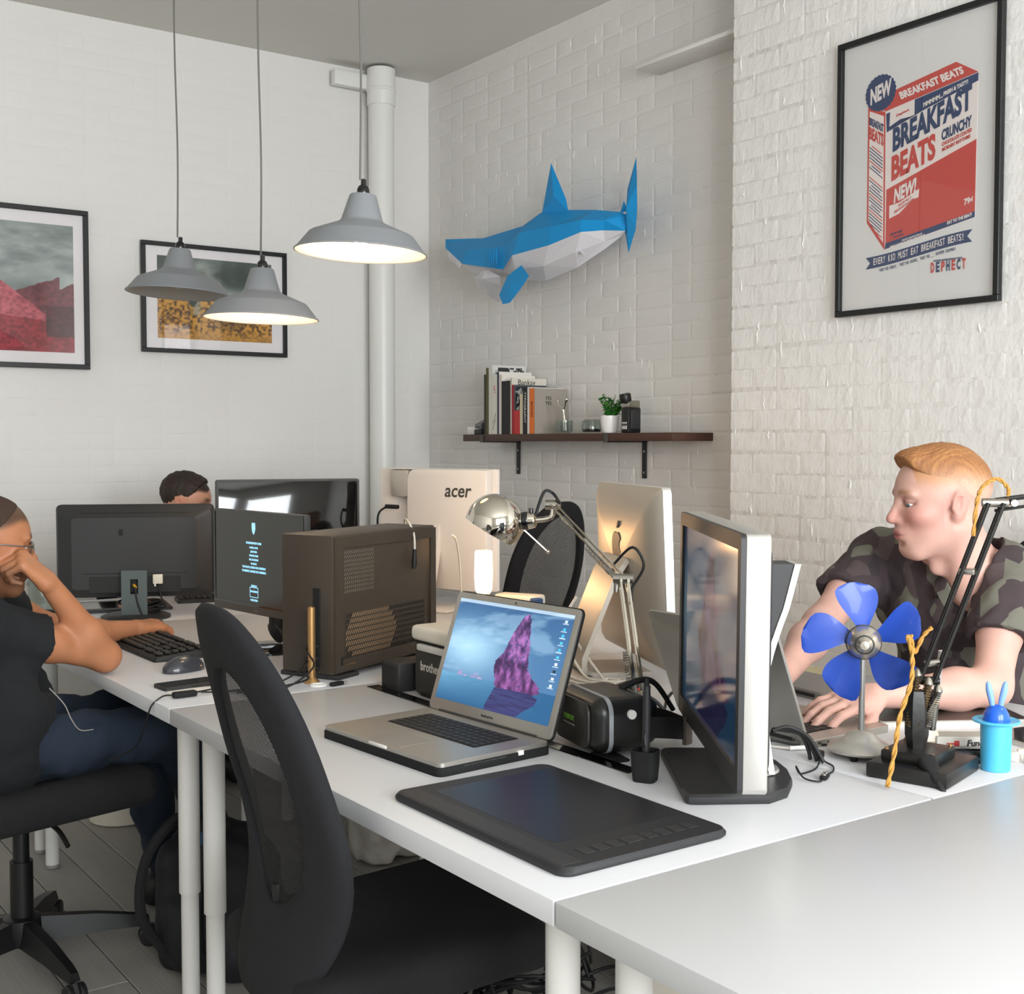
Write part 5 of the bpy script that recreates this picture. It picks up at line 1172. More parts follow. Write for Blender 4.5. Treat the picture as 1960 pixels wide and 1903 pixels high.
# ================================================================== right-hand desk: fan, black lamp, small things
t = thing('desk_fan', 'blue five-bladed desk fan on a round silver foot in front of the red-haired man', 'fan', (1.883, 1.508, TZ))
part('foot', G().lathe([(.048, .010), (.062, .012), (.0635, .016), (.060, .021), (.040, .030), (.032, .036), (.024, .045), (.012, .050), (.004, .051)], 44), mat('satin_silver', 'BDB9B2', .35, metal=.55, var=.02), t)
for k in range(4):
    a = k * math.pi / 2 + .4; part('rubber_foot', G().cyl((.045 * math.cos(a), .045 * math.sin(a), 0), (.045 * math.cos(a), .045 * math.sin(a), .013), .007, n=12), M_rubber, t)
part('pole', G().cyl((0, 0, .048), (0, 0, .215), .0058, n=16), mat('grey_pole', '9C9B98', .35, metal=.6), t)
axis = Vector((-.74, -.66, -.02)).normalized(); hc = Vector((-.012, -.012, .222))
Mf = Matrix.Translation(hc) @ axis.to_track_quat('Z', 'Y').to_matrix().to_4x4()
hub = part('hub', G().lathe([(.0, .047), (.008, .046), (.012, .040), (.016, .036), (.022, .030), (.028, .022), (.031, .012), (.032, .006), (.032, -.006), (.028, -.022), (.015, -.030), (0, -.031)], 36, M=Mf), mat('brushed_hub', 'C4BCAF', .28, metal=.85, var=.03), t)
for r_, z in ((.0325, .008), (.0175, .036)): part('hub_ring', G().lathe([(r_ - .001, z - .001), (r_ + .0006, z), (r_ - .001, z + .001)], 36, M=Mf), M_dark, t)
M_fan = mat('blue_soft_plastic', '2246A6', .38, var=.02, coat=.15)
for k in range(5):
    a0 = R(90 + 72 * k + 3)
    rings = []
    for i in range(15):
        f = i / 14; r_ = .018 + .094 * f
        wd = .0095 + .031 * math.sin(min(f * 1.06, 1) * math.pi * .62) ** 1.5
        if f > .82: wd *= math.sqrt(max(1 - ((f - .82) / .185) ** 2, .02))
        tw = R(26) * (1 - .35 * f)
        sec = []
        for j in range(10):
            b = 2 * math.pi * j / 10; x = wd * math.cos(b); y = .0016 * math.sin(b) + .006 * (x / .035) ** 2
            tx, tz = x * math.cos(tw), x * math.sin(tw) + y
            sk_ = .016 * f * f
            sec.append(Mf @ Vector((r_ * math.cos(a0) - (tx + sk_) * math.sin(a0), r_ * math.sin(a0) + (tx + sk_) * math.cos(a0), tz - .002)))
        rings.append(sec)
    part('blade', G().ring_loft(rings), M_fan, t, smooth=60)
# black anglepoise
t = thing('desk_lamp', 'old black sprung desk lamp on a stepped square base with a plaited gold cord', 'lamp', (1.872, 1.362, TZ), R(16))
M_bl = mat('aged_black_enamel', '1B1A18', .35, var=.12, vscale=18, bump=.0003, bscale=90)
part('lower_step', G().box((0, 0, .014), (.168, .146, .028), .005, 2), M_bl, t); part('upper_step', G().box((-.002, .008, .037), (.108, .098, .020), .004, 2), M_bl, t)
for sx in (-1, 1):
    for sy in (-1, 1): part('cap_screw', G().cyl((sx * .046, .008 + sy * .041, .045), (sx * .046, .008 + sy * .041, .050), .0035, n=10), M_brass, t)
part('post', G().ring_loft([[(x * s_, .012 + y * s_, z) for x, y in circ(.021, 6)] for s_, z in ((.8, .046), (.85, .055), (1.0, .07), (1.02, .105), (.95, .135), (.8, .15))]), M_bl, t, smooth=20)
iv = Matrix.Rotation(R(-16), 4, 'Z') @ Matrix.Translation((-1.872, -1.362, -TZ))
def W(x, y, z): return iv @ Vector((x, y, z))
A0, A1, A2 = W(1.893, 1.372, .900), W(1.957, 1.282, 1.224), W(2.23, 1.13, 1.262)
sv = (iv.to_3x3() @ Vector((.72, -.69, 0))).normalized()
fv = (iv.to_3x3() @ Vector((.69, .72, 0))).normalized()
for sd_, m_ in ((-.013, M_bl), (.013, M_bl)):
    for fo in (-.010, .010):
        a, b = A0 + sv * sd_ + fv * fo, A1 + sv * sd_ + fv * fo
        part('arm_bar', G().tube([a, b], .0038 if fo < 0 else .0032, 8), m_, t)
part('arm_tie', G().box(A0 + (A1 - A0) * .62, (.034, .028, .010), .002), M_steel, t); part('elbow_pivot', G().cyl(A1 - sv * .022, A1 + sv * .022, .008, n=16), M_steel, t); part('elbow_pin', G().cyl(A1 + sv * .03 - fv * .012, A1 + sv * .03 + fv * .012, .006, n=12), M_steel, t)
part('forearm', G().tube([A1 + Vector((0, 0, .004)), A2 + Vector((0, 0, .004))], .0048, 10), M_bl, t); part('forearm', G().tube([A1 + Vector((0, 0, -.014)), A2 + Vector((0, 0, -.010))], .0030, 8), M_bl, t)
part('knuckle_link', G().tube([A0 - sv * .004 + Vector((0, 0, .03)), A0 + sv * .022 + Vector((0, 0, .034))], .006, 8), M_steel, t); part('lower_pivot', G().cyl(A0 - sv * .022, A0 + sv * .022, .008, n=16), M_bl, t)
for k, (dx, dy) in enumerate(((-.018, -.012), (.0, -.018), (.018, -.012), (.014, .012))):
    a = A0 + sv * dx + fv * dy + Vector((0, 0, .012 - .014 * k)); b = Vector((0, .012, .085)) + sv * dx * .8 + fv * dy * .7
    n_ = 70; ax_ = (b - a); u_ = ax_.orthogonal().normalized(); v_ = ax_.normalized().cross(u_)
    part('spring', G().tube([a + ax_ * (i / n_) + (u_ * math.cos(i * 1.6) + v_ * math.sin(i * 1.6)) * .0068 for i in range(n_)], .0016, 5), mat('aged_brass_spring', '6B5638', .4, metal=.8) if k != 2 else M_steel, t)
    part('spring_core', G().cyl(a, b, .0056, n=10), mat('dark_spring', '3A3226', .5, metal=.6), t); part('spring_cap', G().lathe([(.002, .012), (.005, .009), (.0085, 0), (.007, -.003)], 14, M=Matrix.Translation(a)), M_steel, t)
part('piston', G().cyl(W(1.936, 1.372, .950), W(1.939, 1.385, .865), .0058, n=14), M_silver2, t); part('piston_sleeve', G().cyl(W(1.9385, 1.384, .868), W(1.942, 1.395, .800), .0075, n=14), M_steel, t)
# shade at the end of the arm (just out of frame), lit
hd = A2 + Vector((0, 0, -.05))
part('shade', G().lathe([(.022, .055), (.030, .052), (.036, .02), (.075, -.045), (.078, -.055), (.075, -.055), (.033, .018)], 36, M=Matrix.Translation(hd), cap=False), M_bl, t); part('bulb', G().ell(hd + Vector((0, 0, -.012)), (.024, .024, .03), 18, 10), mat('lit_bulb', 'FFF3E0'), t)
d = bpy.data.lights.new('black_lamp_bulb', 'POINT'); d.energy = 1.1; d.color = (1, .74, .48); d.shadow_soft_size = .022
put('black_lamp_bulb', d, t, hd + Vector((0, 0, -.048)))
M_gold = mat('gold_plaited_cord', 'B5853C', .6, var=.15, vscale=220)
def plait(pts, r_, sm=8):
    P_ = catmull([Vector(p) for p in pts], sm); out = []
    for ph in (0, math.pi):
        q_ = []
        for i, p in enumerate(P_):
            d_ = (P_[min(i + 1, len(P_) - 1)] - P_[max(i - 1, 0)]).normalized(); u_ = d_.orthogonal().normalized(); v_ = d_.cross(u_); a = i * .9 + ph
            q_.append(p + (u_ * math.cos(a) + v_ * math.sin(a)) * r_ * .6)
        out.append(q_)
    return out
for q_ in plait([W(1.734, 1.332, .740), W(1.768, 1.345, .79), W(1.800, 1.358, .85), W(1.835, 1.362, .905), W(1.850, 1.372, .955), W(1.856, 1.380, .985)], .0034): part('cord_strand', G().tube(q_, .0028, 6), M_gold, t)
for q_ in plait([W(1.850, 1.372, .955), W(1.836, 1.372, .985), W(1.848, 1.372, .975), W(1.858, 1.372, .955), W(1.868, 1.362, .985), W(1.878, 1.352, 1.0)], .0030, 6): part('cord_strand', G().tube(q_, .0024, 6), M_gold, t)
for q_ in plait([W(1.925, 1.303, 1.165), W(1.930, 1.300, 1.226), W(1.940, 1.294, 1.254), W(1.961, 1.281, 1.266), W(1.976, 1.270, 1.250), W(1.976, 1.269, 1.236)], .0030, 8): part('cord_strand', G().tube(q_, .0024, 6), M_gold, t)
t = thing('mains_plug', 'black mains socket plug hanging over the front of the black lamp base', 'plug', (1.822, 1.318, TZ + .040), (R(38), R(-12), R(-30)))
part('body', G().ring_loft([[(x * s_, z_ * 1.0, y * s_) for x, y in rrect(.030, .024, .008, 4)] for s_, z_ in ((.55, -.045), (.62, -.035), (.95, -.012), (1.0, .0), (.96, .004))][::-1]), M_rubber, t)
part('face', G().prism(rrect(.026, .020, .006, 4), .0035, .005), mat('beige_face', 'B7A48E', .5), t); 
for x in (-.007, .007): part('slot', G().box((x, .0052, .001), (.0022, .001, .007)), M_gloss, t)
part('lead', G().tube([(0, -.044, 0), (.0, -.06, -.002), (.004, -.075, -.01)], [.006, .005, .004], 8), M_cable, t)
# hat-shaped toothpick pot
t = thing('toothpick_holder', 'blue hat-shaped pot with a dark blue ball and two upright ears', 'toothpick holder', (2.004, 1.303, TZ))
M_lb = mat('sky_blue_plastic', '4FB5DF', .38, var=.01, coat=.2); M_db = mat('royal_blue_plastic', '1F5CC8', .3, var=.01, coat=.2); M_ear = mat('translucent_blue_ear', '7FA6E4', .35, sss=.2, var=0)
part('pot', G().lathe([(0, 0), (.0245, 0), (.026, .002), (.0275, .080), (.0275, .0845), (.030, .0865), (.041, .0885), (.042, .0905), (.040, .0925), (.024, .091), (.022, .089)], 40), M_lb, t)
part('ball', G().lathe([(.0225, .086), (.0232, .093), (.0215, .104), (.0165, .113), (.010, .118), (0, .120)], 32), M_db, t)
for s_ in (-1, 1):
    part('ear', G().tube([(s_ * .005, -s_ * .004, .112), (s_ * .0075, -s_ * .006, .130), (s_ * .0105, -s_ * .0085, .146), (s_ * .0120, -s_ * .0095, .157), (s_ * .0125, -s_ * .010, .162)], [.0042, .0058, .0062, .0048, .0015], 12, sm=0), M_ear, t)
# boxes, phone, dice
t = thing('card_box', 'white box with red and black lettering behind the black phone', 'box', (2.050, 1.408, TZ), R(-36))
part('carton', G().box((0, 0, .019), (.105, .045, .038), .001, 1), mat('grey_white_card', 'CFCAC2', .6, var=.02), t); text('box_lettering', 'Funct', .016, M_ink, t, (.022, -.0228, .026), shear=.15, bold=.0006); text('box_lettering', '& Sound', .010, M_ink, t, (.022, -.0228, .014), shear=.15, bold=.0004); part('red_mark', G().prism([(-.034, .024), (-.020, .024), (-.020, .019), (-.010, .019), (-.010, .031), (-.020, .031), (-.020, .027), (-.034, .027)], -.0232, -.0226), M_red, t, smooth=0)
part('carton_lid', G().box((0, .0, .0384), (.103, .043, .001)), mat('grey_card_top', 'B5B0A8', .6), t)
t = thing('mobile_phone', 'small black rounded phone lying in front of the white box with red lettering', 'phone', (2.013, 1.366, TZ), R(-38))
part('body', G().box((0, 0, .013), (.085, .036, .026), .009, 3), M_dark, t); part('side_strip', G().box((-.01, -.0183, .010), (.05, .0012, .004), .0004, 1), M_silver2, t); part('end_cap', G().box((.0, -.004, .0265), (.06, .02, .0015), .0005, 1), M_gloss, t)
t = thing('plug_adapter', 'cream plug adapter standing behind the black lamp base', 'adapter', (2.000, 1.445, TZ), R(-35))
part('body', G().ring_loft([[(x * s_, y * s_, z) for x, y in rrect(.036, .034, .005, 3)] for s_, z in ((1, 0), (1, .035), (.8, .05), (.75, .052))]), M_cream, t); part('top', G().box((0, 0, .054), (.024, .024, .005), .001), M_dark, t); part('label', G().box((0, -.0172, .02), (.018, .001, .016)), mat('tan_label', 'B5A38A', .6), t)
M_die = mat('ivory_dice', 'E6E0D4', .4, var=.01)
for i, (x, y, z, a, lb) in enumerate(((2.090, 1.318, 0, 15, 'cream die nearest the blue toothpick pot'), (2.093, 1.290, 0, -20, 'cream die at the right edge in front of the others'), (2.118, 1.322, 0, 40, 'cream die farthest back at the right edge'))):
    t = thing('die', lb, 'die', (x, y, TZ + z), R(a), 'dice at the right edge of the desk')
    part('cube', G().box((0, 0, .0085), (.017, .017, .017), .0018, 2), M_die, t)
    for u_, v_ in ((-.004, -.004), (.004, -.004), (-.004, .004), (.004, .004), (0, 0)): part('pip', G().cyl((u_, -.0086, .0085 + v_), (u_, -.0082, .0085 + v_), .0013, n=8), M_ink, t)
# tablets and papers
t = thing('tablet', 'flat dark tablet with pale edges under the red-haired man\'s forearm', 'tablet', (2.31, 1.655, TZ), R(-31))
part('shell', slab(.33, .235, 0, 0, .012, 0, .011, .002), M_silver2, t); part('glass', slab(.318, .223, 0, 0, .010, .0108, .0114, .0002), mat('dark_glass', '2B2624', .2, var=.02), t)
t = thing('tablet', 'dark tablet lying at the right edge beyond the blue toothpick pot', 'tablet', (2.315, 1.365, TZ), R(-12))
part('shell', slab(.24, .17, 0, 0, .010, 0, .009, .002), M_silver2, t); part('glass', slab(.228, .158, 0, 0, .008, .0088, .0094, .0002), M_gloss, t)
t = thing('keyboard_tray', 'grey slim computer box lying beyond the laptop hands', 'device', (2.30, 2.02, TZ), R(-4))
part('body', slab(.17, .30, 0, 0, .012, 0, .020, .003), mat('mid_grey_metal', '8B8782', .4, metal=.3), t); part('dark_side', G().box((-.0855, 0, .010), (.002, .25, .008), .0005, 1), M_dark, t)
t = part('envelope', G().box((0, 0, .004), (.16, .22, .008), .001, 1), mat('manila_paper', 'D8CBA4', .8, var=.02), None, (2.44, 2.12, TZ), (0, 0, R(14))); tag(t, 'pale yellow envelope stack near the pillar beyond the grey box', 'envelope')
# black leads at the joint of the desks, with battery snap
t = thing('lead_bundle', 'pair of thick black leads arching down into the gap beside the silver monitor neck', 'cable', (0, 0, 0))
for k in range(3):
    part('lead', G().tube([(1.70 + .006 * k, 1.565 + .004 * k, TZ + .062), (1.735, 1.558 + .006 * k, TZ + .066 - .004 * k), (1.762, 1.535 + .008 * k, TZ + .05), (1.770, 1.515 + .012 * k, TZ + .022), (1.7735, 1.505 + .016 * k, TZ + .004)], .0038, 8, sm=6), M_cable, t)
t = thing('battery_lead', 'black two-stud battery clip on a thin looped lead', 'cable', (1.700, 1.440, TZ), R(28))
part('clip', G().box((0, 0, .005), (.030, .014, .009), .004, 2), M_rubber, t)
for x in (-.007, .007): part('stud', G().lathe([(.0048, .009), (.0048, .0115), (.003, .0118), (.0028, .010)], 14, c=(x, 0, 0)), M_steel, t)
part('lead', G().tube([(-.014, 0, .004), (-.032, .004, .003), (-.030, .030, .006), (-.004, .050, .018), (.004, .046, .004), (.02, .036, .003), (.06, .028, .003), (.10, .03, .012), (.118, .036, .010)], .0016, 7, sm=6), M_cable, t)
part('lead', G().tube([(.014, 0, .004), (.05, -.004, .003), (.085, .004, .003), (.10, .02, .005), (.112, .034, .010)], .0016, 7, sm=6), M_cable, t); part('barrel_plug', G().box((.128, .038, .010), (.026, .014, .014), .003), M_cable, t); part('plug_tip', G().cyl((.14, .039, .010), (.160, .043, .010), .0025, n=10), M_brass, t)
t = thing('charger_lead', 'grey lead running from the fan foot past the laptop with a white usb plug', 'cable', (0, 0, 0))
part('lead', G().tube([(1.93, 1.545, TZ + .006), (1.90, 1.585, TZ + .004), (1.84, 1.625, TZ + .004), (1.795, 1.66, TZ + .012), (1.76, 1.66, TZ + .006)], .0022, 8, sm=6), M_cable, t); part('white_lead', G().tube([(1.765, 1.70, TZ + .004), (1.785, 1.655, TZ + .004), (1.80, 1.612, TZ + .006)], .0026, 8, sm=6), M_wcable, t); part('usb_plug', G().cyl((1.80, 1.612, TZ + .006), (1.832, 1.597, TZ + .006), .0042, n=10), M_white, t)
# small things around the silver all-in-one
t = thing('usb_hub', 'small black and red hub standing between the chrome lamp and silver computer foot', 'usb hub', (1.865, 2.155, TZ), R(20))
part('body', G().box((0, 0, .030), (.05, .05, .016), .003), M_dark, t); part('red_trim', G().box((0, -.0255, .028), (.046, .002, .006), .0005, 1), M_red, t); part('stand', G().cyl((0, 0, 0), (0, 0, .022), .012, n=14), M_dark, t); part('plug', G().box((.02, -.032, .030), (.012, .02, .007), .001), M_silver2, t)
t = thing('desk_leads', 'loose black leads trailing across the desk behind the headset', 'cable', (0, 0, 0))
part('lead', G().tube([(1.52, 2.03, TZ + .02), (1.60, 2.04, TZ + .050), (1.70, 2.01, TZ + .062), (1.77, 1.98, TZ + .045), (1.80, 1.96, TZ + .01)], .0042, 8, sm=6), M_cable, t); part('lead', G().tube([(1.80, 1.97, TZ + .006), (1.86, 2.02, TZ + .03), (1.93, 2.05, TZ + .035), (1.99, 2.04, TZ + .02)], .0036, 8, sm=6), M_cable, t)
part('lead', G().tube([(1.44, 2.10, TZ + .02), (1.50, 2.09, TZ + .015), (1.55, 2.06, TZ + .03), (1.60, 2.02, TZ + .01), (1.56, 1.98, TZ + .006)], .0036, 8, sm=6), M_cable, t)
t = thing('white_leads', 'tangle of white and cream leads behind the foot of the silver computer', 'cable', (0, 0, 0))
for k in range(4):
    part('lead', G().tube([(1.95 + .02 * k, 2.60 - .02 * k, TZ + .10 + .03 * k), (1.92 + .02 * k, 2.54, TZ + .06 + .02 * k), (1.87 + .03 * k, 2.47 - .03 * k, TZ + .012), (1.88 + .03 * k, 2.30 + .02 * k, TZ + .005), (1.98, 2.24 + .03 * k, TZ + .005)], .0040, 8, sm=6), M_wcable, t)
# ================================================================== left-hand desk: keyboard, mouse, phone
t = thing('keyboard', 'black full-size keyboard in front of the man in glasses', 'keyboard', (1.205, 3.48, TZ), R(-90))
M_kb = mat('keyboard_black', '1D1C1B', .55, var=.03)
part('case', G().ring_loft([[(x, y, 0) for x, y in rrect(.44, .155, .008, 3)], [(x, y, .010 + (y + .08) * .06) for x, y in rrect(.44, .155, .008, 3)], [(x * .985, y * .96, .014 + (y + .08) * .07) for x, y in rrect(.44, .155, .008, 3)]]), M_kb, t)
km = to_mesh('key', G().box((0, 0, .004), (.0172, .0165, .008), .002, 1), mat('keycap_black', '262421', .5, var=.02))
kms = to_mesh('space_bar', G().box((0, 0, .004), (.11, .0165, .008), .002, 1), mat('keycap_black', '262421'))
for r_ in range(6):
    for c_ in range(21):
        x = -.205 + c_ * .0205; y = -.058 + r_ * .0215 + (.006 if r_ == 5 else 0)
        if c_ in (15, 19) and r_ in (2,): continue
        if r_ == 0 and 4 <= c_ <= 8:
            if c_ == 6: put('key', kms, t, (x, y, .016 + (y + .08) * .07))
            continue
        if c_ in (14, 18) or x > .212: continue
        put('key', km, t, (x, y, .0155 + (y + .08) * .07))
s = S((-.08, -.05, -.01), (.08, .05, .06), .0025); s.ell((0, 0, .006), (.060, .037, .036), k=0).ell((.02, 0, .0), (.04, .034, .028), k=.02).plane((0, 0, .002), (0, 0, -1)); s.ell((.0, -.052, .03), (.05, .018, .02), k=.012, mode='s')
t = thing('computer_mouse', 'shiny dark grey mouse beside the black keyboard', 'mouse', (1.148, 3.105, TZ - .002), R(20))
put('shell', s.mesh('shell', mat('mouse_graphite', '3B3C42', .25, var=.02, coat=.3), relax=2), t); part('scroll_wheel', G().cyl((.03, -.003, .034), (.03, .003, .034), .008, n=16), M_dark, t); part('button_gap', G().box((.036, 0, .0305), (.04, .0012, .006)), M_gloss, t, rot=(0, R(14), 0))
t = thing('mobile_phone', 'black smartphone lying beside the mouse on a white card', 'phone', (1.085, 2.905, TZ + .001), R(5))
part('body', slab(.145, .072, 0, 0, .008, 0, .0085, .0015), M_dark, t); part('screen', slab(.139, .066, 0, 0, .006, .0083, .0088, .0001), M_gloss, t)
t = part('paper_slip', G().box((0, 0, .0004), (.13, .09, .0008)), M_paper, None, (1.085, 2.865, TZ), (0, 0, R(-8))); tag(t, 'white slip of paper under the black smartphone', 'paper')
t = thing('charger_lead', 'black phone charging lead with an inline adapter hanging off the desk edge', 'cable', (0, 0, 0))
part('adapter', G().box((1.030, 2.775, TZ + .008), (.058, .022, .014), .005, 2), M_rubber, t)
part('lead', G().tube([(1.005, 2.775, TZ + .008), (.985, 2.775, TZ + .010), (.968, 2.770, TZ + .006), (.950, 2.775, TZ - .012), (.943, 2.80, TZ - .06), (.935, 2.85, TZ - .12), (.90, 2.92, TZ - .16)], .0020, 8, sm=6), M_cable, t)
part('lead', G().tube([(1.055, 2.780, TZ + .008), (1.10, 2.80, TZ + .006), (1.15, 2.83, TZ + .004), (1.13, 2.86, TZ + .004), (1.07, 2.872, TZ + .005), (1.03, 2.88, TZ + .006)], .0020, 8, sm=6), M_cable, t); part('lead', G().tube([(1.07, 2.775, TZ + .008), (1.12, 2.77, TZ + .004), (1.20, 2.76, TZ + .004), (1.26, 2.74, TZ + .004)], .0020, 8, sm=6), M_cable, t)
# things on the far desk
t = thing('drawing_tablet', 'dark flat pen tablet lying under the wide black monitor', 'drawing tablet', (1.40, 4.44, TZ), R(-12)); part('body', slab(.36, .26, 0, 0, .012, 0, .010, .002), M_dark, t); part('work_area', slab(.27, .19, .01, .01, .004, .0098, .0104, .0001), M_gloss, t)
t = thing('keyboard', 'dark keyboard half hidden behind the wide black monitor', 'keyboard', (1.74, 4.45, TZ), R(-14)); part('case', slab(.22, .13, 0, 0, .008, 0, .014, .003), M_dark, t)
for r_ in range(5):
    for c_ in range(10): put('key', km, t, (-.094 + c_ * .0208, -.045 + r_ * .0222, .0135))
t = thing('glass_jug', 'clear glass jug on the far desk behind the forearm of the man in glasses', 'jug', (1.15, 4.47, TZ))
part('glass', G().lathe([(0, .003), (.040, .003), (.046, .012), (.050, .09), (.052, .115), (.049, .115), (.047, .09), (.043, .014), (0, .007)], 32), M_clear, t); part('handle', G().tube([(-.046, 0, .10), (-.082, 0, .105), (-.094, 0, .075), (-.086, 0, .04), (-.045, 0, .03)], .006, 8, sm=6), M_clear, t); part('coaster', G().cyl((0, 0, 0), (0, 0, .003), .055, n=28), M_dark, t)
# ================================================================== people
def frame_of(c, f, up=(0, 0, 1)):
    f = Vector(f).normalized(); u = Vector(up); u = (u - f * u.dot(f)).normalized(); r = f.cross(u)
    M = Matrix.Identity(4)
    for i in range(3): M[i][0], M[i][1], M[i][2], M[i][3] = r[i], f[i], u[i], c[i]
    return M
def head(s, M, q, lean=(0, -.045, -.19), nose=1.0, jaw=1.0):
    """x right, y forward, z up from the middle of the head; q scales it"""
    s.frame(M)
    P = lambda *p: tuple(a * q for a in p)
    s.ell(P(0, -.014, .040), P(.076, .098, .083), k=.0)
    s.ell(P(0, .022, .010), P(.067, .070, .088), k=.03 * q)
    s.ell(P(0, .030, -.050), P(.056 * jaw, .062, .056), k=.03 * q)
    s.ell(P(0, .066, -.088), P(.026 * jaw, .026, .022), k=.03 * q)
    for x in (-1, 1):
        s.cap(P(x * .054, .0, -.050), P(x * .026, .064, -.092), .016 * q, .015 * q, k=.025 * q)      # jaw line
        s.ell(P(x * .046, .056, -.016), P(.021, .026, .018), k=.022 * q)                             # cheek bone
        s.ell(P(x * .031, .080, .014), P(.019, .022, .0125), k=.012 * q, mode='s')                    # eye socket
        s.ell(P(x * .030, .0755, .034), P(.027, .013, .008), rot=(0, x * .12, 0), k=.012 * q)          # brow
        s.ell(P(x * .031, .0705, .0165), P(.0165, .0150, .0075), k=.006 * q)                          # upper lid
        s.ell(P(x * .031, .0700, .0010), P(.0160, .0140, .0060), k=.008 * q)                          # lower lid
    s.cap(P(0, .083, .026), P(0, .106 * nose, -.016), .0070 * q, .0100 * q, k=.010 * q)
    s.ell(P(0, .106 * nose, -.021), P(.0120, .0125, .0100), k=.008 * q)
    for x in (-1, 1): s.ell(P(x * .0120, .094, -.024), P(.0075, .0095, .0080), k=.006 * q)
    s.ell(P(0, .080, -.052), P(.028, .020, .020), k=.016 * q)                                         # muzzle
    s.ell(P(0, .0965, -.0490), P(.0200, .0065, .0048), k=.006 * q); s.ell(P(0, .0950, -.0600), P(.0180, .0070, .0058), k=.006 * q)
    s.ell(P(0, .1045, -.0545), P(.0230, .0080, .0011), k=.002 * q, mode='s')
    s.ell(P(0, .092, -.0745), P(.016, .010, .0055), k=.01 * q, mode='s')
    for x in (-1, 1):                                                                                # ears
        s.ell(P(x * .0765, -.014, .004), P(.0085, .0190, .0310), rot=(.18, x * .0, x * -.32), k=.008 * q)
        s.ell(P(x * .0745, -.004, -.022), P(.0080, .0095, .0110), k=.008 * q)
        s.ell(P(x * .0875, -.009, .004), P(.0085, .0100, .0165), rot=(.18, 0, x * -.32), k=.003 * q, mode='s'); s.cap(P(x * .084, -.020, .020), P(x * .084, -.006, .026), .0022 * q, k=.003 * q); s.ell(P(x * .0815, .004, -.004), P(.0045, .0040, .0065), k=.004 * q)
    s.cap(P(0, -.022, -.05), P(*lean), .056 * q, .060 * q, k=.035 * q)
    for x in (-1, 1): s.cap(P(x * .050, -.02, -.05), P(lean[0] + x * .018, lean[1] + .045, lean[2] - .01), .016 * q, .013 * q, k=.025 * q)
    s.ell(P(0, .020, -.135), P(.010, .012, .014), k=.03 * q)
    s.frame(np.eye(4))
def hand(s, wrist, d, back, thumb, q=1.0, curl=(18, 26, 20), spread=4, lift=0, tcurl=22, thumb_out=.55):
    """d points to the fingers, back is the normal of the back of the hand, thumb = +1/-1 side along d x back"""
    d = Vector(d).normalized(); n = Vector(back); n = (n - d * n.dot(d)).normalized(); l = d.cross(n) * thumb
    w_ = Vector(wrist)
    K = []
    for i, (o, ln) in enumerate(((.030, .088), (.010, .092), (-.010, .088), (-.028, .080))):
        k_ = w_ + d * ln * q + l * o * q + n * (.004 - .002 * abs(i - 1)) * q; K.append(k_)
        s.cap(w_ + l * o * .55 * q + d * .012 * q, k_, .0155 * q, .0118 * q, k=.014 * q)
    s.cap(w_ + d * .02 * q - n * .006 * q + l * .012 * q, w_ + d * .06 * q - n * .008 * q + l * .018 * q, .017 * q, .013 * q, k=.015 * q)
    for i, (k_, L_) in enumerate(zip(K, ((.043, .026, .022), (.047, .030, .023), (.044, .028, .022), (.035, .021, .019)))):
        a = R(lift); p = k_; dd = (d + l * (1.5 - i) * spread * .012).normalized()
        for j in range(3):
            a -= R(curl[j]); v = dd * math.cos(a) + n * math.sin(a); e = p + v * L_[j] * q
            s.cap(p, e, (.0096, .0086, .0078)[j] * q * (.92 if i == 3 else 1), (.0088, .0080, .0066)[j] * q * (.92 if i == 3 else 1), k=.0035 * q); p = e
    b = w_ + d * .028 * q + l * .026 * q - n * .006 * q; a = 0; td = (d * (1 - thumb_out) + l * thumb_out - n * .25).normalized()
    s.cap(w_ + d * .012 * q + l * .012 * q, b, .016 * q, .014 * q, k=.014 * q)
    for j, L_ in enumerate((.036, .030, .024)):
        e = b + td * L_ * q; s.cap(b, e, (.0135, .0108, .0096)[j] * q, (.0110, .0098, .0076)[j] * q, k=.006 * q); b = e; td = (td * math.cos(R(tcurl)) - l * math.sin(R(tcurl)) * .8 + d * .15).normalized()
def arm(s, sh, el, wr, r=(.050, .040, .043, .027), k=.03):
    sh, el, wr = Vector(sh), Vector(el), Vector(wr)
    s.cap(sh, sh + (el - sh) * .5, r[0], r[0] * .95, k=k); s.cap(sh + (el - sh) * .5, el, r[0] * .95, r[1], k=k); s.cap(el, el + (wr - el) * .3, r[1], r[2], k=k); s.cap(el + (wr - el) * .3, wr, r[2], r[3], k=k)
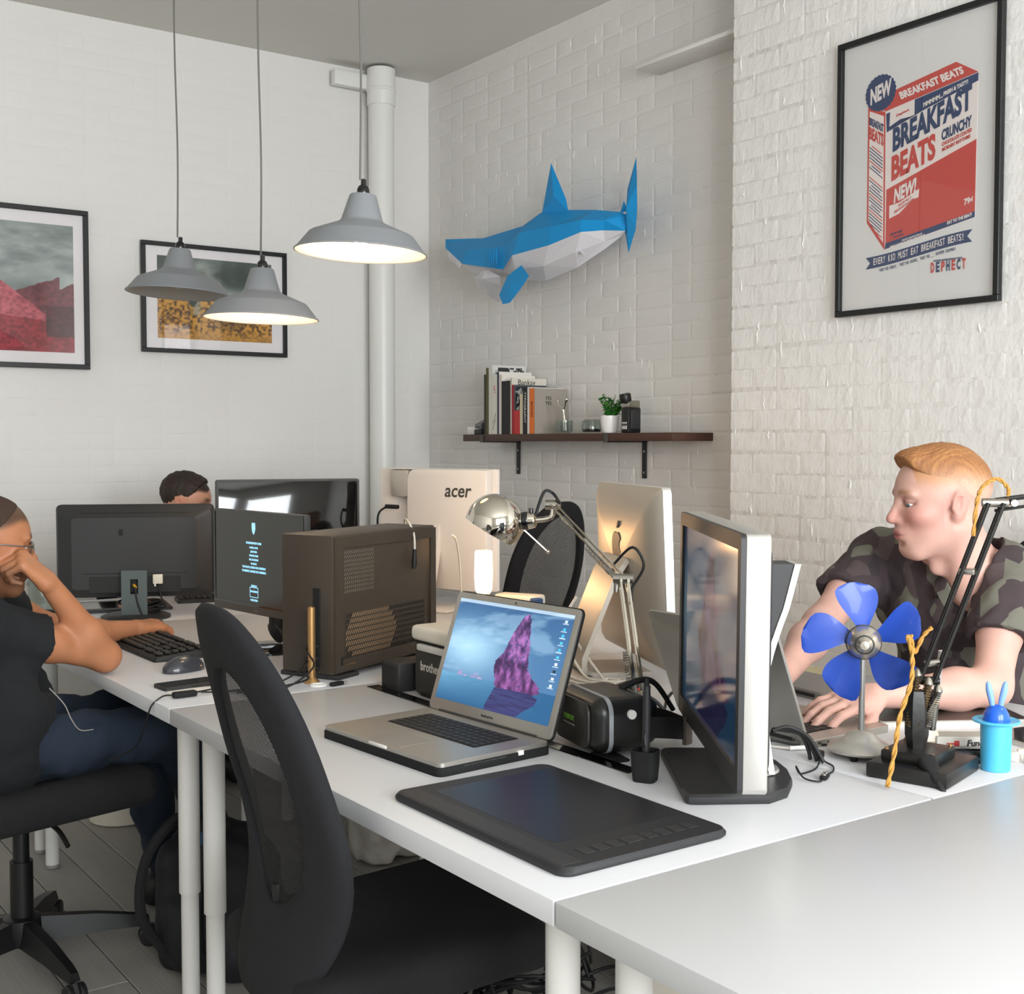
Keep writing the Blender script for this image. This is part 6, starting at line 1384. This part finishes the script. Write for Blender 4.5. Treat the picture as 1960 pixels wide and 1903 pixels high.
def skin_color(M, q, tone, flush, lips, brow, hairc=None, hairline=None, stub=0, extra=None):
    Mi = np.array(M.inverted())
    def f(v):
        p = (v @ Mi[:3, :3].T + Mi[:3, 3]) / q; x, y, z = p[:, 0], p[:, 1], p[:, 2]; ax = np.abs(x)
        c = np.tile(srgb(tone), (len(v), 1))
        n = np.sin(v[:, 0] * 61 + 2 * np.sin(v[:, 1] * 47)) * np.sin(v[:, 2] * 53 + 1.3 * np.sin(v[:, 0] * 38)); c *= (1 + .025 * n)[:, None]
        inh = (z > -.13) & (z < .14) & (np.hypot(x, y) < .14)
        ch = np.exp(-((ax - .046) / .026) ** 2 - ((z + .018) / .028) ** 2) * (y > .02) * inh; c = mixc(c, srgb(flush), .55 * ch)
        no = np.exp(-(x / .016) ** 2 - ((z + .018) / .016) ** 2) * (y > .085) * inh; c = mixc(c, srgb(flush), .45 * no)
        ea = sstep(.064, .074, ax) * np.exp(-(z / .034) ** 4 - ((y + .012) / .026) ** 4) * inh; c = mixc(c, srgb(flush), .35 * ea)
        li = np.exp(-(x / .020) ** 4 - ((z + .0545) / .0098) ** 4) * (y > .085) * inh; c = mixc(c, srgb(lips), .85 * li)
        mo = np.exp(-(x / .022) ** 4 - ((z + .0545) / .0016) ** 2) * (y > .085) * inh; c = mixc(c, srgb(lips) * .45, .8 * mo)
        br = np.exp(-((ax - .032) / .019) ** 4 - ((z - .0375 + .12 * (ax - .03) ** 2 * 60) / .0052) ** 2) * (y > .045) * inh; c = mixc(c, srgb(brow), .8 * br)
        ey = np.exp(-((ax - .031) / .014) ** 4 - ((z - .0085) / .0030) ** 2) * (y > .06) * inh; c = mixc(c, srgb(brow) * .5, .6 * ey)
        if stub: st = sstep(-.02, -.055, z) * (y > -.01) * inh * (1 - li); c = mixc(c, srgb(brow) * .8, stub * st)
        if hairline is not None: h = hairline(x, y, z) * inh; c = mixc(c, srgb(hairc), h)
        return c
    return f
def eyes(parent, M, q, look, iris):
    for x in (-1, 1):
        c = M @ Vector((x * .031 * q, .0715 * q, .0085 * q)); d = (M.to_3x3() @ Vector(look)).normalized()
        e = part('eyeball', G().ell((0, 0, 0), (.0118 * q,) * 3, 20, 14), mat('eye_white', 'E3DAD4', .25, var=0), parent, c)
        Mi = d.to_track_quat('Z', 'Y').to_matrix().to_4x4(); part('iris', G().lathe([(0, .0122), (.003, .0121), (.0062, .0103)], 16, M=Matrix.Scale(q, 4) @ Mi), mat('iris_' + iris, iris, .2, var=.1), e); part('pupil', G().lathe([(0, .01225), (.0022, .01218)], 12, M=Matrix.Scale(q, 4) @ Mi), M_gloss, e)
def M_of(name, **k): return mat(name, attr=True, rough=.5, sss=.12, var=.02, vscale=90, bump=.00025, bscale=350, **k)
M_skin = M_of('skin')
def fabric(name, cols, scale, thr):
    m = mat(name, cols[0], .9, bump=.0005, bscale=700); nt = m.node_tree; N = nt.nodes; L = nt.links
    tc = N.new('ShaderNodeTexCoord'); nz = N.new('ShaderNodeTexNoise'); nz.inputs['Scale'].default_value = scale * .5; nz.inputs['Detail'].default_value = 0; L.new(tc.outputs['Object'], nz.inputs['Vector'])
    mp = N.new('ShaderNodeMapping'); mp.inputs['Rotation'].default_value = (.5, .4, .7); mp.inputs['Scale'].default_value = (1, 1.0, .55); L.new(tc.outputs['Object'], mp.inputs[0])
    vo = N.new('ShaderNodeTexVoronoi'); vo.inputs['Scale'].default_value = scale; L.new(mp.outputs[0], vo.inputs['Vector'])
    sp = N.new('ShaderNodeSeparateColor'); L.new(vo.outputs['Color'], sp.inputs[0]); rp = N.new('ShaderNodeValToRGB'); rp.color_ramp.interpolation = 'CONSTANT'; e = rp.color_ramp.elements
    e[0].position = 0; e[0].color = (*lin(cols[0]), 1); e[1].position = thr[0]; e[1].color = (*lin(cols[1]), 1)
    for t_, c_ in zip(thr[1:], cols[2:]): k = e.new(t_); k.color = (*lin(c_), 1)
    L.new(sp.outputs[0], rp.inputs[0]); L.new(rp.outputs[0], N['Principled BSDF'].inputs['Base Color']); return m
# ------------------------------------------------------------------ red-haired man, right
ML = frame_of((2.480, 1.767, 1.186), (-.83, .56, -.10), (0.03, -.02, 1)); QL = 1.09
Lsh, Lel, Lwr = (2.585, 1.655, 1.03), (2.425, 1.590, .792), (2.150, 1.690, .788)
Rsh, Rel, Rwr = (2.585, 2.030, 1.035), (2.345, 2.005, .885), (2.075, 1.895, .795)
man = thing('person', 'person with short red hair and a patterned dark shirt typing at the silver laptop', 'person', (2.80, 1.83, 0))
def local(o): o.location = tuple(-Vector((2.80, 1.83, 0))); return o
s = S((1.86, 1.50, .72), (2.72, 2.14, 1.34), .0034)
head(s, ML, QL, lean=(0, -.070, -.185))
s.ell((2.64, 1.84, .96), (.065, .13, .10), k=.03); s.cap((2.60, 1.84, 1.02), (2.545, 1.81, 1.08), .055, .055, k=.03)
arm(s, Lsh, Lel, Lwr); arm(s, Rsh, Rel, Rwr)
hand(s, Lwr, (-.98, .02, -.05), (.0, -.25, 1), -1, 1.12, curl=(10, 22, 16), lift=4, spread=6, thumb_out=.42)
hand(s, Rwr, (-.95, -.20, -.08), (-.0, .2, 1), 1, 1.12, curl=(14, 26, 20), lift=4, spread=5)
def hl(x, y, z): # faded sides
    lim = .052 - .35 * np.clip(-y - .01, 0, .07) + .25 * np.clip(y - .03, 0, 1)
    return sstep(-.012, .03, z - lim + .012) * .75 * (y < .066)
body = put('body', s.mesh('body', M_skin, skin_color(ML, QL, 'D3A799', 'C87C74', 'B86462', 'A87B56', 'C08A5C', hl), relax=2), man); local(body)
eyes(man, Matrix.Translation(-Vector((2.80, 1.83, 0))) @ ML, QL, (-.40, 1, -.28), '5F7078')
# hair: short faded sides, thicker on top and swept forward
s = S((2.33, 1.62, 1.10), (2.66, 1.92, 1.36), .0028); s.frame(ML); q = QL
s.ell((0, -.014 * q, .040 * q), (.0768 * q, .0992 * q, .084 * q), k=0); s.ell((0, .004 * q, .082 * q), (.066 * q, .080 * q, .050 * q), k=.02); s.ell((0, .058 * q, .098 * q), (.050 * q, .034 * q, .026 * q), k=.02)
s.plane((0, .068 * q, .085 * q), (0, .86, -.50), k=.004); s.plane((0, .0, .040 * q), (0, .55, -.83), k=.004); s.plane((0, -.07 * q, -.03 * q), (0, 0, -1), k=.003)
for x in (-1, 1): s.ell((x * .080 * q, -.012 * q, .0), (.03 * q, .024 * q, .038 * q), k=.004, mode='s')
s.frame(np.eye(4))
sl, g_ = s._sl(s.lo, s.lo + s.h * s.n); Mi = np.array(ML.inverted()); p_ = g_ @ Mi[:3, :3].T.astype(np.float32) + Mi[:3, 3].astype(np.float32)
top_ = np.clip((p_[..., 2] - .085) * 25, 0, 1)
s.d = s.d + top_ * (.0008 * np.sin(p_[..., 0] * 520 + 6 * np.sin(p_[..., 1] * 50) + 3 * np.sin(p_[..., 2] * 90)) + .0009 * np.sin(p_[..., 0] * 1100 + p_[..., 1] * 160))
M_hair = mat('ginger_hair', attr=True, rough=.6, var=.14, vscale=200, bump=.0010, bscale=420, stretch=(1, 1, .35))
def hairc(v):
    p = (v @ Mi[:3, :3].T + Mi[:3, 3]) / QL; rg = np.random.RandomState(3).rand(len(v)); st = .35 * rg + .3 + .18 * np.sin(p[:, 0] * 900 + 4 * np.sin(p[:, 1] * 40)) + .12 * np.sin(p[:, 1] * 70 + p[:, 0] * 200)
    c = mixc(np.tile(srgb('8A5836'), (len(v), 1)), np.tile(srgb('B98450'), (len(v), 1)), st)
    fade = 1 - sstep(.040, .098, p[:, 2] + .35 * np.clip(-p[:, 1] - .03, 0, 1) + .01 * rg) ; c = mixc(c, srgb('D3AB98'), .95 * fade); return c
local(put('hair', s.mesh('hair', M_hair, hairc, relax=1), man))
# shirt
s = S((2.30, 1.46, .50), (2.98, 2.22, 1.16), .0050)
s.ell((2.63, 1.84, .94), (.125, .205, .15), k=0).ell((2.70, 1.84, .74), (.125, .185, .20), k=.06).ell((2.76, 1.84, .60), (.13, .18, .12), k=.05)
s.cap((2.585, 1.70, 1.045), (2.585, 1.98, 1.05), .066, .066, k=.05); s.ell((2.60, 1.84, 1.06), (.075, .10, .045), k=.04)
for sh, el in ((Lsh, Lel), (Rsh, Rel)): 
    a, b = Vector(sh), Vector(el); s.cap(a, a + (b - a) * .62, .068, .074, k=.035)
s.noise(.0035, 24, 1).noise(.002, 55, 3)
for sh, el in ((Lsh, Lel), (Rsh, Rel)):     # cut the sleeves straight above the elbow
    a, b = Vector(sh), Vector(el); c = a + (b - a) * .60; d_ = (b - a).normalized()
    slc, gg = s._sl(np.array(c) - .13, np.array(c) + .13)
    dd = (gg - np.array(c)) @ np.array(d_); rr_ = np.sqrt(((gg - np.array(c)) ** 2).sum(-1))
    s.d[slc] = np.where(rr_ < .125, np.maximum(s.d[slc], dd), s.d[slc])
    s.cap(a + (b - a) * .50, b, .052, .056, k=.004, mode='s')
nb = ML @ Vector((0, -.070 * QL, -.165 * QL)); s.cap(nb + Vector((0, 0, .01)), nb + Vector((-.03, .01, .12)), .064, .068, k=.006, mode='s')
s.cap(nb + Vector((-.055, -.012, .0)), (2.490, 1.775, .965), .036, .006, k=.004, mode='s')
M_camo = fabric('patterned_shirt', ('42383B', '6B6A60', '54494A', '3A3236'), 27, (.44, .68, .84))
shirt = local(put('shirt', s.mesh('shirt', M_camo, relax=2), man))
cl = Vector((2.80, 1.83, 0))
def collar(pts, w0, th):
    P_ = catmull([Vector(p) - cl for p in pts], 6); rings = []
    for i, p in enumerate(P_):
        o_ = Vector((p.x + cl.x - nb.x, p.y + cl.y - nb.y, 0)).normalized(); up_v = (Vector((0, 0, 1)) - o_ * .15).normalized()
        rings.append([p + up_v * w0 * .5 - o_ * th, p + up_v * w0 * .5 + o_ * th, p + o_ * (th + .012) - up_v * w0 * .5, p + o_ * .010 - up_v * w0 * .5])
    return G().ring_loft(rings)
part('collar', collar([nb + Vector(v) for v in ((-.082, .020, -.045), (-.066, .050, -.010), (-.03, .070, .012), (.03, .070, .024), (.066, .03, .028), (.068, -.03, .026), (.032, -.070, .016), (-.03, -.072, -.006), (-.070, -.055, -.045))], .036, .0025), M_camo, man, smooth=50)
for k in range(3): part('button', G().lathe([(0, .002), (.0048, .0018), (.0050, 0)], 12), M_gloss, man, Vector((2.508 + .004 * k, 1.795 - .004 * k, .965 - .075 * k)) - cl, (0, R(-80), 0))
s = S((2.30, 1.60, .02), (3.00, 2.10, .66), .009)
s.ell((2.80, 1.84, .53), (.15, .18, .11), k=0)
for y_ in (1.73, 1.95): s.cap((2.78, y_, .53), (2.42, y_, .50), .080, .064, k=.04); s.cap((2.42, y_, .50), (2.46, y_, .11), .062, .045, k=.03)
local(put('trousers', s.mesh('trousers', mat('dark_trousers', '23242A', .9, var=.05), relax=2), man))
for y_ in (1.73, 1.95): part('shoe', G().box((2.42 - cl.x, y_ - cl.y, .04), (.26, .095, .08), .03, 4), M_dark, man)
# ------------------------------------------------------------------ man in glasses, left
MG = frame_of((.690, 3.190, 1.075), (.985, .02, -.13), (.10, 0, 1)); QG = 1.05
gman = thing('person', 'person with shaved dark hair and glasses resting a fist on the cheek', 'person', (.62, 3.23, 0)); cg = Vector((.62, 3.23, 0))
def lg_(o): o.location = tuple(-cg); return o
gRs, gRe, gRw = (.665, 3.085, .885), (.968, 3.175, .782), (.812, 3.095, .985)
gLs, gLe, gLw = (.68, 3.40, .93), (1.00, 3.545, .785), (1.195, 3.62, .778)
s = S((.50, 2.98, .70), (1.40, 3.76, 1.22), .0036)
head(s, MG, QG, lean=(0, -.060, -.18))
s.ell((.62, 3.24, .86), (.10, .15, .13), k=.04); s.cap((.62, 3.22, .92), (.645, 3.20, .98), .07, .058, k=.04)
arm(s, gRs, gRe, gRw, (.043, .036, .0365, .025)); arm(s, gLs, gLe, gLw, (.043, .036, .0365, .025))
hand(s, gRw, (-.50, -.02, .50), (.72, -.42, .55), 1, 1.06, curl=(78, 82, 50), spread=1, thumb_out=.3, tcurl=10)
hand(s, gLw, (.86, .40, -.02), (-.15, -.25, 1), -1, 1.04, curl=(34, 46, 30), lift=10, spread=2, thumb_out=.35)
def hl2(x, y, z):
    lim = .070 - .45 * np.clip(.055 - y, 0, .08) - .55 * np.clip(-y - .02, 0, .05); return sstep(-.010, .012, z - lim) * .80 * (y < .082)
lg_(put('body', s.mesh('body', M_skin, skin_color(MG, QG, 'A9714F', '9A5840', '8E5348', '2A1C15', '33231B', hl2, .38), relax=2), gman))
eyes(gman, Matrix.Translation(-cg) @ MG, QG, (0, 1, -.25), '2E1D14')
s = S((.55, 3.06, 1.05), (.80, 3.32, 1.22), .0032); s.frame(MG); q = QG
s.ell((0, -.014 * q, .042 * q), (.0770 * q, .0985 * q, .0835 * q), k=0).ell((0, .022 * q, .012 * q), (.068 * q, .071 * q, .0885 * q), k=.03 * q); s.plane((0, .03 * q, .076 * q), (0, .75, -.66), k=.004); s.plane((0, 0, .035 * q), (0, .25, -1), k=.004)
lg_(put('hair', s.mesh('hair', mat('shaved_dark_hair', '3A2A20', .85, var=.12, vscale=120, bump=.0008, bscale=600), relax=1), gman))
s = S((.28, 2.98, .42), (.98, 3.60, 1.02), .0055)
s.ell((.63, 3.23, .83), (.125, .195, .15), k=0).ell((.70, 3.19, .67), (.140, .185, .18), k=.06).ell((.67, 3.21, .54), (.16, .18, .09), k=.05); s.cap((.635, 3.12, .915), (.635, 3.36, .935), .062, .062, k=.05)
for sh, el in ((gRs, gRe), (gLs, gLe)): a, b = Vector(sh), Vector(el); s.cap(a, a + (b - a) * .45, .066, .072, k=.04)
s.noise(.005, 20, 2).noise(.003, 45, 5)
for sh, el in ((gRs, gRe), (gLs, gLe)):
    a, b = Vector(sh), Vector(el); c = a + (b - a) * .42; d_ = (b - a).normalized(); slc, gg = s._sl(np.array(c) - .13, np.array(c) + .13)
    dd = (gg - np.array(c)) @ np.array(d_); rr_ = np.sqrt(((gg - np.array(c)) ** 2).sum(-1)); s.d[slc] = np.where(rr_ < .125, np.maximum(s.d[slc], dd), s.d[slc]); s.cap(a + (b - a) * .32, b, .050, .053, k=.004, mode='s')
ng = MG @ Vector((0, -.055 * QG, -.15 * QG)); s.cap(ng, ng + Vector((.02, 0, .10)), .064, .066, k=.005, mode='s')
lg_(put('t_shirt', s.mesh('t_shirt', mat('charcoal_t_shirt', '15171A', .95, var=.06, vscale=20, bump=.0005, bscale=600), relax=2), gman))
s = S((.36, 2.92, .04), (1.50, 3.60, .72), .0075)
s.ell((.64, 3.22, .555), (.16, .18, .10), k=0)
for k_, an, y0 in (((1.13, 3.105, .585), (1.30, 3.20, .13), 3.15), ((1.12, 3.40, .580), (1.22, 3.46, .12), 3.33)):
    s.cap((.62, y0, .57), k_, .088, .066, k=.04); s.cap(k_, an, .066, .052, k=.03)
s.noise(.006, 22, 4).noise(.003, 48, 7)
lg_(put('jeans', s.mesh('jeans', mat('dark_blue_jeans', '1A2534', .9, var=.25, vscale=7, bump=.0006, bscale=500), relax=2), gman))
for (x, y_) in ((1.345, 3.20), (1.265, 3.46)):
    s = S((-.17, -.07, -.01), (.17, .07, .12), .005); s.ell((.02, 0, .03), (.13, .045, .045), k=0).ell((-.06, 0, .05), (.06, .042, .055), k=.03).plane((0, 0, .002), (0, 0, -1)); put('shoe', s.mesh('shoe', M_dark, relax=2), gman, Vector((x, y_, 0)) - cg)
part('earphone_lead', G().tube([Vector(p) - cg for p in ((.795, 3.045, .74), (.825, 3.03, .70), (.842, 3.03, .66), (.862, 3.03, .632), (.895, 3.035, .628))], .0014, 6, sm=6), mat('grey_lead', '8A8580', .6), gman)
# glasses
t = thing('glasses', 'thin grey metal glasses worn by the person with the shaved head', 'glasses', tuple(MG.translation), MG.to_euler()[:])
t.rotation_euler = MG.to_euler(); M_gl = mat('gunmetal', '6E6A66', .35, metal=.8)
for x in (-1, 1):
    rim = [(x * .034 + .024 * math.cos(a) * 1.05, .101 - .006 * abs(.024 * math.cos(a)) / .024 - (.006 if x * math.cos(a) > 0 else 0), .006 + .018 * math.sin(a)) for a in [k * math.pi / 10 for k in range(21)]]
    part('rim', G().tube(rim, .0014, 6), M_gl, t); part('lens', G().prism([(p[0], p[2]) for p in rim[:-1]], .097, .0978), M_clear, t)
    part('temple', G().tube([(x * .059, .094, .012), (x * .078, .06, .013), (x * .084, -.012, .011), (x * .083, -.030, -.008)], .0017, 6, sm=4), M_gl, t)
part('bridge', G().tube([(-.011, .104, .010), (0, .109, .013), (.011, .104, .010)], .0013, 6, sm=4), M_gl, t)
# ------------------------------------------------------------------ man at the far end, only the top of the head shows
MB = frame_of((1.822, 4.865, 1.080), (.80, -.56, -.22), (.05, 0, 1)); QB = 1.0
bman = thing('person', 'person with dark brown hair whose forehead shows above the wide black monitor', 'person', (1.80, 5.03, 0)); cb = Vector((1.80, 5.03, 0))
def lb_(o): o.location = tuple(-cb); return o
s = S((1.52, 4.60, .68), (2.12, 5.22, 1.24), .0050)
head(s, MB, QB, lean=(0, -.075, -.17)); s.ell((1.80, 5.0, .86), (.14, .10, .13), k=.04)
for sx in (-1, 1): arm(s, (1.80 + sx * .17, 4.98, .93), (1.80 + sx * .22, 4.86, .78), (1.80 + sx * .10, 4.72, .80), (.046, .038, .040, .026)); hand(s, (1.80 + sx * .10, 4.72, .80), (-sx * .3, -.9, -.05), (0, -.1, 1), sx, 1.0, curl=(14, 24, 18))
def hl3(x, y, z): return sstep(-.008, .010, z - (.066 - .5 * np.clip(.05 - y, 0, .07))) * (y < .08)
lb_(put('body', s.mesh('body', M_skin, skin_color(MB, QB, 'D9A288', 'D27F6C', 'B8655C', '3A281E', '33241C', hl3), relax=2), bman))
s = S((1.68, 4.72, 1.02), (1.96, 5.0, 1.26), .0036); s.frame(MB)
s.ell((0, -.014, .046), (.080, .103, .088), k=0).ell((0, .03, .075), (.066, .065, .040), k=.02); s.plane((0, .045, .070), (0, .92, -.40), k=.004); s.plane((0, 0, -.01), (0, .30, -1), k=.004); s.frame(np.eye(4)); s.noise(.0022, 95, 2)
lb_(put('hair', s.mesh('hair', mat('dark_brown_hair', '2C2019', .6, var=.2, vscale=90, bump=.0015, bscale=240), relax=1), bman))
s = S((1.52, 4.72, .45), (2.10, 5.30, 1.02), .008)
s.ell((1.80, 5.02, .84), (.19, .12, .15), k=0).ell((1.80, 5.06, .62), (.17, .13, .20), k=.06)
for sx in (-1, 1): s.cap((1.80 + sx * .14, 5.0, .945), (1.80 + sx * .20, 4.90, .83), .066, .06, k=.04)
lb_(put('shirt', s.mesh('shirt', mat('grey_shirt', '4A4D52', .9, var=.05), relax=2), bman))
s = S((1.58, 4.50, .02), (2.02, 5.28, .64), .010)
s.ell((1.80, 5.08, .52), (.17, .14, .10), k=0)
for sx in (-1, 1): s.cap((1.80 + sx * .09, 5.05, .52), (1.80 + sx * .10, 4.66, .50), .08, .062, k=.03); s.cap((1.80 + sx * .10, 4.66, .50), (1.80 + sx * .10, 4.66, .09), .06, .045, k=.03)
lb_(put('trousers', s.mesh('trousers', mat('dark_trousers', '23242A', .9), relax=2), bman))
for sx in (-1, 1): part('shoe', G().box((sx * .10, 4.62 - cb.y, .04), (.095, .26, .08), .03, 4), M_dark, bman)
t = office_chair('black office chair under the person at the far end, hidden by the desks', (1.80, 5.10), -92, lambda z: -.25 - .1 * (z - .5), .74, .22, .24, net=M_net2)
# ================================================================== under the desks
t = thing('waste_bin', 'round white waste bin on the floor behind the seat of the man in glasses', 'bin', (1.37, 4.32, 0))
part('tub', G().lathe([(0, .002), (.105, .002), (.11, .006), (.135, .27), (.138, .275), (.132, .275), (.106, .012), (0, .010)], 40), M_cream, t); part('rim', G().lathe([(.134, .268), (.141, .270), (.142, .278), (.134, .280)], 40, cap=False), M_cream, t)
s = S((-.22, -.17, -.01), (.22, .17, .46), .009)
s.box((0, 0, .17), (.15, .10, .17), .07, k=0).ell((0, -.09, .12), (.11, .06, .10), k=.03).ell((0, 0, .33), (.10, .07, .06), k=.05).noise(.008, 18, 3).noise(.004, 40, 5).plane((0, 0, .003), (0, 0, -1))
t = thing('backpack', 'slumped black backpack leaning against the desk legs on the floor', 'backpack', (1.17, 2.93, 0), R(-60))
put('bag', s.mesh('bag', mat('black_nylon', '17171B', .7, var=.1, vscale=14), relax=2), t)
part('strap', G().tube([(-.08, -.10, .06), (-.10, -.17, .18), (-.09, -.16, .32), (-.06, -.08, .40), (-.05, -.02, .36)], .013, 8, sm=6), M_blackfab, t); part('strap', G().tube([(.08, -.10, .06), (.10, -.17, .16), (.09, -.15, .30), (.06, -.07, .39), (.05, -.02, .36)], .013, 8, sm=6), M_blackfab, t); part('handle', G().tube([(-.03, 0, .38), (0, .0, .42), (.03, 0, .38)], .007, 8, sm=5), M_blackfab, t)
part('blue_lining', G().ell((.02, -.04, .345), (.05, .035, .03), 16, 10), mat('blue_lining', '2C4A6B', .8, var=.1), t)
s = S((-.17, -.14, -.01), (.17, .14, .34), .009); s.box((0, 0, .13), (.11, .08, .13), .05, k=0).ell((.02, 0, .26), (.05, .03, .05), k=.04).noise(.012, 26, 9).noise(.006, 60, 2).plane((0, 0, .003), (0, 0, -1))
t = part('carrier_bag', G().box((0, 0, 0), (.01, .01, .01)), mat('white_plastic_bag', 'C9C4BA', .45, var=.03), None, (1.93, 3.42, 0)); t.data = s.mesh('carrier_bag', mat('white_plastic_bag', 'C9C4BA'), relax=1); tag(t, 'crumpled white carrier bag on the floor seen past the foreground chair', 'bag')
t = thing('power_strip', 'white power strip with a coiled white lead on the floor below the middle desk', 'power strip', (1.36, 2.58, 0), R(30))
part('bar', G().box((0, 0, .02), (.30, .055, .04), .006), M_white, t)
for k in range(4): part('socket', G().cyl((-.10 + k * .066, 0, .0395), (-.10 + k * .066, 0, .0405), .019, n=20), M_foot, t)
part('lead', G().tube([(-.15, 0, .02)] + [(-.15 + .10 * math.cos(a), -.12 + .09 * math.sin(a), .008 + .002 * a) for a in [1.4 + k * .5 for k in range(22)]], .005, 8, sm=3), M_wcable, t)
for k in range(3): part('plug', G().box((-.10 + k * .066, 0, .062), (.045, .045, .044), .006), M_cable if k else M_white, t)
t = thing('cable_heap', 'heap of tangled black leads on the floor beneath the middle desk', 'cable', (1.58, 2.27, 0))
q = random.Random(8)
for k in range(16):
    c0 = Vector((q.uniform(-.16, .16), q.uniform(-.16, .16), 0)); r_ = q.uniform(.05, .14); ph = q.uniform(0, 6)
    part('lead', G().tube([c0 + Vector((r_ * math.cos(ph + j * .7) * q.uniform(.8, 1.2), r_ * .8 * math.sin(ph + j * .7), .012 + .012 * k * q.uniform(.3, 1) + .03 * abs(math.sin(j * .9 + k)))) for j in range(13)], .0042, 6, sm=4), M_cable, t)
part('hanging_lead', G().tube([(-.08, -.10, .10), (-.14, -.12, .30), (-.12, -.10, .55), (-.10, -.06, .698)], .0045, 8, sm=5), M_cable, t); part('hanging_lead', G().tube([(.04, -.16, .08), (.02, -.20, .30), (.03, -.16, .55), (.02, -.10, .698)], .0045, 8, sm=5), M_cable, t)
t = thing('computer_tower', 'pale grey computer case on the floor seen between the near desk legs', 'computer', (2.10, 2.30, 0), R(-40))
part('case', G().box((0, 0, .20), (.18, .40, .40), .006), mat('pale_grey_metal', 'B9B4AB', .5, var=.02), t); part('front_panel', G().box((0, -.203, .20), (.17, .008, .38), .003), M_cream, t); part('drive_slot', G().box((0, -.208, .33), (.13, .003, .02), .001, 1), M_dark, t); part('power_button', G().cyl((.05, -.209, .22), (.05, -.206, .22), .010, n=16), M_dark, t)
